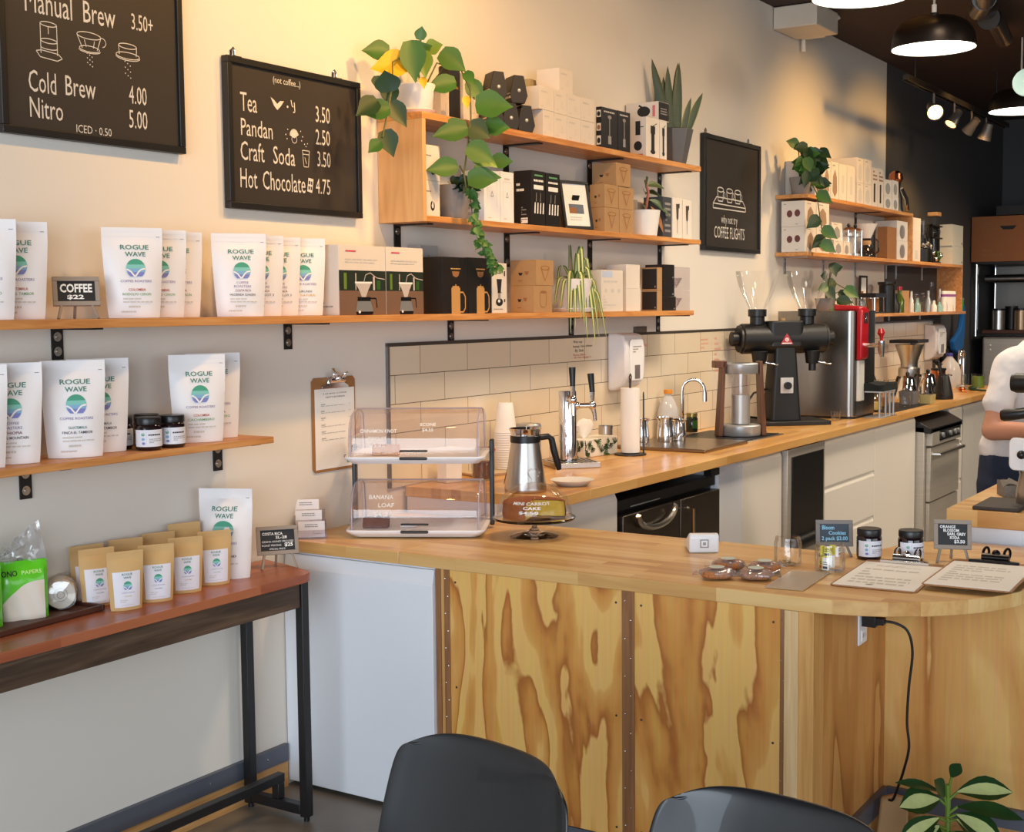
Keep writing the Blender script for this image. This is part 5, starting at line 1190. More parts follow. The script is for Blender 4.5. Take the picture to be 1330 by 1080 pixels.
# kraft sample bags
PLAB = mat('bag_label_white', (228, 226, 234), .55)
lab = (.1, .06, .9, .66, PLAB)
def kitems(c): return [('logo', logo_items(.5, .42, .08, .155 / .098)), ('lettering', [('fit', 'ROGUE', .35, .65, .60, .036, TXTG, .008), ('fit', 'WAVE', .39, .61, .545, .036, TXTG, .008), ('fit', 'COFFEE ROASTERS', .3, .7, .30, .016, VIOL), ('fit', 'COLOMBIA', .38, .62, .24, .018, c), ('lines', .25, .75, .14, .2, 2, LGREY), ('lines', .3, .7, .09, .11, 1, LGREY)])]
GK = 'small kraft coffee bags on the wall table'
ks = [((2.395, -.19), -24, AMB, 'kraft coffee bag standing farthest forward on the wall table, amber origin line'), ((2.385, -.09), -20, TL, 'kraft coffee bag just behind the foremost one, half hidden at its left'),
      ((2.508, -.185), -30, TL, 'front-row kraft coffee bag second from the left, dark teal origin line'), ((2.632, -.168), -30, ORG, 'front-row kraft coffee bag third from the left, red origin line'), ((2.752, -.16), -30, GRN, 'front-row kraft coffee bag nearest the big white bag'),
      ((2.405, -.026), -14, AMB, 'rearmost kraft coffee bag at the left, against the wall behind the filter papers'), ((2.53, -.04), -22, AMB, 'kraft coffee bag at the wall showing only its top edge, left of three'), ((2.65, -.04), -22, AMB, 'kraft coffee bag at the wall showing only its top edge, middle of three'), ((2.745, -.045), -22, AMB, 'kraft coffee bag at the wall, tallest top edge, beside the big white bag')]
for i, ((x, y), rz, c, lb) in enumerate(ks):
    make_bag(40 + i, (x, y, ZT), R(rz), lb, GK, .098, .157 if i < 8 else .172, .038, BAGK, kitems(c), .0008, lab, 'coffee bag')
make_bag(60, (2.85, -.112, ZT), R(-66), 'big white coffee bag standing sideways at the right of the kraft bags', None, .165, .265, .10, BAGW, white_items('ESPRESSO', 'HOUSE BLEND', ORG, NAVY, 0, .275 / .142), .003)
# hand towel like plastic behind
t = thing('plastic_bundle', 'white plastic bundle slumped between the big white bag and the wall', 'bag', (2.955, -.04, ZT))
mb = MB(); rr = random.Random(8); mb.ball(.05, FILM, (-.02, 0, .15), 1.1, .5, 1.1, 20); mb.ball(.045, PAPER, (-.01, .004, .13), 1.1, .4, 1.0, 18); mb.ball(.04, PAPER, (.0, .0, .06), 1.0, .45, 1.45, 18)
for v in mb.bm.verts: v.co += Vector([noise.noise(v.co * 30 + Vector((k, 0, 0))) * .012 for k in range(3)])
mb.build('wrapping', t)
# tray with filter-paper packs
t = thing('serving_tray', 'dark wood tray under the green filter-paper packs', 'tray', (2.13, -.10, ZT), R(3))
mb = MB(); RD = mat('dark_tray_wood', (74, 40, 28), .5, var=.15, scale=12, ani=(3, 30, 30)); mb.box(-.5, .215, -.05, .082, .001, .007, RD); mb.box(-.5, .215, -.062, -.05, .001, .016, RD); mb.box(-.5, .215, .082, .09, .001, .016, RD); mb.box(.215, .225, -.062, .09, .001, .016, RD); mb.build('tray_body', t, bevel=.002)
NEON = mat('green_pack_film', (96, 200, 36), .25, var=.1, coat=.4)
FPAP = mat('filter_paper', (226, 214, 200), .8, var=.04, scale=20)
def filter_pack(label, loc, rz):
    t = thing('filter_pack', label, 'filter papers', loc, rz, 'green filter paper packs')
    w, h, d = .13, .15, .045
    def grid(fn, nu, nv, m, mb):
        v = [fn(i / nu, j / nv) for j in range(nv + 1) for i in range(nu + 1)]
        mb.raw(v, [(j * (nu + 1) + i, j * (nu + 1) + i + 1, (j + 1) * (nu + 1) + i + 1, (j + 1) * (nu + 1) + i) for j in range(nv) for i in range(nu)], m)
    ed = lambda u: max(0, 1 - abs(2 * u - 1) ** 5) ** .5
    fr = lambda u, v_: Vector(((u - .5) * w, -d / 2 * ed(u) * max(.0, 1 - max(0, v_ - .7) * 3.2) - .002 + .002 * math.sin(u * 17 + v_ * 9), v_ * h))
    bk = lambda u, v_: Vector(((u - .5) * w, d / 2 * ed(u) * max(.0, 1 - max(0, v_ - .7) * 3.2) + .002, v_ * h))
    mb = MB(); grid(fr, 12, 10, NEON, mb); grid(bk, 12, 10, NEON, mb); mb.build('printed_film', t)
    mb = MB()
    grid(lambda u, v_: fr(.12 + .8 * u * (1 if 1 else 0), v_ * (.30 + .36 * math.sin(PI / 2 * min(1, u * 1.25)))) + Vector((0, -.0015, 0)), 14, 8, FPAP, mb)
    mb.build('paper_filters', t)
    F = Face(lambda u, v_, dd=0: fr(u / w, v_ / h) + Vector((0, -.001 - dd, 0)), w, h)
    printed('pack_lettering', t, F, [('fit', 'ONO', .12, .42, .76, .09, INK, .02), ('fit', 'PAPERS', .5, .88, .78, .06, mat('pale_green_ink', (190, 236, 140), .6), .02), ('lines', .2, .4, .03, .06, 1, GREY)])
    mb = MB()
    top = lambda u, v_, s_: Vector(((u - .5) * w * (1 - .25 * v_), s_ * .004 * (1 - v_) + .02 * noise.noise(Vector((u * 5, v_ * 4, s_))), h * .98 + v_ * (.03 + .075 * u) + .01 * noise.noise(Vector((u * 7, 3, v_ * 5)))))
    for s_ in (1, -1): grid(lambda u, v_: top(u, v_, s_), 14, 7, FILM, mb)
    mb.build('clear_wrapper', t)
    return t
filter_pack('green and clear pack of white filter papers on the tray beside the rolled pack', (2.165, -.062, ZT + .0075), R(-28))
filter_pack('green pack of filter papers at the far left edge of the tray', (2.03, -.058, ZT + .0075), R(-30))
t = thing('filter_roll_pack', 'clear wrapped roll of round filter papers lying at the right end of the tray', 'filter papers', (2.30, -.045, ZT + .0085), R(-38))
mb = MB(); Mx = Matrix.Translation((0, 0, .04)) @ Matrix.Rotation(PI / 2, 4, 'X'); mb.cyl(.037, -.05, .038, FPAP, seg=28, M=Mx); mb.build('paper_roll', t, bevel=.001)
mb = MB(); mb.lathe([(.018, .0392), (.0165, .0392)], GREY, M=Mx); mb.lathe([(.01, .0393), (.008, .0393)], GREY, M=Mx); mb.build('roll_end_mark', t)
mb = MB(); mb.lathe([(0, .048), (.038, .046), (.043, .03), (.043, -.05), (.03, -.06), (.01, -.075), (.02, -.09)], FILM, M=Mx, seg=18)
for v in mb.bm.verts: v.co += Vector([noise.noise(v.co * 40 + Vector((k, 0, 0))) * .008 for k in range(3)]); v.co.z = max(v.co.z, .001)
mb.build('clear_wrapper', t)
mb = MB(); mb.box(-.055, -.012, .0, .04, .004, .05, NEON); mb.build('green_end', t, bevel=.006)
easel_sign('tilted chalkboard sign on the table end pricing a Costa Rica coffee', (3.035, -.145, ZT), R(-40), .128, .088, [('fit', 'COSTA RICA', .06, .66, .76, .13, CW, .02), ('fit', 'SL-28', .45, .78, .58, .13, CW, .02), ('fit', 'GEISHA HONEY PROCESS', .04, .97, .40, .09, CW), ('fit', 'ROAST PRICING', .04, .6, .22, .09, CW), ('fit', '$25', .7, .95, .2, .17, CW, .03), ('fit', 'SPECIAL PRICE', .25, .72, .05, .08, CW)], .04, 16)

# stepped business card holder on the counter end
t = thing('card_holder', 'clear stepped holder of white business cards on the counter end by the wall', 'card holder', (3.29, -.055, .8165), R(-48))
mb = MB(); mb.box(-.05, .05, -.05, .045, 0, .003, SMOKE)
for k in range(3): mb.box(-.048, .048, -.045 + k * .03, -.043 + k * .03, .003, .028 + k * .03, CLEARP)
mb.box(-.05, -.048, -.05, .045, .003, .05, CLEARP); mb.box(.048, .05, -.05, .045, .003, .05, CLEARP); mb.build('holder_body', t)
CARD = mat('business_card', (238, 234, 236), .55)
for k in range(3):
    Mx = Matrix.Translation((-.004 - k * .008 + .006, -.036 + k * .03, .004 + k * .032)) @ Matrix.Rotation(R(-14), 4, 'X')
    mb = MB(); mb.box(-.043, .043, 0, .006, 0, .052, CARD, Mx); c = mb.build('card_stack', t, bevel=.0006)
    printed('card_print', c, flat(Mx @ Vector((-.043, 0, 0)), (1, 0, 0), Mx.to_3x3() @ Vector((0, 0, 1)), .086, .052), [('lines', .25, .75, .6, .85, 2, GREY), ('lines', .55, .9, .15, .4, 2, LGREY)])

# ------------------------------------------------------------------ front counter items
ZF = .8165
# two-tier pastry case
t = thing('pastry_case', 'two-tier pastry display with clear domed lids, white trays and black side posts', 'display case', (3.548, -.31, ZF), R(-61))
PW = mat('white_plastic_tray', (238, 238, 242), .3)
def rrect(hx, hy, r, n=5):
    o = []
    for cx, cy, a in ((hx - r, -hy + r, -90), (hx - r, hy - r, 0), (-hx + r, hy - r, 90), (-hx + r, -hy + r, 180)):
        o += [(cx + r * math.cos(R(a + 90 * i / n)), cy + r * math.sin(R(a + 90 * i / n))) for i in range(n + 1)]
    return o
hx, hy = .228, .15
for z, nm in ((0, 'lower'), (.238, 'upper')):
    mb = MB(); mb.prism(rrect(hx - .02, hy - .02, .03), z + .004, z + .018, PW, None, rrect(hx - .004, hy - .004, .03)); mb.prism(rrect(hx - .004, hy - .004, .03), z + .018, z + .022, PW, None, rrect(hx, hy, .03)); mb.prism(rrect(hx, hy, .03), z + .022, z + .028, PW)
    tr_ = mb.build('tray', t, bevel=.002)
    mb = MB(); mb.box(-.045, .045, -hy - .007, -hy + .004, z + .019, z + .028, BLKPL); mb.build('handle', tr_, bevel=.003)
    # roll-top lid: profile in (y,z), extruded in x with rounded corners
    lidy = lambda q: -(hy - .012) * max(0, 1 - max(0, (q - .062) / .114) ** 2.4) ** (1 / 2.4)
    prof = [(-hy + .012, .028), (-hy + .012, .062)] + [(lidy(.062 + .114 * k), .062 + .114 * k) for k in (.15, .3, .45, .58, .7, .8, .87, .92, .96, .985, .998)] + [(.02, .176), (.07, .170), (.115, .148), (hy - .012, .028)]
    mb = MB(); xs = (-hx + .014, -hx + .018, -hx + .03, hx - .03, hx - .018, hx - .014); sh = (.05, .02, 0, 0, .02, .05)
    v = [(x, y * (1 - s_ * .6), z + .028 + (q - .028) * (1 - s_ * 1.2)) for x, s_ in zip(xs, sh) for y, q in prof]; n = len(prof)
    f = [(i * n + k, i * n + k + 1, (i + 1) * n + k + 1, (i + 1) * n + k) for i in range(len(xs) - 1) for k in range(n - 1)] + [tuple(range(n)), tuple(range((len(xs) - 1) * n, len(xs) * n))]
    mb.raw(v, f, SMOKE); lid = mb.build('clear_lid', t, ang=50)
    mb = MB(); EDGE = mat('lavender_plastic_edge', (176, 168, 186), .3)
    for x in (-hx + .022, hx - .022): mb.tube([(x, y * .985, z + q - .002) for y, q in prof], .0022, EDGE, 6)
    mb.tube([(-hx + .022, -.0, z + .1745), (hx - .022, -.0, z + .1745)], .002, EDGE, 6); mb.build('lid_edge', lid)
    mb = MB(); mb.box(-.045, .045, -hy + .002, -hy + .014, z + .044, z + .05, BLKPL); mb.build('lid_grip', lid, bevel=.002)
    F = Face(lambda u, v_, d=0: Vector((-hx + .03 + u, lidy(.05 + v_) - .0012 - d, z + .05 + v_)), 2 * hx - .06, .09)
    its = [('fit', 'CINNAMON KNOT', .06, .36, .62, .12, CW, .01), ('fit', 'BISCUIT', .13, .28, .36, .12, CW, .01), ('fit', '$3.75', .14, .27, .12, .12, CW, .01), ('fit', 'SCONE', .55, .68, .85, .1, CW, .01), ('fit', '$4.25', .57, .66, .66, .1, CW, .01)] if z else [('fit', 'BANANA', .12, .32, .85, .14, CW, .01), ('fit', 'LOAF', .2, .33, .58, .14, CW, .01), ('fit', '$4.25', .16, .32, .25, .16, CW, .01)]
    printed('marker_lettering', lid, F, its)
for sx in (-1, 1):
    for y in (.09,):
        mb = MB(); mb.box(sx * hx - .007 + sx * .006, sx * hx + .007 + sx * .006, y - .018, y + .018, .01, .30 if sx > 0 else .285, BLKPL); mb.build('side_post', t, bevel=.003)
LOAF = mat('golden_pastry', (206, 146, 84), .7, var=.25, scale=60, bump=.4); BROWNIE = mat('brown_cake', (112, 58, 36), .75, var=.3, scale=60, bump=.4)
def slab(name, label, loc, rz, m, sx, sy, sz, seed):
    mb = MB(); bm2 = mb.bm; bmesh.ops.create_cube(bm2, size=1); bmesh.ops.subdivide_edges(bm2, edges=bm2.edges[:], cuts=4, use_grid_fill=True)
    mb.mi(m)
    for v in bm2.verts:
        v.co = Vector((v.co.x * sx, v.co.y * sy, (v.co.z + .5) * sz)); k = noise.noise(v.co * 60 + Vector((seed, 0, 0)))
        v.co += Vector((k * .004, k * .003, max(0, k) * .008 if v.co.z > sz * .6 else 0))
    return tag(mb.build(name, None, loc, rz), label, 'pastry')
ca = Matrix.Translation((3.548, -.31, ZF)) @ Matrix.Rotation(R(-61), 4, 'Z')
p = ca @ Vector((-.10, -.075, .2672)); slab('pastry_slice', 'golden pastry slice on the upper tray of the pastry case', p, R(-58), LOAF, .085, .055, .03, 1)
p = ca @ Vector((-.135, -.08, .0292)); slab('cake_slice', 'dark brown cake slice on the lower tray of the pastry case', p, R(-58), BROWNIE, .082, .055, .03, 4)
p = ca @ Vector((-.03, -.07, .0292)); slab('wafer_slice', 'thin pale slice lying on the lower tray of the pastry case', p, R(-50), mat('pale_wafer', (224, 218, 212), .6), .05, .035, .006, 6)
# cake stand
t = thing('cake_stand', 'clear glass footed cake stand with domed cover and white marker lettering', 'cake stand', (3.655, -.69, ZF))
mb = MB(); mb.lathe([(0, .004), (.05, .004), (.078, .001), (.079, .003), (.05, .011), (.018, .02), (.009, .032), (.009, .044), (.02, .052), (.06, .056), (.132, .058), (.136, .064), (.133, .066), (.06, .0605), (0, .06)], GLASS, seg=48); mb.build('stand', t)
mb = MB(); mb.lathe([(.120, .0665), (.122, .075), (.119, .1), (.108, .128), (.088, .15), (.06, .166), (.03, .174), (.012, .177), (.009, .186), (.014, .192), (.021, .202), (.021, .212), (.014, .22), (0, .222)], CLEAR, seg=48); d_ = mb.build('dome', t)
a0 = R(208)
def domef(u, v_, d=0):
    a = a0 + (u - .1) / .115; k = v_ / .05; r = .121 - .0 - .022 * k * k; z = .088 + v_ * .8
    return Vector(((r + .001 + d) * math.cos(a), (r + .001 + d) * math.sin(a), z))
printed('marker_lettering', d_, Face(domef, .2, .055), [('fit', 'MINI CARROT', .16, .82, .66, .2, CW, .02), ('fit', 'CAKE', .36, .64, .36, .2, CW, .02), ('fit', '$4.50', .30, .60, .05, .2, CW, .02)])
CAKEY = mat('yellow_crumb', (206, 168, 66), .85, var=.15, scale=50, bump=.3); CRUST = mat('cake_crust', (152, 84, 36), .7, var=.2, scale=40)
t = thing('cake', 'cut yellow cake with a brown crust under the glass dome', 'cake', (3.655, -.69, ZF + .0665))
mb = MB(); pr = [(0, 0), (.102, 0), (.104, .012), (.1, .05), (.08, .054), (0, .054)]
mb.lathe(pr, CRUST, seg=36, arc=(R(-68), R(196))); mb.build('crust', t)
mb = MB()
for a in (R(-68), R(196)): mb.face([(math.cos(a) * r * .98, math.sin(a) * r * .98, .002 + z * .93) for r, z in pr], CAKEY)
mb.prism([(0, 0)] + [(.1 * math.cos(R(a)), .1 * math.sin(R(a))) for a in range(-60, 190, 10)], .003, .05, CAKEY); mb.build('crumb', t, smooth=False)
# card reader
t = thing('card_reader', 'white wedge-shaped card reader with a dark square emblem', 'card reader', (3.70, -1.262, ZF), R(-58))
mb = MB(); Mx = Matrix(((0, 0, 1, 0), (1, 0, 0, 0), (0, 1, 0, 0), (0, 0, 0, 1)))
mb.prism([(-.055, .0), (.06, 0), (.06, .02), (-.035, .058), (-.052, .056), (-.058, .05)], -.045, .045, WHITE, Mx); mb.build('reader_body', t, bevel=.006, bseg=3)
printed('emblem', t, flat((-.045, -.0575, .002), (1, 0, 0), (0, -.04, 1), .09, .052), [('r', .36, .28, .64, .77, GREY), ('r', .395, .34, .605, .71, WHITE), ('r', .45, .44, .55, .6, GREY), ('r', .46, .46, .46, .46, WHITE)])
# cookie packets
COOK = mat('granola_cookie', (176, 112, 62), .7, var=.5, scale=120, bump=.6); STK = mat('sage_sticker', (196, 204, 192), .6)
def packet(i, label, loc, rz):
    t = thing('cookie_packet', label, 'cookie packet', loc, rz, 'film wrapped cookie packets'); t.scale = (.84, .84, .95)
    mb = MB(); rr = random.Random(i)
    for k in range(2): mb.lathe([(0, .004), (.034, .004), (.04, .01), (.04, .018), (.034, .024), (0, .025)], COOK, (-.012 + .024 * k, rr.uniform(-.005, .005), .0), 24)
    mb.build('cookies', t)
    mb = MB(); mb.ball(.058, FILM, (0, 0, .016), 1, .72, .28, 28)
    for sx in (-1, 1): mb.raw([(sx * .05, -.02, .014), (sx * .05, .02, .014), (sx * .078, .034, .024), (sx * .08, .0, .006), (sx * .078, -.034, .02)], [(0, 1, 2, 3), (0, 3, 4)], FILM)
    for v in mb.bm.verts: v.co += Vector([noise.noise(v.co * 60 + Vector((k * 5, i, 0))) * .006 for k in range(3)]); v.co.z = max(.0006, v.co.z)
    mb.build('clear_film', t)
    mb = MB(); mb.cyl(.025, .034, .0348, STK, seg=28); mb.build('round_sticker', t)
packet(1, 'film wrapped cookie packet at the front left of the four on the counter', (3.325, -1.478, ZF), R(-70))
packet(2, 'film wrapped cookie packet at the front right of the four on the counter', (3.365, -1.575, ZF), R(-62))
packet(3, 'film wrapped cookie packet at the back left of the four on the counter', (3.455, -1.455, ZF), R(-66))
packet(4, 'film wrapped cookie packet at the back right, beside the empty glass jar', (3.475, -1.555, ZF + .0), R(-40))
# glass jars
def gjar(label, loc, r, h):
    t = thing('glass_jar', label, 'jar', loc)
    mb = MB(); mb.lathe([(0, .001), (r * .9, .001), (r, .006), (r, h * .82), (r * .9, h * .9), (r * .9, h), (r * .86, h), (r * .86, h * .9), (r * .95, h * .8), (r * .95, .008), (0, .005)], CLEAR, seg=36)
    mb.lathe([(r * .92, h * .9), (r * .95, h * .92), (r * .92, h * .94)], CLEAR, seg=36); mb.build('glass', t)
    return t
gjar('nearly empty clear glass tip jar behind the cookie packets', (3.60, -1.575, ZF), .039, .082)
for k, (x, y) in enumerate(((3.605, -1.585), (3.588, -1.565), (3.612, -1.568))):
    mb = MB(); mb.cyl(.0125, 0, .0018, mat('coin', (168, 142, 96), .35, 1), (x, y, ZF + .0055 + k * .002), 18); tag(mb.build('coin'), f'coin at the bottom of the glass tip jar, {("lowest", "middle", "topmost")[k]} of three', 'coin', 'coins in the tip jar')
gjar('squat clear glass jar filled with small yellow and white matchboxes', (3.575, -1.708, ZF), .042, .078)
YB = mat('matchbox_yellow', (216, 204, 60), .5); rr = random.Random(4)
for k in range(9):
    a = R(k * 40 + 10); r_ = .0225; z = ZF + .0065 + (0 if k < 5 else .037)
    if k >= 5: a = R(k * 90); 
    t = thing('matchbox', f'tiny matchbox in the squat jar, {("front white one", "front right yellow one", "right yellow one", "back yellow one", "left white one", "upper yellow one at the front", "upper yellow one at the right", "upper white one at the back", "upper yellow one at the left")[k]}', 'matchbox', (3.575 + r_ * math.cos(a), -1.708 + r_ * math.sin(a), z), a + PI / 2, 'matchboxes in the squat jar')
    mb = MB(); mb.box(-.009, .009, -.004, .004, 0, .035 if k < 5 else .026, PAPER if k in (0, 4, 7) else YB); mb.build('sleeve', t, bevel=.0008)
    printed('sleeve_print', t, flat((-.009, -.004, 0), (1, 0, 0), (0, 0, 1), .018, .035), [('r', .1, .1, .9, .3, ORG if k % 2 else NAVY), ('lines', .1, .9, .4, .7, 2, INK)])
easel_sign('blue-slate easel sign lettered in light blue for bloom cookies, behind the jar of matchboxes', (3.815, -1.638, ZF), R(-63), .108, .078, [('r', 0, 0, 1, 1, mat('slate_blue', (48, 60, 74), .5)), ('fit', 'Bloom', .08, .5, .70, .22, CB, .02), ('fit', 'Cookies', .3, .9, .42, .2, CB, .02), ('fit', '2 pack $3.00', .06, .96, .12, .2, CB, .02)], .026, 12, mat('grey_sign_frame', (128, 122, 118), .6))
easel_sign('grey easel sign lettered in white for an orange and grapefruit soda, behind the right clipboard', (3.88, -1.965, ZF), R(-72), .104, .085, [('fit', 'ORANGE', .06, .6, .80, .13, CW, .03), ('fit', 'BLOSSOM', .18, .72, .63, .13, CW, .03), ('fit', 'EARL GREY', .32, .95, .46, .13, CW, .03), ('fit', 'SODA', .4, .74, .29, .13, CW, .03), ('fit', '$3.50', .55, .92, .1, .15, CW, .03)], .036, 16)
# clear pouch of cards
t = thing('plastic_sleeve', 'flat clear plastic sleeve holding a printed card at the counter edge', 'sleeve', (3.27, -1.635, ZF))
q = [(0, 0), (.01, -.105), (.275, -.085), (.252, .017)]
mb = MB(); mb.prism(q, .0025, .0033, mat('clear_sleeve', (222, 208, 188), .15, var=.05, alpha=.55)); mb.build('clear_sleeve', t, smooth=False)
mb = MB(); mb.prism([(.03, -.012), (.038, -.092), (.21, -.08), (.19, .0)], .0006, .0022, mat('printed_card', (206, 186, 160), .6, var=.15, scale=30)); c = mb.build('card', t, smooth=False)
printed('card_picture', c, Face(lambda u, v_, d=0: Vector((.04 + v_, -.085 + u, .0024 + d)), .075, .14), [('r', .3, .05, .95, .35, mat('salmon_print', (220, 150, 120), .6)), ('r', .2, .4, .8, .6, GREY), ('lines', .1, .9, .65, .9, 3, GREY)])
# clipboards lying on the counter
CLL = [('lines', .2, .8, .82, .9, 2, LGREY), ('lines', .12, .85, .1, .75, 6, LGREY), ('e', .42, .09, .05, .02, GREY)]
c1 = clipboard('flat clipboard with a pale menu and chrome clip, left of the two on the counter', (3.385, -1.772, ZF), .226, .40, CHROME, CLL, False, R(-86.5), 0, (.03, .02, .97, .9))
c2 = clipboard('second clipboard with a black clip resting on its neighbour at the rounded counter corner', (3.455, -1.992, ZF + .012), .226, .40, mat('black_clip', (34, 30, 30), .3, .8), [('lines', .1, .8, .15, .85, 8, LGREY)], False, R(-88), R(0), (.03, .02, .97, .9))
mb = MB(); mb.box(3.60, 3.72, -2.14, -2.04, ZF + .0003, ZF + .012, mat('paper_stack', (226, 216, 204), .7)); tag(mb.build('paper_pad', smooth=False), 'small paper pad propping up the right clipboard', 'pad')
# ------------------------------------------------------------------ rear counter items
ZR = .9145
CUPM = mat('paper_cup', (236, 232, 228), .6)
t = thing('cup_stack', 'tall stack of upside-down white paper cups behind the pastry case', 'cups', (4.40, -.10, ZR + .012), 0)
for k in range(16):
    mb = MB(); z = .0 + k * .0095; mb.lathe([(.0445, z), (.0455, z + .002), (.044, z + .005)] + ([(.030, z + .115), (.028, z + .118), (0, z + .118)] if k == 15 else [(.0435, z + .0094)]), CUPM, seg=32); mb.build('cup', t)
mb = MB(); mb.prism(rrect(.16, .07, .02), 0, .011, mat('pale_tray', (206, 188, 160), .5), None, rrect(.165, .075, .02)); tag(mb.build('sample_tray', None, (4.36, -.10, ZR), R(-20), bevel=.002), 'pale flat tray beneath the paper cup stack', 'tray')
t = thing('thermal_carafe', 'conical brushed steel carafe with black band and handle behind the cake dome', 'carafe', (3.955, -.47, ZR))
mb = MB(); mb.lathe([(0, 0), (.072, 0), (.074, .004), (.074, .012), (.05, .175), (.05, .178)], STEEL, seg=44); mb.build('body', t)
mb = MB(); mb.lathe([(.0505, .172), (.053, .174), (.053, .195), (.0505, .197)], BLKPL, seg=40); mb.build('band', t)
mb = MB(); mb.lathe([(.05, .197), (.05, .205), (.058, .222), (.055, .222), (.047, .205), (0, .203)], CHROME, seg=40); mb.build('rim', t)
mb = MB(); k = Matrix.Rotation(R(-40), 4, 'Z')
mb.tube([k @ Vector(p) for p in ((.045, 0, .186), (.085, 0, .19), (.098, 0, .18), (.106, 0, .14), (.122, 0, .085), (.126, 0, .07))], [.011, .011, .012, .0125, .0115, .008], BLKPL, 10); mb.build('handle', t)
t = thing('steel_canister', 'dull steel canister standing behind the carafe', 'canister', (4.57, -.10, ZR))
mb = MB(); mb.lathe([(0, 0), (.048, 0), (.05, .004), (.05, .165), (.046, .172), (0, .174)], mat('dull_steel', (168, 166, 160), .42, .9), seg=32); mb.build('body', t)
mb = MB(); mb.lathe([(.0505, .15), (.052, .152), (.052, .172), (.048, .177), (0, .178)], SILVER, seg=32); mb.build('lid', t)
t = thing('glass_jar', 'clear jar with a red rim standing behind the pastry case', 'jar', (4.13, -.17, ZR))
mb = MB(); mb.lathe([(0, 0), (.04, 0), (.046, .11), (.044, .11), (.038, .006), (0, .006)], CLEAR, seg=24); mb.build('glass', t)
mb = MB(); mb.lathe([(.046, .108), (.0485, .11), (.0485, .12), (.045, .12)], mat('red_rim', (190, 50, 44), .4), seg=24); mb.build('rim', t)
mb = MB(); mb.cyl(.036, .008, .07, mat('brown_beans', (110, 70, 44), .7, var=.5, scale=90), seg=20); mb.build('contents', t)
t = thing('tongs', 'steel serving tongs standing upright behind the pastry case', 'tongs', (4.12, -.33, ZR), R(-45))
mb = MB()
for s_ in (-1, 1): mb.prism([(s_ * .04, 0), (s_ * .05, 0), (s_ * .012, .15), (s_ * .004, .15)], -.008, .008, CHROME, MXZ)
mb.build('arms', t, bevel=.001)
mb = MB(); mb.tube([(.016 * math.cos(R(a)), 0, .165 + .016 * math.sin(R(a))) for a in range(0, 360, 30)], .004, GUNM, closed=True); mb.build('ring', t)
t = thing('paper_box', 'small open white box behind the pastry case left of the red-rimmed jar', 'box', (4.03, -.09, ZR), R(-20)); mb = MB(); mb.box(-.035, .035, -.03, .03, 0, .115, PAPER); mb.build('carton_body', t, bevel=.002); mb = MB(); mb.box(-.03, .03, -.025, .025, .115, .13, PAPER); mb.build('napkins', t, bevel=.004)
# beer-style tap tower
t = thing('tap_tower', 'chrome drink tap tower with two black handles and a steel drip tray', 'tap tower', (4.68, -.22, ZR))
mb = MB(); mb.lathe([(0, .008), (.055, .008), (.055, .014), (.037, .018), (.036, .30), (.034, .306), (0, .308)], CHROME, seg=40); mb.build('column', t)
for ang, hz in ((-138, .275), (-57, .245)):
    a = R(ang); d = Vector((math.cos(a), math.sin(a), 0)); O = d * .034 + Vector((0, 0, hz))
    mb = MB(); mb.tube([O, O + d * .055], .011, CHROME, 12); mb.ball(.016, CHROME, O + d * .004, seg=14); mb.ball(.017, CHROME, O + d * .066, sz=1.2, seg=14)
    mb.tube([O + d * .066, O + d * .075 + Vector((0, 0, -.035)), O + d * .078 + Vector((0, 0, -.062))], [.012, .009, .008], CHROME, 12)
    mb.tube([O + d * .066, O + d * .066 + Vector((0, 0, .055))], [.008, .011], CHROME, 12); f_ = mb.build('tap', t)
    mb = MB(); q = O + d * .066 + Vector((0, 0, .055)); mb.tube([q, q + Vector((0, 0, .006)), q + Vector((0, 0, .075)) + d * -.006], [.011, .0105, .014], BLKPL, 12); mb.build('tap_handle', f_)
mb = MB(); Mx = Matrix.Rotation(R(-42), 4, 'Z'); mb.box(-.085, .105, -.105, .075, 0, .022, STEEL, Mx); mb.build('drip_tray', t, bevel=.002)
mb = MB()
for k in range(9): mb.box(-.075 + k * .02, -.067 + k * .02, -.095, .045, .022, .0232, GUNM, Mx)
mb.build('drip_grate', t, smooth=False)
mb = MB(); mb.lathe([(0, .003), (.05, .003), (.075, .02), (.08, .021), (.052, 0), (0, 0)], CERW, seg=40); tag(mb.build('plate', None, (4.17, -.535, ZR)), 'shallow white plate near the front corner of the rear worktop', 'plate')
t = thing('tissue_box', 'tissue box printed with green monstera leaves', 'tissue box', (5.07, -.105, ZR), R(-8))
mb = MB(); mb.box(-.12, .12, -.06, .06, 0, .078, mat('tissue_box_card', (226, 220, 206), .6)); mb.build('carton_body', t, bevel=.003)
it = []; rr = random.Random(6)
for k in range(16):
    cx, cy, a, L = rr.uniform(.06, .94), rr.uniform(.1, .9), rr.uniform(0, 2 * PI), rr.uniform(.25, .45); m = DGREEN if k % 3 else GREEN
    for q in (-.5, -.25, 0, .25, .5):
        b = a + q * 1.6; ex, ey = min(.98, max(.02, cx + .33 * L * math.cos(b))), min(.97, max(.03, cy + L * math.sin(b))); it.append(('l', [(cx, cy), (ex, ey)], .05, m))
printed('leaf_print', t, flat((-.12, -.06, 0), (1, 0, 0), (0, 0, 1), .24, .078), it)
printed('leaf_print', t, flat((-.12, .06, 0), (0, -1, 0), (0, 0, 1), .12, .078), it)
mb = MB()
mb.lathe([(.012, .078), (.03, .1), (.046, .13), (.034, .155), (.01, .16)], PAPER, (-.04, 0, 0), 20, None, 1.2, .35)
for v in mb.bm.verts: v.co += Vector([noise.noise(v.co * 25 + Vector((k * 4, 0, 0))) * .012 for k in range(3)])
mb.build('tissue', t)
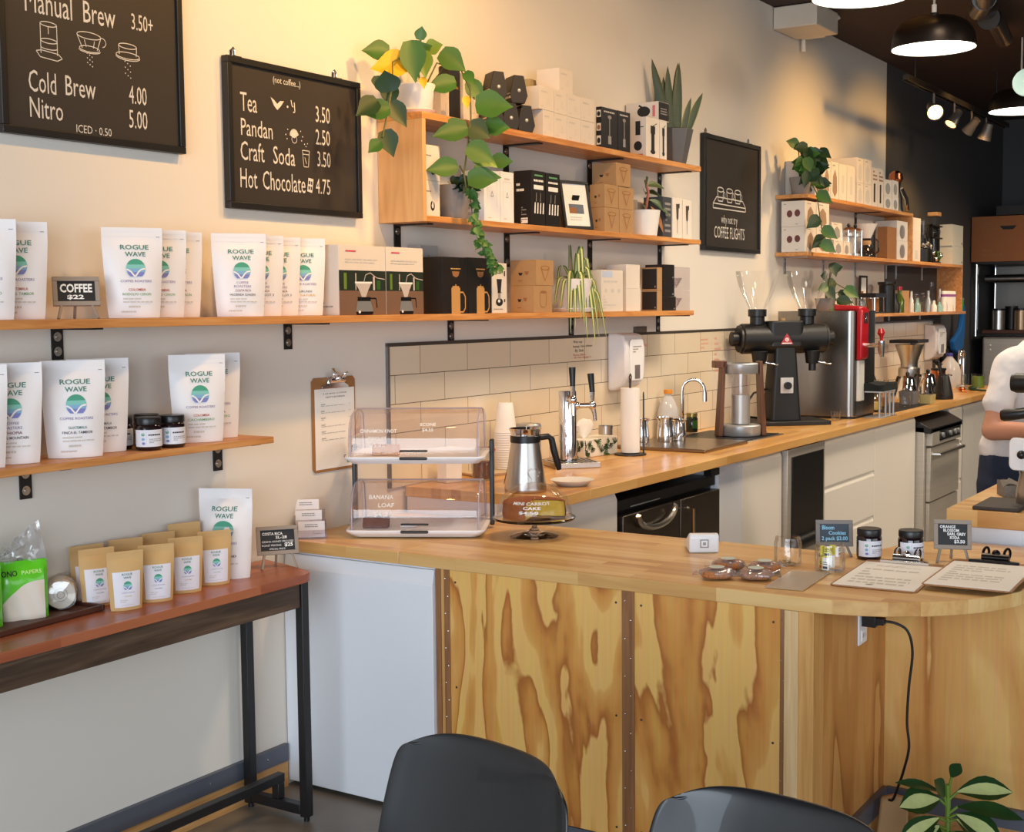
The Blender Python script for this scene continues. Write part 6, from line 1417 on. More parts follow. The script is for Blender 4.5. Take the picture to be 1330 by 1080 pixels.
t = thing('steel_tumbler', 'small clear tumbler with a steel sleeve between tissue box and paper towel', 'cup', (5.24, -.09, ZR))
mb = MB(); mb.lathe([(0, .0), (.026, 0), (.03, .05), (.031, .055)], CLEAR, seg=24); mb.build('base', t)
mb = MB(); mb.lathe([(.0315, .055), (.033, .115), (.031, .115), (.03, .057)], STEEL, seg=24); mb.build('sleeve', t)
t = thing('paper_towel_holder', 'paper towel roll on a dark wire stand', 'paper towel', (5.16, -.255, ZR))
mb = MB(); mb.lathe([(0, 0), (.07, 0), (.07, .006), (.01, .009), (.005, .01), (.005, .325), (0, .325)], GUNM, seg=32)
mb.tube([(-.002, 0, .32), (-.006, 0, .34), (.004, 0, .352), (.012, 0, .34), (.006, 0, .322)], .003, GUNM)
mb.tube([(.022, -.055, .006), (.022, -.055, .26), (.03, -.05, .272), (.038, -.045, .26), (.038, -.045, .006)], .003, GUNM); mb.build('wire_stand', t)
mb = MB(); mb.lathe([(.012, .012), (.042, .012), (.042, .292), (.012, .292), (.012, .012)], PAPER, seg=36); mb.build('paper_roll', t)
# soap dispenser on the tiles
def dispenser(label, x, z0, z1, w, d):
    t = thing('soap_dispenser', label, 'dispenser', (x, -.009, z0)); h = z1 - z0
    mb = MB(); mb.prism([(0, 0), (-d * .35, 0), (-d * .75, h * .08), (-d, h * .3), (-d, h * .75), (-d * .8, h * .97), (-d * .4, h), (0, h)], -w / 2, w / 2, mat('dispenser_white', (226, 222, 222), .3), Matrix(((0, 0, 1, 0), (1, 0, 0, 0), (0, 1, 0, 0), (0, 0, 0, 1)))); mb.build('housing', t, bevel=.012, bseg=3)
    mb = MB(); mb.prism(rrect(w * .34, h * .36, .02), 0, .006, WHITE, Matrix.Translation((0, -d, h * .53)) @ Matrix.Rotation(PI / 2, 4, 'X')); c = mb.build('front_cover', t, bevel=.002)
    mb = MB(); mb.box(-w * .13, w * .13, -d - .0085, -d - .0055, h * .2, h * .44, mat('grey_window', (116, 108, 108), .2)); mb.build('level_window', c, bevel=.003)
    printed('print', c, flat((-w * .25, -d - .0062, h * .5), (1, 0, 0), (0, 0, 1), w * .5, h * .3), [('lines', .05, .95, .5, .95, 3, GREY)])
dispenser('white soap dispenser on the tiles above the paper towel', 5.50, 1.175, 1.438, .19, .10)
dispenser('far white soap dispenser at the end of the tiles, partly behind bottles', 10.75, 1.12, 1.40, .30, .10)
# sink
t = thing('sink', 'drop-in sink with a steel drainer rim and dark basin', 'sink', (0, 0, 0))
mb = MB(); mb.box(5.36, 5.84, -.52, -.08, ZR, .930, mat('drainer_steel', (150, 132, 112), .3, .9)); mb.build('drainer', t, bevel=.004)
mb = MB(); mb.box(5.85, 6.35, -.50, -.09, ZR, .918, STEEL); mb.build('rim', t, bevel=.002)
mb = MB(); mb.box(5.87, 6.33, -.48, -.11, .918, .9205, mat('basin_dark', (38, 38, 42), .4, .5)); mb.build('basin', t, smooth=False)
t = thing('faucet', 'chrome gooseneck faucet at the sink', 'faucet', (6.04, -.085, .9212))
mb = MB(); mb.lathe([(0, 0), (.02, 0), (.02, .006), (.011, .012), (.0105, .19), (0, .19)], CHROME, seg=20)
k = Vector((.45, -.9, 0)).normalized()
mb.tube([(0, 0, .12), (0, 0, .20)] + [Vector((0, 0, .22)) + k * (.055 - .055 * math.cos(R(a))) + Vector((0, 0, .055 * math.sin(R(a)))) for a in range(0, 181, 20)] + [Vector((0, 0, .21)) + k * .112], .0085, CHROME, 12); mb.build('spout', t)
mb = MB(); q = k * .112; mb.cyl(.012, .165, .212, CHROME, (q.x, q.y, 0), 16, r1=.011); mb.build('nozzle', t)
mb = MB(); mb.tube([(-.0, 0, .085), (-.03, -.02, .10), (-.05, -.028, .115)], .005, CHROME); mb.build('lever', t)
def pitcher(label, loc, r, h, rz, grp='steel milk pitchers'):
    t = thing('milk_pitcher', label, 'pitcher', loc, rz, grp)
    mb = MB(); mb.lathe([(0, 0), (r, 0), (r * 1.02, .004), (r * 1.02, h * .3), (r * .82, h * .85), (r * .88, h), (r * .84, h), (r * .78, h * .85), (0, h * .8)], CHROME, seg=36)
    for v in mb.bm.verts:
        if v.co.z > h * .9 and v.co.x < -r * .6: v.co.x -= r * .3
    mb.build('body', t)
    mb = MB(); mb.tube([(r * .8, 0, h * .9), (r * 1.5, 0, h * .88), (r * 1.75, 0, h * .7), (r * 1.65, 0, h * .35), (r * 1.2, 0, h * .16)], .0065, CHROME); mb.build('handle', t)
pitcher('large steel milk pitcher on the drainer, middle of three', (5.60, -.21, .9305), .040, .115, R(-60))
pitcher('steel milk pitcher at the left of the drainer, half hidden by the paper towel', (5.53, -.12, .9305), .036, .11, R(140))
pitcher('small steel milk pitcher at the right of the drainer', (5.68, -.24, .9305), .033, .10, R(100))
t = thing('plastic_jug', 'cloudy plastic jug with an orange cap behind the milk pitchers', 'jug', (5.93, -.062, .919), R(-20))
MILKY = thin_glass('milky_plastic', (236, 232, 224), .05, .55)
mb = MB(); mb.lathe([(0, 0), (.058, 0), (.062, .008), (.062, .10), (.055, .14), (.03, .19), (.018, .205), (.018, .215), (0, .215)], MILKY, seg=24, sy=.72)
mb.build('body', t)
mb = MB(); mb.cyl(.021, .212, .232, mat('orange_cap', (226, 146, 40), .5), seg=20); mb.build('cap', t)
t = thing('spice_jar', 'small glass jar with gold lid and green label behind the faucet', 'jar', (6.21, -.06, .919))
mb = MB(); mb.lathe([(0, 0), (.028, 0), (.03, .004), (.03, .07), (.025, .078), (0, .078)], mat('dark_green_glass', (34, 44, 34), .1, coat=.4), seg=24); mb.build('body', t)
mb = MB(); mb.cyl(.028, .078, .097, mat('gold_lid', (176, 156, 100), .3, .9), seg=24); mb.build('lid', t)
mb = MB(); mb.lathe([(.0305, .02), (.0305, .06)], GREEN, seg=24, arc=(R(-150), R(-30))); mb.build('label', t)
# cold drip tower with walnut legs
t = thing('drip_tower', 'slow drip coffee tower with walnut side legs, silver rings and glass cylinder', 'brewer', (6.13, -.36, .9215), R(-48))
mb = MB(); mb.lathe([(0, .002), (.095, .002), (.098, .008), (.098, .05), (.092, .055), (0, .055)], SILVER, seg=40); mb.build('base_ring', t)
mb = MB(); mb.lathe([(.05, .305), (.082, .305), (.085, .309), (.085, .352), (.08, .357), (.05, .357)], SILVER, seg=40); mb.build('top_ring', t)
mb = MB(); mb.lathe([(.045, .2), (.045, .305)], SMOKE, seg=32); mb.build('glass_cylinder', t)
mb = MB(); mb.lathe([(0, .058), (.044, .058), (.046, .06), (.046, .2), (0, .202)], mat('frosted_steel', (186, 184, 182), .4, .6), seg=32); mb.build('lower_vessel', t)
for sx in (-1, 1):
    mb = MB(); mb.prism([(sx * .098, .0), (sx * .125, .0), (sx * .102, .365), (sx * .085, .365)], -.03, .03, WALNUT, Matrix(((1, 0, 0, 0), (0, 0, 1, 0), (0, 1, 0, 0), (0, 0, 0, 1)))); l_ = mb.build('leg', t, bevel=.003)
    if sx < 0: mb = MB(); mb.box(-.14, -.08, -.03, .03, .335, .37, WALNUT); mb.build('leg_bracket', l_, bevel=.003)
# twin grinder
t = thing('coffee_grinder', 'black twin coffee grinder with two clear hoppers and a red triangle badge', 'grinder', (6.93, -.262, ZR), R(-48))
GB = mat('grinder_black', (20, 19, 20), .42, var=.1)
mb = MB(); mb.prism(rrect(.23, .15, .02), 0, .022, GB); mb.build('base_plate', t, bevel=.003)
mb = MB(); mb.prism(rrect(.088, .075, .02), .022, .44, GB, None, rrect(.06, .065, .02)); mb.build('column', t, bevel=.003)
mb = MB(); RY = Matrix.Rotation(PI / 2, 4, 'Y')
mb.cyl(.082, -.235, .235, GB, (0, 0, .465), 36, RY); mb.prism(rrect(.1, .08, .03), .42, .56, GB); mb.build('motor_body', t, bevel=.006)
for sx in (-1, 1):
    mb = MB(); mb.cyl(.074, .235 * sx, .25 * sx, GUNM, (0, 0, .465), 32, RY); mb.cyl(.04, .25 * sx, .29 * sx, BLKPL, (0, 0, .465), 20, RY); mb.build('adjust_knob', t, bevel=.003)
    mb = MB(); mb.cyl(.04, .54, .585, BLKPL, (sx * .142, 0, 0), 24); mb.cyl(.05, .585, .625, BLKPL, (sx * .142, 0, 0), 24); mb.build('hopper_collar', t, bevel=.002)
    mb = MB(); mb.lathe([(.042, .622), (.052, .645), (.08, .70), (.103, .76), (.115, .81), (.118, .832), (.116, .832)], CLEAR, (sx * .142, 0, 0), 40); mb.build('hopper', t)
    mb = MB(); mb.cyl(.035, .33, .40, BLKPL, (sx * .15, -.06, 0), 20, r1=.045); mb.cyl(.02, .29, .33, BLKPL, (sx * .15, -.06, 0), 16); mb.tube([(sx * .15 + .02, -.08, .34), (sx * .15 + .09, -.1, .325)], .005, CHROME); mb.build('spout', t, bevel=.002)
mb = MB(); mb.cyl(.016, .56, .575, KRAFT, seg=20); mb.build('top_button', t)
mb = MB(); mb.prism([(-.036, 0), (.036, 0), (0, .06)], 0, .003, RED, Matrix.Translation((-.005, -.083, .435)) @ Matrix.Rotation(PI / 2, 4, 'X')); b_ = mb.build('badge', t, smooth=False)
printed('badge_mark', b_, flat((-.041, -.086, .435), (1, 0, 0), (0, 0, 1), .072, .06), [('e', .5, .42, .14, .17, PAPER), ('e', .5, .42, .08, .1, RED), ('p', [(.5, .5), (.56, .4), (.44, .4)], PAPER), ('r', .12, .05, .88, .14, PAPER)])
mb = MB(); mb.box(-.036, .036, -.08, -.07, .17, .255, mat('switch_plate', (196, 196, 196), .4)); s_ = mb.build('switch_plate', t, bevel=.002)
mb = MB(); mb.cyl(.02, 0, .02, BLKPL, (0, -.08, .212), 20, Matrix.Rotation(PI / 2, 4, 'X')); mb.build('switch_knob', s_)
mb = MB(); mb.tube([(-.08, .02, .19), (-.16, .0, .17), (-.21, .0, .1), (-.19, .02, .04), (-.1, .05, .027)], .006, BLKPL); mb.build('power_lead', t)
# large steel brewer with red front
t = thing('nitro_dispenser', 'tall stainless drink dispenser with a red front panel and red-handled tap', 'dispenser', (7.56, -.29, ZR), R(0))
mb = MB(); mb.prism(rrect(.20, .235, .045, 8), .012, .61, STEELD); mb.build('body', t, bevel=.003)
mb = MB(); mb.prism(rrect(.195, .23, .04, 8), 0, .012, BLKPL); mb.build('foot', t)
mb = MB(); mb.prism([(-.235, .33), (-.262, .335), (-.27, .35), (-.27, .61), (-.255, .635), (-.10, .645), (-.10, .612), (-.235, .61)], -.18, -.06, RED, Matrix(((0, 0, 1, 0), (1, 0, 0, 0), (0, 1, 0, 0), (0, 0, 0, 1)))); r_ = mb.build('front_panel', t, bevel=.01, bseg=3)
mb = MB(); mb.box(-.15, -.09, -.273, -.267, .54, .60, INK); mb.ball(.016, CHROME, (-.12, -.272, .56), sy=.3, seg=12); mb.build('display', r_, bevel=.003)
mb = MB(); mb.tube([(-.12, -.26, .415), (-.12, -.36, .415)], .012, CHROME, 12); mb.tube([(-.12, -.36, .44), (-.12, -.36, .385), (-.12, -.365, .35)], [.018, .017, .01], CHROME, 14); p_ = mb.build('tap', t)
mb = MB(); mb.tube([(-.12, -.36, .44), (-.12, -.36, .465), (-.12, -.358, .485), (-.12, -.356, .51)], [.008, .01, .022, .012], RED, 14); mb.build('tap_handle', p_)
mb = MB(); mb.box(-.17, -.07, -.25, -.235, .10, .33, mat('white_strip', (210, 210, 206), .4)); mb.build('lower_panel', t, bevel=.003)
mb = MB(); mb.lathe([(0, .004), (.022, .004), (.03, .055), (.028, .055), (.021, .008), (0, .008)], CLEAR, seg=28); tag(mb.build('shot_glass', None, (7.20, -.475, ZR)), 'small clear shot glass in front of the steel dispenser', 'glass')
# four-legged stand with folded black cloth
t = thing('brew_stand', 'white metal stand on thin legs at the worktop edge right of the red-fronted dispenser', 'stand', (7.62, -.592, ZR), R(0))
mb = MB(); mb.box(-.13, .13, -.05, .05, .145, .153, WHITE); mb.build('top_plate', t, bevel=.002)
mb = MB(); mb.box(-.14, .14, -.055, .055, .0, .006, SILVER); mb.build('base_plate', t, bevel=.002)
for x in (-.11, -.03, .05, .12):
    mb = MB(); mb.cyl(.006, .006, .145, SILVER, (x, -.04 if x > -.1 else -.03, 0), 12); mb.build('leg', t)
mb = MB(); mb.prism(rrect(.15, .06, .03), 0, .04, mat('black_terry', (14, 20, 20), .95, bump=.5, scale=200))
bmesh.ops.subdivide_edges(mb.bm, edges=mb.bm.edges[:], cuts=4, use_grid_fill=True)
for v in mb.bm.verts: v.co.z = max(0, v.co.z + noise.noise(v.co * 18) * .012) if v.co.z > .01 else v.co.z
tag(mb.build('folded_cloth', None, (7.62, -.592, ZR + .1535)), 'folded black cloth on the thin-legged stand', 'cloth')

# ------------------------------------------------------------------ far counter clutter
def gooseneck(label, loc, m, rz, k=1):
    t = thing('gooseneck_kettle', label, 'kettle', loc, rz, 'gooseneck kettles')
    mb = MB(); mb.lathe([(0, 0), (.075 * k, 0), (.078 * k, .005), (.075 * k, .03), (.045 * k, .15), (.04 * k, .16), (.015 * k, .17), (0, .17)], m, seg=32); mb.build('body', t)
    mb = MB(); mb.ball(.014, BLKPL, (0, 0, .182 * k if k < 1 else .18), seg=12); mb.build('lid_knob', t)
    mb = MB(); mb.tube([(-.065 * k, 0, .03), (-.12, 0, .05), (-.12, 0, .11), (-.15, 0, .16), (-.175, 0, .155)], [.011, .008, .007, .006, .005], m); mb.build('spout', t)
    mb = MB(); mb.tube([(.042, 0, .145), (.09, 0, .155), (.105, 0, .12), (.1, 0, .05)], .009, BLKPL); mb.build('handle', t)
gooseneck('steel gooseneck kettle with a black knob, left one of the far pair', (8.96, -.36, ZR), CHROME, R(60))
gooseneck('steel gooseneck kettle with a black knob, right one behind the black kettle', (9.38, -.38, ZR), CHROME, R(80))
gooseneck('matt black conical kettle at the worktop edge among the far brewing gear', (9.22, -.53, ZR), BLACK, R(10), .85)
def server(label, loc, r, h, grp=None, fill=None, top=.6):
    t = thing('glass_server', label, 'glass', (loc[0], loc[1], loc[2] + .0025), 0, grp)
    mb = MB(); mb.lathe([(0, .003), (r * .9, .003), (r, .012), (r, h * .5), (r * top, h * .85), (r * top * 1.1, h), (r * top * 1.04, h), (r * top * .95, h * .85), (r * .96, h * .5), (r * .95, .014), (0, .007)], CLEAR, seg=28); mb.build('glass', t)
    if fill:
        mb = MB(); mb.cyl(r * .92, .009, h * .35, fill, seg=24); mb.build('contents', t)
TEA = mat('amber_brew', (150, 92, 40), .2); STRAW = mat('straw_liquid', (206, 176, 90), .3)
G = 'glass servers in the far brewing corner'
server('wide glass server with a straw-coloured fill behind the black cloth', (7.98, -.42, ZR), .07, .15, G, STRAW)
server('glass server with amber coffee right of the straw-coloured one', (8.32, -.36, ZR), .065, .17, G, TEA)
server('empty glass server next to the grey box', (8.72, -.27, ZR), .06, .15, G)
server('small glass cup in front of the grey box', (8.36, -.52, ZR), .035, .07, G, None, .95)
for i, (x, y, w_, h_, m, lb) in enumerate(((8.62, -.47, .06, .085, mat('grey_bin', (112, 108, 108), .5), 'small grey open box among the glass servers'), (8.72, -.56, .05, .06, mat('straw_bin', (178, 164, 110), .5), 'small straw-coloured tub right of the grey box'), (8.80, -.20, .05, .09, KRAFT, 'little tan canister behind the left kettle'))):
    t = thing('storage_tub', lb, 'tub', (x, y, ZR + .0025)); mb = MB(); mb.prism(rrect(w_ * .9, w_ * .8, .012), 0, h_, m, None, rrect(w_, w_ * .9, .014)); mb.build('tub_body', t, bevel=.002)
    mb = MB(); mb.prism(rrect(w_ * .9, w_ * .8, .012), h_ + .0003, h_ + .002, GUNM); mb.build('contents', t)
mb = MB(); mb.prism(rrect(.45, .16, .02), 0, .002, BLKPL); tag(mb.build('drain_mat', None, (8.35, -.42, ZR - .0), 0), 'long black drip mat under the glass servers', 'mat')
mb = MB(); Mx = Matrix.Rotation(R(0), 4, 'X')
mb.tube([(-.12, 0, .22), (-.05, 0, .27), (.05, 0, .255), (.16, 0, .20), (.26, 0, .12)], .007, BLKPL); mb.cyl(.004, 0, .225, GUNM, (-.12, 0, 0), 10); mb.cyl(.05, 0, .006, GUNM, (-.12, 0, 0), 20)
tag(mb.build('pour_over_stand', None, (8.55, -.2, ZR)), 'thin black curved brewing arm over the glass servers', 'stand')
# flat burr brewer tower behind kettles
t = thing('batch_brewer', 'tall steel and black hourglass brewer behind the kettles', 'brewer', (9.55, -.2, ZR))
mb = MB(); mb.box(-.11, .11, -.1, .1, .0, .02, BLKPL); mb.build('base_plate', t, bevel=.003)
mb = MB(); mb.lathe([(0, .02), (.075, .02), (.075, .19), (.06, .2), (.06, .24), (.1, .36), (0, .36)], STEEL, seg=28); mb.build('body', t)
mb = MB(); mb.box(-.15, .13, -.1, .1, .372, .395, BLKPL); mb.box(.08, .11, -.02, .02, .02, .372, SILVER); mb.build('top_plate', t, bevel=.003)
t = thing('espresso_pot', 'dark lever brewer with a tamper handle left of the water jug', 'brewer', (9.95, -.3, ZR))
mb = MB(); mb.cyl(.05, 0, .16, COPPER, seg=24); mb.build('body', t)
mb = MB(); mb.cyl(.055, .16, .175, BLKPL, seg=24); mb.tube([(-.12, 0, .23), (0, 0, .2), (.06, 0, .2)], .012, BLKPL); mb.cyl(.02, .175, .21, CHROME, seg=16); mb.build('lever', t)
mb = MB(); mb.tube([(-.08, -.02, .23), (-.1, -.05, .13), (-.1, -.06, .03)], .012, BLKPL); mb.build('handle', t)
for i, (x, y, m, lb) in enumerate(((10.05, -.45, COPPER, 'copper-coloured scoop lying near the lever brewer'), (10.2, -.52, DGREEN, 'folded green cloth strip lying at the worktop edge'), (10.33, -.42, SILVER, 'small steel scoop lying by the water jug'))):
    mb = MB(); mb.box(-.08, .04, -.02, .02, 0, .012, m); mb.ball(.035, m, (.06, 0, .018), 1, .8, .5, 14); tag(mb.build('scoop' if i != 1 else 'cloth_strip', None, (x, y, ZR), R(20 + 30 * i), bevel=.003), lb, 'scoop' if i != 1 else 'cloth')
t = thing('water_jug', 'cloudy water jug with a blue cap near the far tap', 'jug', (10.45, -.25, ZR))
mb = MB(); mb.lathe([(0, 0), (.08, 0), (.085, .01), (.085, .13), (.07, .18), (.025, .235), (.02, .25), (0, .25)], MILKY, seg=24); mb.build('body', t)
mb = MB(); mb.cyl(.026, .245, .27, mat('blue_cap', (64, 66, 150), .5), seg=18); mb.build('cap', t)
t = thing('far_faucet', 'chrome faucet at the far end of the rear counter', 'faucet', (10.66, -.30, ZR))
mb = MB(); mb.tube([(0, 0, 0), (0, 0, .22)] + [(-.05 * (1 - math.cos(R(a))), 0, .23 + .05 * math.sin(R(a))) for a in range(0, 181, 30)] + [(-.1, 0, .18)], .017, CHROME, 12); mb.cyl(.04, 0, .1, CHROME, seg=20); mb.build('spout', t)
t = thing('green_jar', 'glass jar with green herb beside the far faucet', 'jar', (10.55, -.44, ZR))
mb = MB(); mb.cyl(.05, .002, .11, CLEAR, seg=24); mb.build('glass', t)
mb = MB(); mb.cyl(.045, .006, .09, GREEN2, seg=20); mb.build('contents', t)
# copper cups hung under the far lowest shelf
t = thing('hanging_rail', 'black wire hook rail under the far lowest shelf beside the red-fronted dispenser', 'rail', (8.55, -.12, 1.477))
mb = MB(); mb.tube([(-.25, 0, -.012), (.25, 0, -.012)], .004, BLACK)
for x in (-.2, -.22, .2): mb.tube([(x, 0, -.012), (x, 0, 0)], .004, BLACK)
mb.build('rail_bar', t)
for x in (-.12, .0, .12):
    mb = MB(); mb.tube([(x, 0, -.012), (x + .005, -.01, -.04), (x + .0, -.012, -.06), (x - .012, -.012, -.05)], .003, BLACK); mb.build('hook', t)
for x, lb in ((8.43, 'copper cup hanging from the hook rail, left one'), (8.56, 'copper cup hanging from the hook rail, right one, fuller in view')):
    mb = MB(); mb.lathe([(.05, .055), (.06, .02), (.062, -.02), (.04, -.055), (0, -.06)], COPPER, M=Matrix.Rotation(R(70), 4, 'Y') @ Matrix.Rotation(R(20), 4, 'X'), seg=24); mb.tube([(0, 0, .05), (0, 0, .09)], .004, COPPER)
    tag(mb.build('copper_cup', None, (x, -.135, 1.318)), lb, 'cup', 'copper cups on hooks')
# far shelf glassware and gadgets
t = thing('siphon_brewer', 'copper-topped glass brewer at the right end of the far top shelf', 'brewer', (9.44, -.12, 2.2005))
mb = MB(); mb.lathe([(0, 0), (.06, 0), (.05, .02), (.045, .10), (.03, .16), (.035, .2), (0, .2)], BLKPL, seg=20); mb.build('body', t)
mb = MB(); mb.lathe([(.03, .2), (.05, .23), (.045, .27), (.02, .29), (0, .29)], COPPER, seg=20); mb.build('copper_top', t)
mb = MB(); mb.tube([(.03, -.03, .17), (.09, -.05, .1), (.12, -.05, .02)], .014, CHROME); mb.build('side_arm', t)
GL = 'brewers on the far middle shelf'
for i, (x, lb) in enumerate(((8.47, 'steel and glass brewer left of the white dripper'), (8.60, 'steel press pot just left of the white dripper'))):
    t = thing('press_pot', lb, 'brewer', (x, -.11, 1.8685), 0, GL)
    mb = MB(); mb.cyl(.045, .01, .17, CLEAR, seg=20); mb.build('glass', t)
    mb = MB(); mb.lathe([(.047, 0), (.047, .02), (.044, .02)], STEEL, seg=20); mb.lathe([(.047, .13), (.047, .15)], STEEL, seg=20); mb.lathe([(.05, .17), (.03, .185), (0, .19)], CHROME, seg=20)
    for a in (20, 140, 260): mb.tube([(.048 * math.cos(R(a)), .048 * math.sin(R(a)), 0), (.048 * math.cos(R(a)), .048 * math.sin(R(a)), .17)], .003, CHROME)
    mb.ball(.012, BLKPL, (0, 0, .2), seg=10); mb.build('frame', t)
t = thing('pour_over_set', 'white dripper on a black and wood-collared glass brewer, far middle shelf', 'brewer', (8.83, -.11, 1.8685), 0, None)
mb = MB(); mb.lathe([(0, 0), (.06, 0), (.062, .03), (.022, .10), (.03, .13)], mat('dark_tinted_glass', (40, 34, 30), .1, coat=.4), seg=24); mb.build('server', t)
mb = MB(); mb.lathe([(.03, .085), (.034, .1), (.03, .115)], KRAFT, seg=20); mb.build('collar', t)
mb = MB(); mb.lathe([(.02, .12), (.07, .225), (.072, .225), (.025, .12)], CERW, seg=24); mb.build('dripper', t)
t = thing('black_brewer', 'dark press pot between the white dripper and the kraft shipping carton', 'brewer', (8.985, -.08, 1.8685)); mb = MB(); mb.cyl(.04, 0, .16, BLKPL, seg=20); mb.tube([(.04, -.02, .14), (.08, -.04, .12), (.08, -.04, .05), (.04, -.02, .03)], .007, CHROME); mb.build('body', t)
t = thing('red_bottle', 'slim red bottle beside the tall pale carton', 'bottle', (9.87, -.14, 1.8685)); mb = MB(); mb.lathe([(0, 0), (.022, 0), (.022, .12), (.01, .15), (.01, .18), (0, .18)], RED, seg=16); mb.build('glass', t); mb = MB(); mb.lathe([(.0225, .03), (.0225, .09)], PAPER, seg=16); mb.build('label', t)
t = thing('vacuum_siphon', 'glass vacuum brewer with a dark base on the far middle shelf', 'brewer', (10.13, -.11, 1.8685))
mb = MB(); mb.cyl(.075, 0, .10, BLKPL, seg=20); mb.build('base', t)
mb = MB(); mb.ball(.065, CLEAR, (0, 0, .165), seg=20); mb.lathe([(.05, .2), (.06, .31), (.058, .31), (.048, .2)], CLEAR, seg=20); mb.build('glass', t)
mb = MB()
for k in range(8): mb.ball(.018, CHROME, (.05 * math.cos(k * .8), .05 * math.sin(k * .8) - .02, .115 + .012 * (k % 3)), seg=8)
mb.build('metal_fittings', t)
t = thing('cold_drip_rack', 'tall wooden rack with stacked glass bulbs on the far middle shelf', 'brewer', (10.42, -.11, 1.8685))
mb = MB()
for x in (-.05, .14): mb.box(x - .01, x + .01, -.02, .02, 0, .30, BLKPL)
mb.box(-.06, .15, -.03, .03, 0, .015, BLKPL); mb.box(-.06, .15, -.04, .04, .19, .2, BLKPL); mb.box(-.06, .15, -.04, .04, .28, .29, BLKPL); mb.build('rack', t, smooth=False)
mb = MB(); mb.ball(.05, CLEAR, (.02, -.01, .24), seg=16); mb.cyl(.022, .28, .36, CLEAR, (.02, -.01, 0), 14); mb.cyl(.02, .08, .2, CLEAR, (.02, -.01, 0), 14); mb.build('glass_bulb', t)
mb = MB(); mb.box(-.03, .07, -.05, .03, .36, .39, KRAFT); mb.build('top_block', t, bevel=.003)
mb = MB()
for k in range(10): mb.ball(.018, CHROME if k % 3 else GREEN, (.02 + .05 * math.cos(k * .7), -.03 + .03 * math.sin(k * .7), .035 + .011 * (k % 5)), seg=8)
mb.build('metal_fittings', t)
mb = MB(); mb.box(-.06, .06, .02, .05, 0, .28, BBOX); tag(mb.build('dark_carton', None, (10.64, -.08, 1.8685)), 'dark slim carton behind the rack near the far end cartons', 'box')
# lowest far shelf
ZL = 1.5005
t = thing('tablet_frame', 'slanted pale panel in a dark frame lying back on the far lowest shelf', 'frame', (8.48, -.10, ZL + .006), R(-30)); Mx = Matrix.Rotation(R(-35), 4, 'X'); mb = MB(); mb.box(-.09, .09, -.008, .004, 0, .11, BLACK, Mx); mb.build('frame', t, bevel=.002); mb = MB(); mb.box(-.08, .08, -.0095, -.008, .008, .102, mat('pinkish_paper', (206, 186, 172), .6), Mx); mb.build('panel', t, smooth=False)
G = 'glasses on the far lowest shelf'
for i, x in enumerate((8.33, 8.40, 8.66, 8.72)):
    server(f'small clear glass on the far lowest shelf, {("first", "second", "third", "fourth")[i]} from the left', (x, -.14 + .02 * (i % 2), ZL), .03, .075 if i < 2 else .1, G, None, .95)
t = thing('picture_frame', 'small dark picture frame standing on the far lowest shelf', 'frame', (9.0, -.035, ZL + .0)); mb = MB()
for a in ((-.075, .075, 0, .014), (-.075, .075, .242, .256), (-.075, -.061, .014, .242), (.061, .075, .014, .242)): mb.box(a[0], a[1], -.01, .004, a[2], a[3], mat('dark_brown_frame', (44, 28, 22), .5))
mb.build('frame', t, bevel=.001)
mb = MB(); mb.box(-.061, .061, -.004, .002, .014, .242, PAPER); p = mb.build('print', t, smooth=False); printed('picture', p, flat((-.061, -.004, .014), (1, 0, 0), (0, 0, 1), .122, .228), [('p', [(.1, .02), (.55, .02), (.5, .6), (.1, .6)], KRAFTD), ('l', [(.6, .75), (.75, .3), (.8, .05)], .06, PAPER)])
t = thing('dripper_station', 'wood and glass brewer with a flat black top on the far lowest shelf', 'brewer', (8.92, -.13, ZL)); mb = MB(); mb.box(-.12, .12, -.06, .06, .105, .135, BLKPL); mb.build('top_plate', t, bevel=.002); mb = MB(); mb.box(-.11, .11, -.05, .05, 0, .01, BLKPL); [mb.cyl(.005, .01, .105, CHROME, (x, y, 0), 8) for x in (-.1, .1) for y in (-.045, .045)]; mb.build('frame', t); mb = MB(); mb.cyl(.04, .012, .1, TEA, seg=18); mb.build('vessel', t)
t = thing('black_canister', 'tall black canister on the far lowest shelf', 'canister', (9.27, -.12, ZL)); mb = MB(); mb.lathe([(0, 0), (.055, 0), (.055, .19), (.065, .20), (.065, .215), (0, .215)], BLKPL, seg=24); mb.build('body', t)
for i, (x, m, h, lb) in enumerate(((9.42, BLKPL, .11, 'short black jar right of the tall black canister'), (9.53, mat('olive_glass', (74, 92, 30), .1, coat=.4), .16, 'green-based glass bottle with a red stopper'))):
    t = thing('bottle', lb, 'bottle', (x, -.13, ZL)); mb = MB(); mb.lathe([(0, 0), (.035, 0), (.035, h * .55), (.014, h * .8), (.014, h), (0, h)], m, seg=18); mb.build('glass', t)
    mb = MB(); mb.cyl(.018, h, h + .025, RED if i else BLKPL, seg=14); mb.build('stopper', t)
rr = random.Random(12)
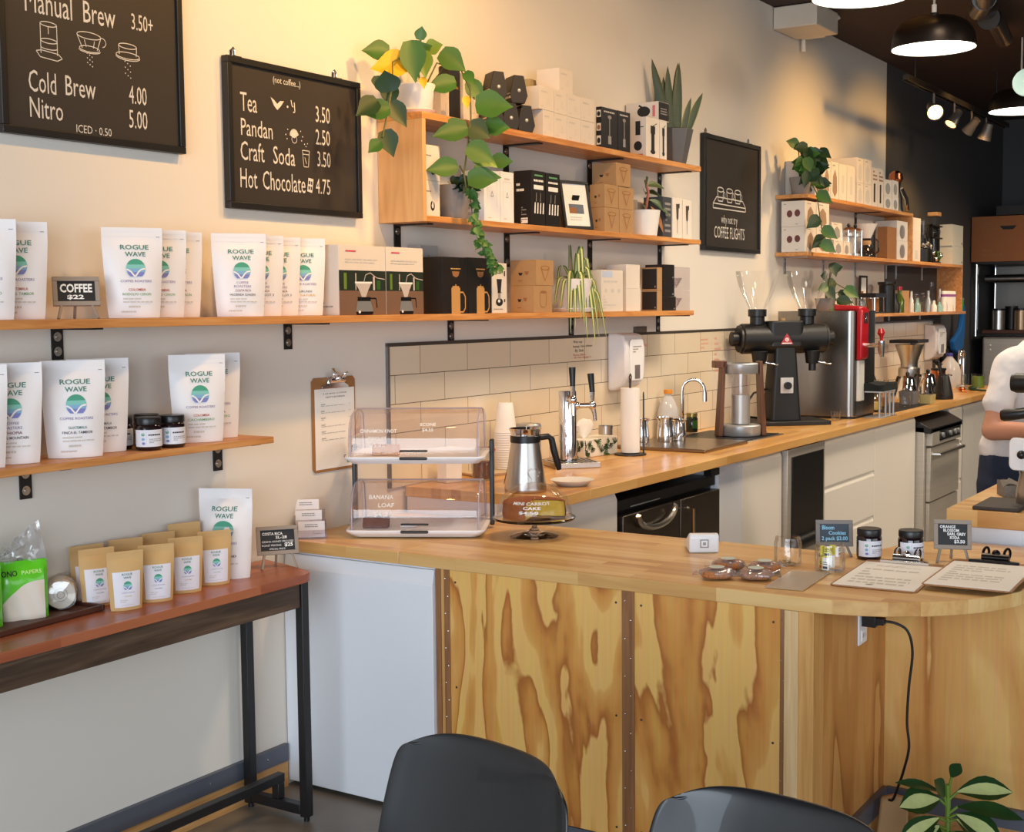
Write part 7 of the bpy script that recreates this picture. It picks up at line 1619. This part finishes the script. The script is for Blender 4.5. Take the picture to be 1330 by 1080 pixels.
for i in range(13):
    x = 9.88 + i * .078; h = rr.uniform(.07, .2); r_ = rr.uniform(.018, .03)
    m = (CLEAR, PAPER, CLEAR, mat('pale_teal_glass', (150, 196, 190), .2), SILVER)[i % 5]
    words_ = ('first', 'second', 'third', 'fourth', 'fifth', 'sixth', 'seventh', 'eighth', 'ninth', 'tenth', 'eleventh', 'twelfth', 'thirteenth')
    t = thing('lab_glass', f'little {("clear flask", "white bottle", "clear tube", "teal vial", "grey vial")[i % 5]}, {words_[i]} in the row on the far lowest shelf', 'glassware', (x, -.15 + .06 * (i % 2), ZL), 0, 'small glassware on the far lowest shelf')
    mb = MB(); mb.lathe([(0, 0), (r_, 0), (r_, h * .5), (r_ * .45, h * .72), (r_ * .45, h), (r_ * .38, h), (0, h * .6)], m, seg=14); mb.build('glass', t)
    mb = MB(); mb.lathe([(r_ * .5, h * .97), (r_ * .52, h), (r_ * .4, h)], SILVER, seg=12); mb.build('rim', t)
for i in range(6):
    x = 10.63 + i * .055
    t = thing('syrup_bottle', f'slim white bottle with a violet band, {("first", "second", "third", "fourth", "fifth", "last")[i]} of the row on the lowest shelf', 'bottle', (x, -.15, ZL), 0, 'slim violet-banded bottles')
    mb = MB(); mb.lathe([(0, 0), (.022, 0), (.022, .15), (.016, .16), (0, .16)], PAPER, seg=14); mb.build('glass', t); mb = MB(); mb.lathe([(.0225, .115), (.0225, .135)], mat('violet_band', (146, 84, 150), .5), seg=14); mb.build('band', t)
for i, x in enumerate((10.55, 10.59)):
    mb = MB(); mb.lathe([(0, 0), (.02, 0), (.02, .1), (.011, .14), (.011, .23), (0, .23)], CLEAR, seg=14); tag(mb.build('tall_flask', None, (x, -.075, ZL)), ('taller', 'slightly nearer')[i] + ' of two long-necked flasks behind the violet-banded bottles', 'glassware', 'long-necked flasks')
t = thing('green_cup', 'bright green cup at the right end of the far lowest shelf', 'cup', (11.06, -.15, ZL)); mb = MB(); mb.lathe([(0, 0), (.04, 0), (.046, .09), (0, .09)], mat('bright_green', (40, 160, 40), .5), seg=20); mb.build('body', t); mb = MB(); mb.cyl(.047, .09, .105, mat('grey_green_lid', (120, 140, 130), .5), seg=20); mb.build('lid', t)
# blue cloth hanging
mb = MB(); pts = [(0, 0, .0), (.0, -.03, -.1), (-.05, -.05, -.2), (-.2, -.06, -.27), (-.3, -.05, -.3), (-.26, -.05, -.38), (-.1, -.06, -.42), (.02, -.05, -.36), (.06, -.04, -.2), (.06, -.02, -.02)]
mb.prism([(x, z) for x, y, z in pts], -.11, -.066, mat('blue_cloth', (20, 92, 160), .9, bump=.3, scale=40), MXZ); tag(mb.build('blue_cloth', None, (11.42, -.0, 1.56), 0, bevel=.012), 'blue cloth hanging on the charcoal wall right of the far soap dispenser', 'cloth')
mb = MB(); mb.prism([(-.4, -.85), (.12, -.85), (.15, -.1), (.0, .0), (-.3, -.02), (-.38, -.3)], -.06, -.015, mat('black_apron', (20, 20, 22), .9), MXZ); tag(mb.build('black_apron', None, (11.4, .0, 1.22), 0, bevel=.02), 'black apron hanging under the blue cloth', 'apron')
# back rack, oven, box
t = thing('wire_rack', 'chrome-posted rack at the back wall carrying the big brown box', 'rack', (12.3, -.45, 0))
for x, y in ((-.25, .395), (-.25, -.10), (.45, .395), (.45, -.10), (-.25, -.6), (.45, -.6)):
    mb = MB(); mb.cyl(.016, 1.276, 1.899, CHROME, (x, y, 0), 12); mb.build('post', t)
for z in (1.278, 1.90):
    mb = MB(); mb.box(-.26, .46, -.61, .41, z, z + .02, GUNM); mb.build('rack_shelf', t, smooth=False)
mb = MB(); mb.tube([(.1, -.6, 1.78), (.1, .40, 1.78)], .035, STEEL, 14); mb.build('cross_bar', t)
mb = MB(); mb.box(.44, .452, -.6, .40, 1.30, 1.895, STEEL); mb.build('back_panel', t, smooth=False)
W['bigbox'] = (12.03, 12.7, -.95, -.012, 1.921, 2.31)
carton('bigbox', 'large brown cardboard box on top of the back rack', mat('brown_cardboard', (150, 92, 52), .75, var=.05), None, (), [('lines', .1, .35, .7, .9, 4, KRAFTD), ('p', [(.25, .78), (.4, .78), (.37, .7), (.28, .7)], INK), ('lines', .1, .3, .1, .3, 2, KRAFTD)])
W['topbox'] = (12.1, 12.6, -.9, -.2, 2.321, 2.40)
carton('topbox', 'flat dark carton on top of the large brown box', BBOX)
for i, (y, m, lb) in enumerate(((-.235, STEEL, 'steel canister with pinkish sheen on the back rack, left one'), (-.42, mat('tan_tin', (170, 140, 110), .3, .7), 'tan metal canister on the back rack, right one'), (-.325, BLKPL, 'black canister between the two metal canisters on the back rack'))):
    t = thing('canister', lb, 'canister', (12.1 + (.1 if i == 2 else 0), y, 1.331), 0, 'canisters on the back rack'); mb = MB(); mb.cyl(.055, 0, .17 + .02 * (i == 2), m, seg=24); mb.build('body', t, bevel=.003)
    mb = MB(); mb.cyl(.057, .17 + .02 * (i == 2), .185 + .02 * (i == 2), BLKPL, seg=24); mb.build('lid', t)
mb = MB(); mb.box(12.0, 12.32, -.52, -.12, 1.3005, 1.33, RD); tag(mb.build('rack_tray', bevel=.004), 'dark red-brown tray under the canisters on the back rack', 'tray')
t = thing('oven', 'stainless steel oven below the back rack, behind the barista', 'oven', (12.32, -.56, 0)); mb = MB(); mb.box(-.3, .33, -.5, .44, .06, 1.272, STEELH); mb.build('body', t, bevel=.02)
mb = MB(); mb.box(-.315, -.3, -.45, .05, .45, 1.02, BLKPL); mb.build('door', t, bevel=.004); mb = MB(); mb.tube([(-.31, -.4, 1.08), (-.36, -.4, 1.08), (-.36, .0, 1.08), (-.31, .0, 1.08)], .014, CHROME); mb.build('handle', t)
mb = MB()
for k in range(2): mb.ball(.008, PAPER, (-.302, .37, 1.2 - .04 * k), seg=8)
mb.build('indicator', t)
# ------------------------------------------------------------------ chairs in the foreground
CHM = mat('black_shell_plastic', (20, 21, 25), .4, var=.05, coat=.2)
LEGW = plank('beech_leg', 'z', (176, 128, 80), (196, 150, 100), (210, 166, 116), .5)
def chair(label, loc, rz):
    t = thing('shell_chair', label, 'chair', loc, rz, 'black shell chairs'); t.scale = (1, 1.08, 1.015)
    prof = [(-.44, .425), (-.42, .44), (-.36, .448), (-.26, .44), (-.16, .438), (-.08, .447), (-.03, .475), (.0, .52), (.02, .58), (.04, .65), (.055, .72), (.066, .775), (.073, .80), (.082, .812), (.09, .812)]
    wid = [.30, .37, .42, .45, .46, .455, .445, .435, .42, .41, .40, .385, .365, .335, .325]
    nu = 20; v = []; n = len(prof)
    for i, ((x, z), w_) in enumerate(zip(prof, wid)):
        k = min(1, max(0, (i - 5) / 4)); top = max(0, (i - 9) / 5)
        for j in range(nu + 1):
            u = -1 + 2 * j / nu; e = abs(u) ** 2.4
            v.append((x - .05 * e * k, u * w_ / 2, z + .05 * e * (1 - k) * (1 if i > 1 else .3) - .03 * abs(u) ** 6 * top))
    mb = MB(); mb.raw(v, [(i * (nu + 1) + j, i * (nu + 1) + j + 1, (i + 1) * (nu + 1) + j + 1, (i + 1) * (nu + 1) + j) for i in range(n - 1) for j in range(nu)], CHM)
    o = mb.build('shell', t, ang=80); so = o.modifiers.new('solid', 'SOLIDIFY'); so.thickness = .008; sb = o.modifiers.new('sub', 'SUBSURF'); sb.levels = 2; sb.render_levels = 2
    mb = MB(); mb.prism(rrect(.17, .14, .04), .0, .022, mat('seat_pad', (22, 22, 26), .5), Matrix.Translation((-.21, 0, .448))); mb.build('seat_pad', t, bevel=.008)
    for sx in (-1, 1):
        for sy in (-1, 1):
            mb = MB(); mb.tube([(-.2 + sx * .12, sy * .13, .43), (-.2 + sx * .2, sy * .21, .001)], [.016, .011], LEGW, 12); mb.build('leg', t)
    mb = MB()
    for s_ in (-1, 1): mb.tube([(-.32, s_ * .14, .40), (-.08, -s_ * .14, .40)], .006, BLACK)
    mb.build('cross_brace', t)
    return t
chair('black moulded shell chair in the foreground left of centre', (1.755, -1.73, 0), R(-13))
chair('black moulded shell chair at the bottom right of the foreground, only its top edge showing', (1.77, -2.245, 0), R(-8))

# variegated plant on the floor in the counter recess
t = thing('dumb_cane_plant', 'small plant with cream-centred green leaves in a white pot under the rounded corner', 'plant', (3.46, -2.07, 0))
pot_lathe(.06, .075, .135, CERW).build('pot', t)
mb = MB(); mb.cyl(.068, .108, .112, SOIL); mb.build('soil', t)
DC = mat('leaf_dark_edge', (30, 62, 26), .35, var=.3, scale=12, coat=.2); DCC = mat('leaf_cream_centre', (196, 206, 138), .4, var=.25, scale=30)
lm, sm = MB(), MB()
sm.tube([(0, 0, .11), (.005, 0, .2), (0, 0, .31)], .007, GREEN2)
q = Vector((.45, -.89, 0)); e = Vector((-.9, -.45, 0))   # image right / toward the viewer
for z, a, up, L, W_ in ((.28, -1, .55, .15, .03), (.31, .25, .85, .07, .035), (.285, .9, .35, .15, .075), (.27, -.9, .12, .12, .085), (.25, 1, .15, .17, .05), (.23, .8, -.35, .14, .085), (.23, -.85, -.25, .13, .06), (.21, -.8, -.3, .11, .08), (.2, .3, -.2, .1, .08), (.17, -.6, -.5, .12, .06), (.17, .6, -.5, .1, .07), (.17, .1, -.3, .1, .07), (.15, -.25, .1, .1, .06), (.26, -.35, .75, .09, .05), (.24, .45, -.1, .13, .08), (.2, -.45, -.15, .11, .07), (.16, .75, -.2, .1, .06), (.16, -.8, -.2, .1, .06)):
    d = q * a + Vector((0, 0, up)) + e * .3; b = Vector((0, 0, z))
    leaf(lm, b + d.normalized() * .02, d, (-.5, -.3, .8), L, W_, DC, .18, .22, False, rib=DCC if z > .2 and W_ > .055 else None)
    sm.tube([b - Vector((0, 0, .02)), b + d.normalized() * .025], .0035, GREEN2, 6)
lm.build('foliage', t); sm.build('stem', t)

# ------------------------------------------------------------------ ceiling lamps
LAMPW = mat('lamp_glow', (255, 246, 228), .5, emit=9); SHD = mat('bronze_shade', (40, 32, 28), .35, .6); SHW = mat('shade_inside', (240, 236, 226), .5)
def pendant(label, loc, r=.2):
    t = thing('pendant_lamp', label, 'pendant lamp', loc, 0, 'dome pendant lamps')
    mb = MB(); mb.lathe([(r, 0), (r * .995, .03), (r * .95, .075), (r * .82, .115), (r * .6, .14), (r * .3, .153), (.02, .156), (.02, .17), (0, .17)], SHD, seg=48); mb.build('shade', t, ang=60)
    mb = MB(); mb.lathe([(r * .985, .001), (r * .97, .03), (r * .92, .07), (r * .8, .105), (r * .5, .13), (0, .14)], SHW, seg=48); mb.build('shade_lining', t)
    mb = MB(); mb.lathe([(0, .012), (r * .9, .014), (r * .97, .02)], LAMPW, seg=48); mb.build('diffuser', t)
    mb = MB(); mb.cyl(.006, .17, 3.27 - loc[2], mat('pale_cord', (200, 196, 186), .6), seg=8); mb.cyl(.012, .17, .21, PAPER, seg=12); mb.build('cord', t)
    l = bpy.data.lights.new('lamp_light', 'SPOT'); l.energy = 22; l.color = (1, .88, .72); l.spot_size = R(140); l.spot_blend = 1; l.shadow_soft_size = .15
    o = bpy.data.objects.new('lamp_light', l); COL.objects.link(o); o.location = (0, 0, -.01); o.parent = t
pendant('bronze dome pendant lamp hanging clear of the others over the bar', (6.69, -1.12, 2.795))
pendant('dome pendant lamp at the very top edge, only its glowing underside showing', (5.62, -1.11, 2.84), .205)
pendant('dome pendant lamp at the right edge, farthest and lowest in view', (9.2, -1.0, 2.80))
# track with four heads
t = thing('track_light', 'black ceiling track with four spot heads by the charcoal wall', 'track light', (0, 0, 0))
mb = MB(); mb.box(8.1, 10.75, -.59, -.555, 2.90, 2.925, BLACK); [mb.box(8.1, 10.75, y, y + .004, 2.89, 2.90, GUNM) for y in (-.59, -.559)]; mb.build('rail', t, smooth=False)
for x in (8.3, 10.4):
    mb = MB(); mb.cyl(.005, 2.925, 3.27, BLACK, (x, -.572, 0), 8); mb.build('hanger', t)
HEADG = mat('head_grey', (120, 112, 104), .4, .5); GLOW = mat('warm_lamp_face', (255, 206, 124), .5, emit=7); GLOW2 = mat('warm_lamp_dim', (255, 190, 120), .5, emit=2.5)
for x, aim, g, r_ in ((8.72, (-.85, -.45, -.5), GLOW, .052), (9.22, (-.55, .4, -.85), GLOW2, .042), (9.68, (.3, .75, -.75), GLOW2, .042), (10.1, (.1, .35, -.95), GLOW2, .05)):
    d = Vector(aim).normalized(); O = Vector((x, -.572, 2.79)); q = d.to_track_quat('Z', 'Y').to_matrix().to_4x4()
    mb = MB(); mb.tube([(x, -.572, 2.895), (x, -.572, 2.85), O], .007, HEADG, 8)
    mb.lathe([(0, -.07), (r_ * .62, -.065), (r_ * .7, -.02), (r_, .045), (r_, .052), (r_ * .92, .05)], HEADG, O, 24, q); h_ = mb.build('spot_head', t)
    mb = MB(); mb.lathe([(0, .042), (r_ * .9, .046)], g, O, 24, q); mb.build('lamp_face', h_)
# box and pipe under the ceiling
t = thing('air_unit', 'cream box unit fixed high on the wall just under the ceiling', 'air unit', (7.42, -.005, 3.14))
mb = MB(); mb.box(0, .36, -.26, 0, 0, .125, mat('cream_unit', (220, 208, 190), .6)); mb.build('housing', t, bevel=.006)
mb = MB(); mb.tube([(.44, -.02, -.06), (.44, -.02, .02), (.44, -.1, .06), (.44, -.24, .12)], .014, WALLM); mb.box(.36, .44, -.16, -.02, .01, .03, WALLM); mb.build('pipe', t)
t = thing('ceiling_duct', 'bent round metal duct under the dark ceiling', 'duct', (0, 0, 0))
mb = MB(); mb.tube([(7.0, -1.3, 3.16), (7.28, -1.22, 3.12), (7.55, -1.12, 3.13), (7.8, -1.12, 3.18), (8.7, -1.0, 3.18)], .05, mat('dull_duct', (120, 108, 98), .35, .9), 16); mb.build('tube', t)
mb = MB()
for x in (7.28, 7.8): mb.tube([(x - .02, -1.22 if x < 7.5 else -1.12, 3.13), (x + .03, -1.21 if x < 7.5 else -1.118, 3.14)], .062, GUNM, 16)
mb.build('duct_clamp', t)
t = thing('hanging_sign', 'pale round object hanging at the right edge near the lamps', 'sign', (6.75, -1.545, 2.60))
mb = MB(); mb.cyl(.065, -.012, .012, mat('pale_teal', (176, 208, 204), .5), M=Matrix.Rotation(PI / 2, 4, 'Y'), seg=32); mb.build('disc', t, bevel=.003)
mb = MB(); mb.cyl(.003, .075, .69, PAPER, seg=8); mb.build('hanging_wire', t)

# ------------------------------------------------------------------ things on the bar island
mb = MB(); mb.box(4.265, 4.50, -2.065, -1.925, .9145, .926, mat('slate_mat', (54, 46, 42), .7)); tag(mb.build('bar_mat', bevel=.003), 'dark rectangular mat on the near corner of the bar island', 'mat')
t = thing('steaming_pitcher', 'steel pitcher at the right edge on the bar island', 'pitcher', (4.42, -2.075, ZR)); mb = MB(); mb.lathe([(0, 0), (.05, 0), (.052, .004), (.052, .05), (.042, .10), (.045, .115), (.042, .115), (.038, .1), (0, .095)], STEEL, seg=32); mb.build('body', t)
mb = MB(); mb.tube([(.0, -.045, .1), (0, -.075, .1), (0, -.085, .07), (0, -.06, .03)], .006, STEEL); mb.build('handle', t)
mb = MB(); mb.prism([(-.1, -.05), (.0, -.075), (.1, -.04), (.09, .06), (-.02, .075), (-.11, .03)], 0, .035, mat('grey_towel', (116, 112, 108), .95, bump=.5, scale=90))
bmesh.ops.subdivide_edges(mb.bm, edges=mb.bm.edges[:], cuts=5, use_grid_fill=True)
for v in mb.bm.verts:
    if v.co.z > .01: v.co.z = max(.008, v.co.z + noise.noise(v.co * 16) * .03)
tag(mb.build('bar_towel', None, (4.68, -1.985, ZR)), 'crumpled grey bar towel between the dark mat and the barista', 'cloth')
t = thing('espresso_machine', 'espresso machine at the right edge with black portafilter handles and a white round-cornered end badge', 'espresso machine', (4.62, -2.5, ZR))
mb = MB(); mb.box(-.25, .27, -.45, .33, .0, .05, GUNM); mb.box(-.1, .27, -.45, .33, .05, .33, STEELH); mb.box(-.25, .27, -.45, .33, .33, .43, STEELH); mb.build('body', t, bevel=.01)
for y, z, dx in ((.18, .20, -.17), (-.1, .20, -.2)):
    mb = MB(); mb.cyl(.035, z, z + .12, CHROME, (-.17, y - .02, 0), 24); mb.build('group_head', t)
    mb = MB(); O = Vector((-.17, y - .02, z)); mb.cyl(.036, z - .03, z, CHROME, (-.17, y - .02, 0), 24)
    mb.tube([O + Vector((0, 0, -.01)), O + Vector((-.04, .06, -.012))], .008, CHROME, 10); mb.tube([O + Vector((-.04, .06, -.012)), O + Vector((-.055, .10, -.014)), O + Vector((-.10, .2, -.03)), O + Vector((-.108, .215, -.032))], [.012, .013, .016, .012], BLKPL, 14); mb.build('portafilter', t)
mb = MB(); mb.prism(rrect(.052, .052, .02), -.012, .004, WHITE, Matrix.Translation((-.22, .455, .165)) @ Matrix.Rotation(R(-28), 4, 'Z') @ Matrix.Rotation(-PI / 2, 4, 'Y')); mb.ball(.014, BLKPL, (-.226, .458, .165), seg=14); mb.box(-.215, -.16, .3, .46, .155, .175, GUNM); mb.build('end_badge', t, bevel=.004)
mb = MB(); mb.tube([(-.12, .30, .386), (-.12, .50, .386), (-.12, .515, .386)], [.03, .032, .026], BLKPL, 18); mb.build('steam_knob', t)
mb = MB(); mb.tube([(-.16, .30, .325), (-.165, .38, .312), (-.168, .47, .292), (-.17, .525, .284), (-.17, .535, .283)], [.012, .015, .018, .02, .015], BLKPL, 14); mb.build('steam_lever', t)

# ------------------------------------------------------------------ the barista
def loft(mb, secs, m, seg=20, M=None):
    v = []; secs = [(a, b + LEAN(c), c, d, e) for a, b, c, d, e in secs]
    for cx, cy, z, rx, ry in secs: v += [(cx + rx * math.cos(2 * PI * i / seg), cy + ry * math.sin(2 * PI * i / seg), z) for i in range(seg)]
    n = len(secs)
    mb.raw(v, [(k * seg + i, k * seg + (i + 1) % seg, (k + 1) * seg + (i + 1) % seg, (k + 1) * seg + i) for k in range(n - 1) for i in range(seg)] + [tuple(range(seg))[::-1], tuple(range((n - 1) * seg, n * seg))], m, M)
def limb(mb, pts, rs, m):
    P = [Vector(p) for p in pts]; q, r = [], []
    for i in range(len(P) - 1):
        for k in range(6): t_ = k / 6; q.append(P[i].lerp(P[i + 1], t_)); r.append(rs[i] + (rs[i + 1] - rs[i]) * t_)
    q.append(P[-1]); r.append(rs[-1]); mb.tube(q, r, m, 14)
    for p, rr_ in ((P[0], rs[0]), (P[-1], rs[-1])): mb.ball(rr_ * .98, m, p, seg=14)
    for p, rr_ in zip(P[1:-1], rs[1:-1]): mb.ball(rr_ * 1.0, m, p, seg=14)
def soft(o, vox, it=6):
    r_ = o.modifiers.new('remesh', 'REMESH'); r_.mode = 'VOXEL'; r_.voxel_size = vox; r_.use_smooth_shade = True
    s_ = o.modifiers.new('smooth', 'SMOOTH'); s_.factor = .5; s_.iterations = it
t = thing('person', 'person in white t-shirt and dark jeans at the espresso machine, arm bent', 'person', (5.85, -1.722, 0), R(-38))
t.scale = (.965, .965, .965)
LEAN = lambda z: -.36 * max(0, z - 1.0)
SH_R, EL_R, WR_R = (-.155, .01 + LEAN(1.37), 1.365), (-.256, -.15, 1.085), (-.18, -.44, 1.10)
SH_L, EL_L, WR_L = (.155, .01 + LEAN(1.37), 1.365), (.24, -.22, 1.12), (.05, -.45, 1.08)
mb = MB()
loft(mb, [(0, .0, .84, .15, .11), (0, 0, .95, .165, .115), (0, 0, 1.06, .145, .10), (0, .0, 1.2, .155, .11), (0, .01, 1.31, .15, .10), (0, .02, 1.40, .09, .07), (0, .025, 1.46, .065, .06), (0, .02, 1.54, .055, .056)], SKIN)
loft(mb, [(0, -.03, 1.515, .03, .04), (0, -.02, 1.55, .06, .07), (0, -.01, 1.6, .072, .088), (0, 0, 1.66, .077, .097), (0, .005, 1.71, .068, .086), (0, .01, 1.745, .035, .045)], SKIN)
mb.ball(.014, SKIN, (0, -.105 + LEAN(1.6), 1.605), .8, 1, 1.4, 10)
for s_ in (-1, 1): mb.ball(.018, SKIN, (s_ * .078, .01 + LEAN(1.62), 1.62), .4, .8, 1.3, 10)
for sh, el, wr, s_ in ((SH_R, EL_R, WR_R, -1), (SH_L, EL_L, WR_L, 1)):
    limb(mb, [Vector(sh) + Vector((0, 0, -.02)), el], [.046, .043], SKIN); limb(mb, [el, wr], [.044, .028], SKIN)
    d = (Vector(wr) - Vector(el)).normalized(); side = d.cross(Vector((0, 0, 1))).normalized(); W0 = Vector(wr)
    palm = W0 + d * .05
    mb.ball(.036, SKIN, palm, 1.0, 1.25, .6, 14)
    for k in range(4):
        a = W0 + d * .075 + side * (.03 - .02 * k) ; L = (.07, .08, .075, .06)[k]
        limb(mb, [palm + side * (.026 - .018 * k), a, a + d * L * .45 + Vector((0, 0, -.012)), a + d * L * .6 + Vector((0, 0, -.035)), a + d * L * .35 + Vector((0, 0, -.05))], [.010, .0095, .009, .0085, .008], SKIN)
    limb(mb, [W0 + d * .02 + Vector((0, 0, .01)), W0 + d * .05 + Vector((0, 0, .0)) - side * s_ * -.045, W0 + d * .09 + Vector((0, 0, -.02)) - side * s_ * -.05], [.013, .011, .009], SKIN)
for s_ in (-1, 1):
    limb(mb, [(s_ * .09, 0, .86), (s_ * .1, -.01, .48), (s_ * .1, .02, .1)], [.085, .058, .04], SKIN)
o = mb.build('body', t); soft(o, .007, 4)
CLTH = mat('white_tshirt', (226, 220, 218), .85, var=.03, scale=20, bump=.12)
mb = MB()
loft(mb, [(0, .0, .955, .172, .126), (0, 0, 1.0, .174, .127), (0, 0, 1.10, .168, .12), (0, .0, 1.22, .17, .124), (0, .01, 1.31, .172, .124), (0, .018, 1.38, .142, .104), (0, .022, 1.44, .095, .078), (0, .022, 1.465, .075, .068)], CLTH)
for sh, el in ((SH_R, EL_R), (SH_L, EL_L)):
    a, b = Vector(sh), Vector(el); m_ = a.lerp(b, .62)
    limb(mb, [a.lerp(Vector((0, LEAN(1.38), 1.38)), .3), a + Vector((0, 0, -.012)), m_], [.07, .066, .06], CLTH)
    mb.tube([a.lerp(b, .4), a.lerp(b, .66)], [.06, .063], CLTH, 18)
o = mb.build('t_shirt', t)
soft(o, .008, 5)
tx_ = bpy.data.textures.new('cloth_folds', 'CLOUDS'); tx_.noise_scale = .09
dm = o.modifiers.new('folds', 'DISPLACE'); dm.texture = tx_; dm.strength = .014; dm.mid_level = .5
JEAN = mat('dark_denim', (34, 44, 66), .85, var=.3, scale=18, bump=.2)
mb = MB(); loft(mb, [(0, 0, .78, .17, .125), (0, 0, .86, .178, .132), (0, 0, .95, .172, .126), (0, 0, 1.0, .160, .118)], JEAN)
for s_ in (-1, 1):
    limb(mb, [(s_ * .09, 0, .84), (s_ * .1, -.015, .48), (s_ * .1, .015, .07)], [.097, .076, .062], JEAN)
o = mb.build('jeans', t); soft(o, .009, 4)
mb = MB(); 
for s_ in (-1, 1): mb.ball(.05, BLKPL, (s_ * .1, -.045, .034), .9, 2.4, .66, 16)
mb.build('shoes', t)
HAIR = mat('dark_brown_hair', (44, 30, 22), .6, var=.4, scale=60)
mb = MB(); mb.lathe([(.083, .0), (.086, .03), (.08, .07), (.05, .1), (0, .108)], HAIR, (0, .014 + LEAN(1.68), 1.655), 24, None, 1, 1.22); mb.build('hair', t)
mb = MB()
for s_ in (-1, 1): mb.ball(.009, PAPER, (s_ * .03, -.09 + LEAN(1.64), 1.64), 1.3, .5, .8, 10); mb.ball(.005, INK, (s_ * .03, -.096 + LEAN(1.64), 1.64), seg=8)
mb.tube([(x, y + LEAN(1.57), 1.567) for x, y in ((-.02, -.094), (0, -.098), (.02, -.094))], .004, mat('lips', (170, 96, 86), .5)); mb.build('face_features', t)
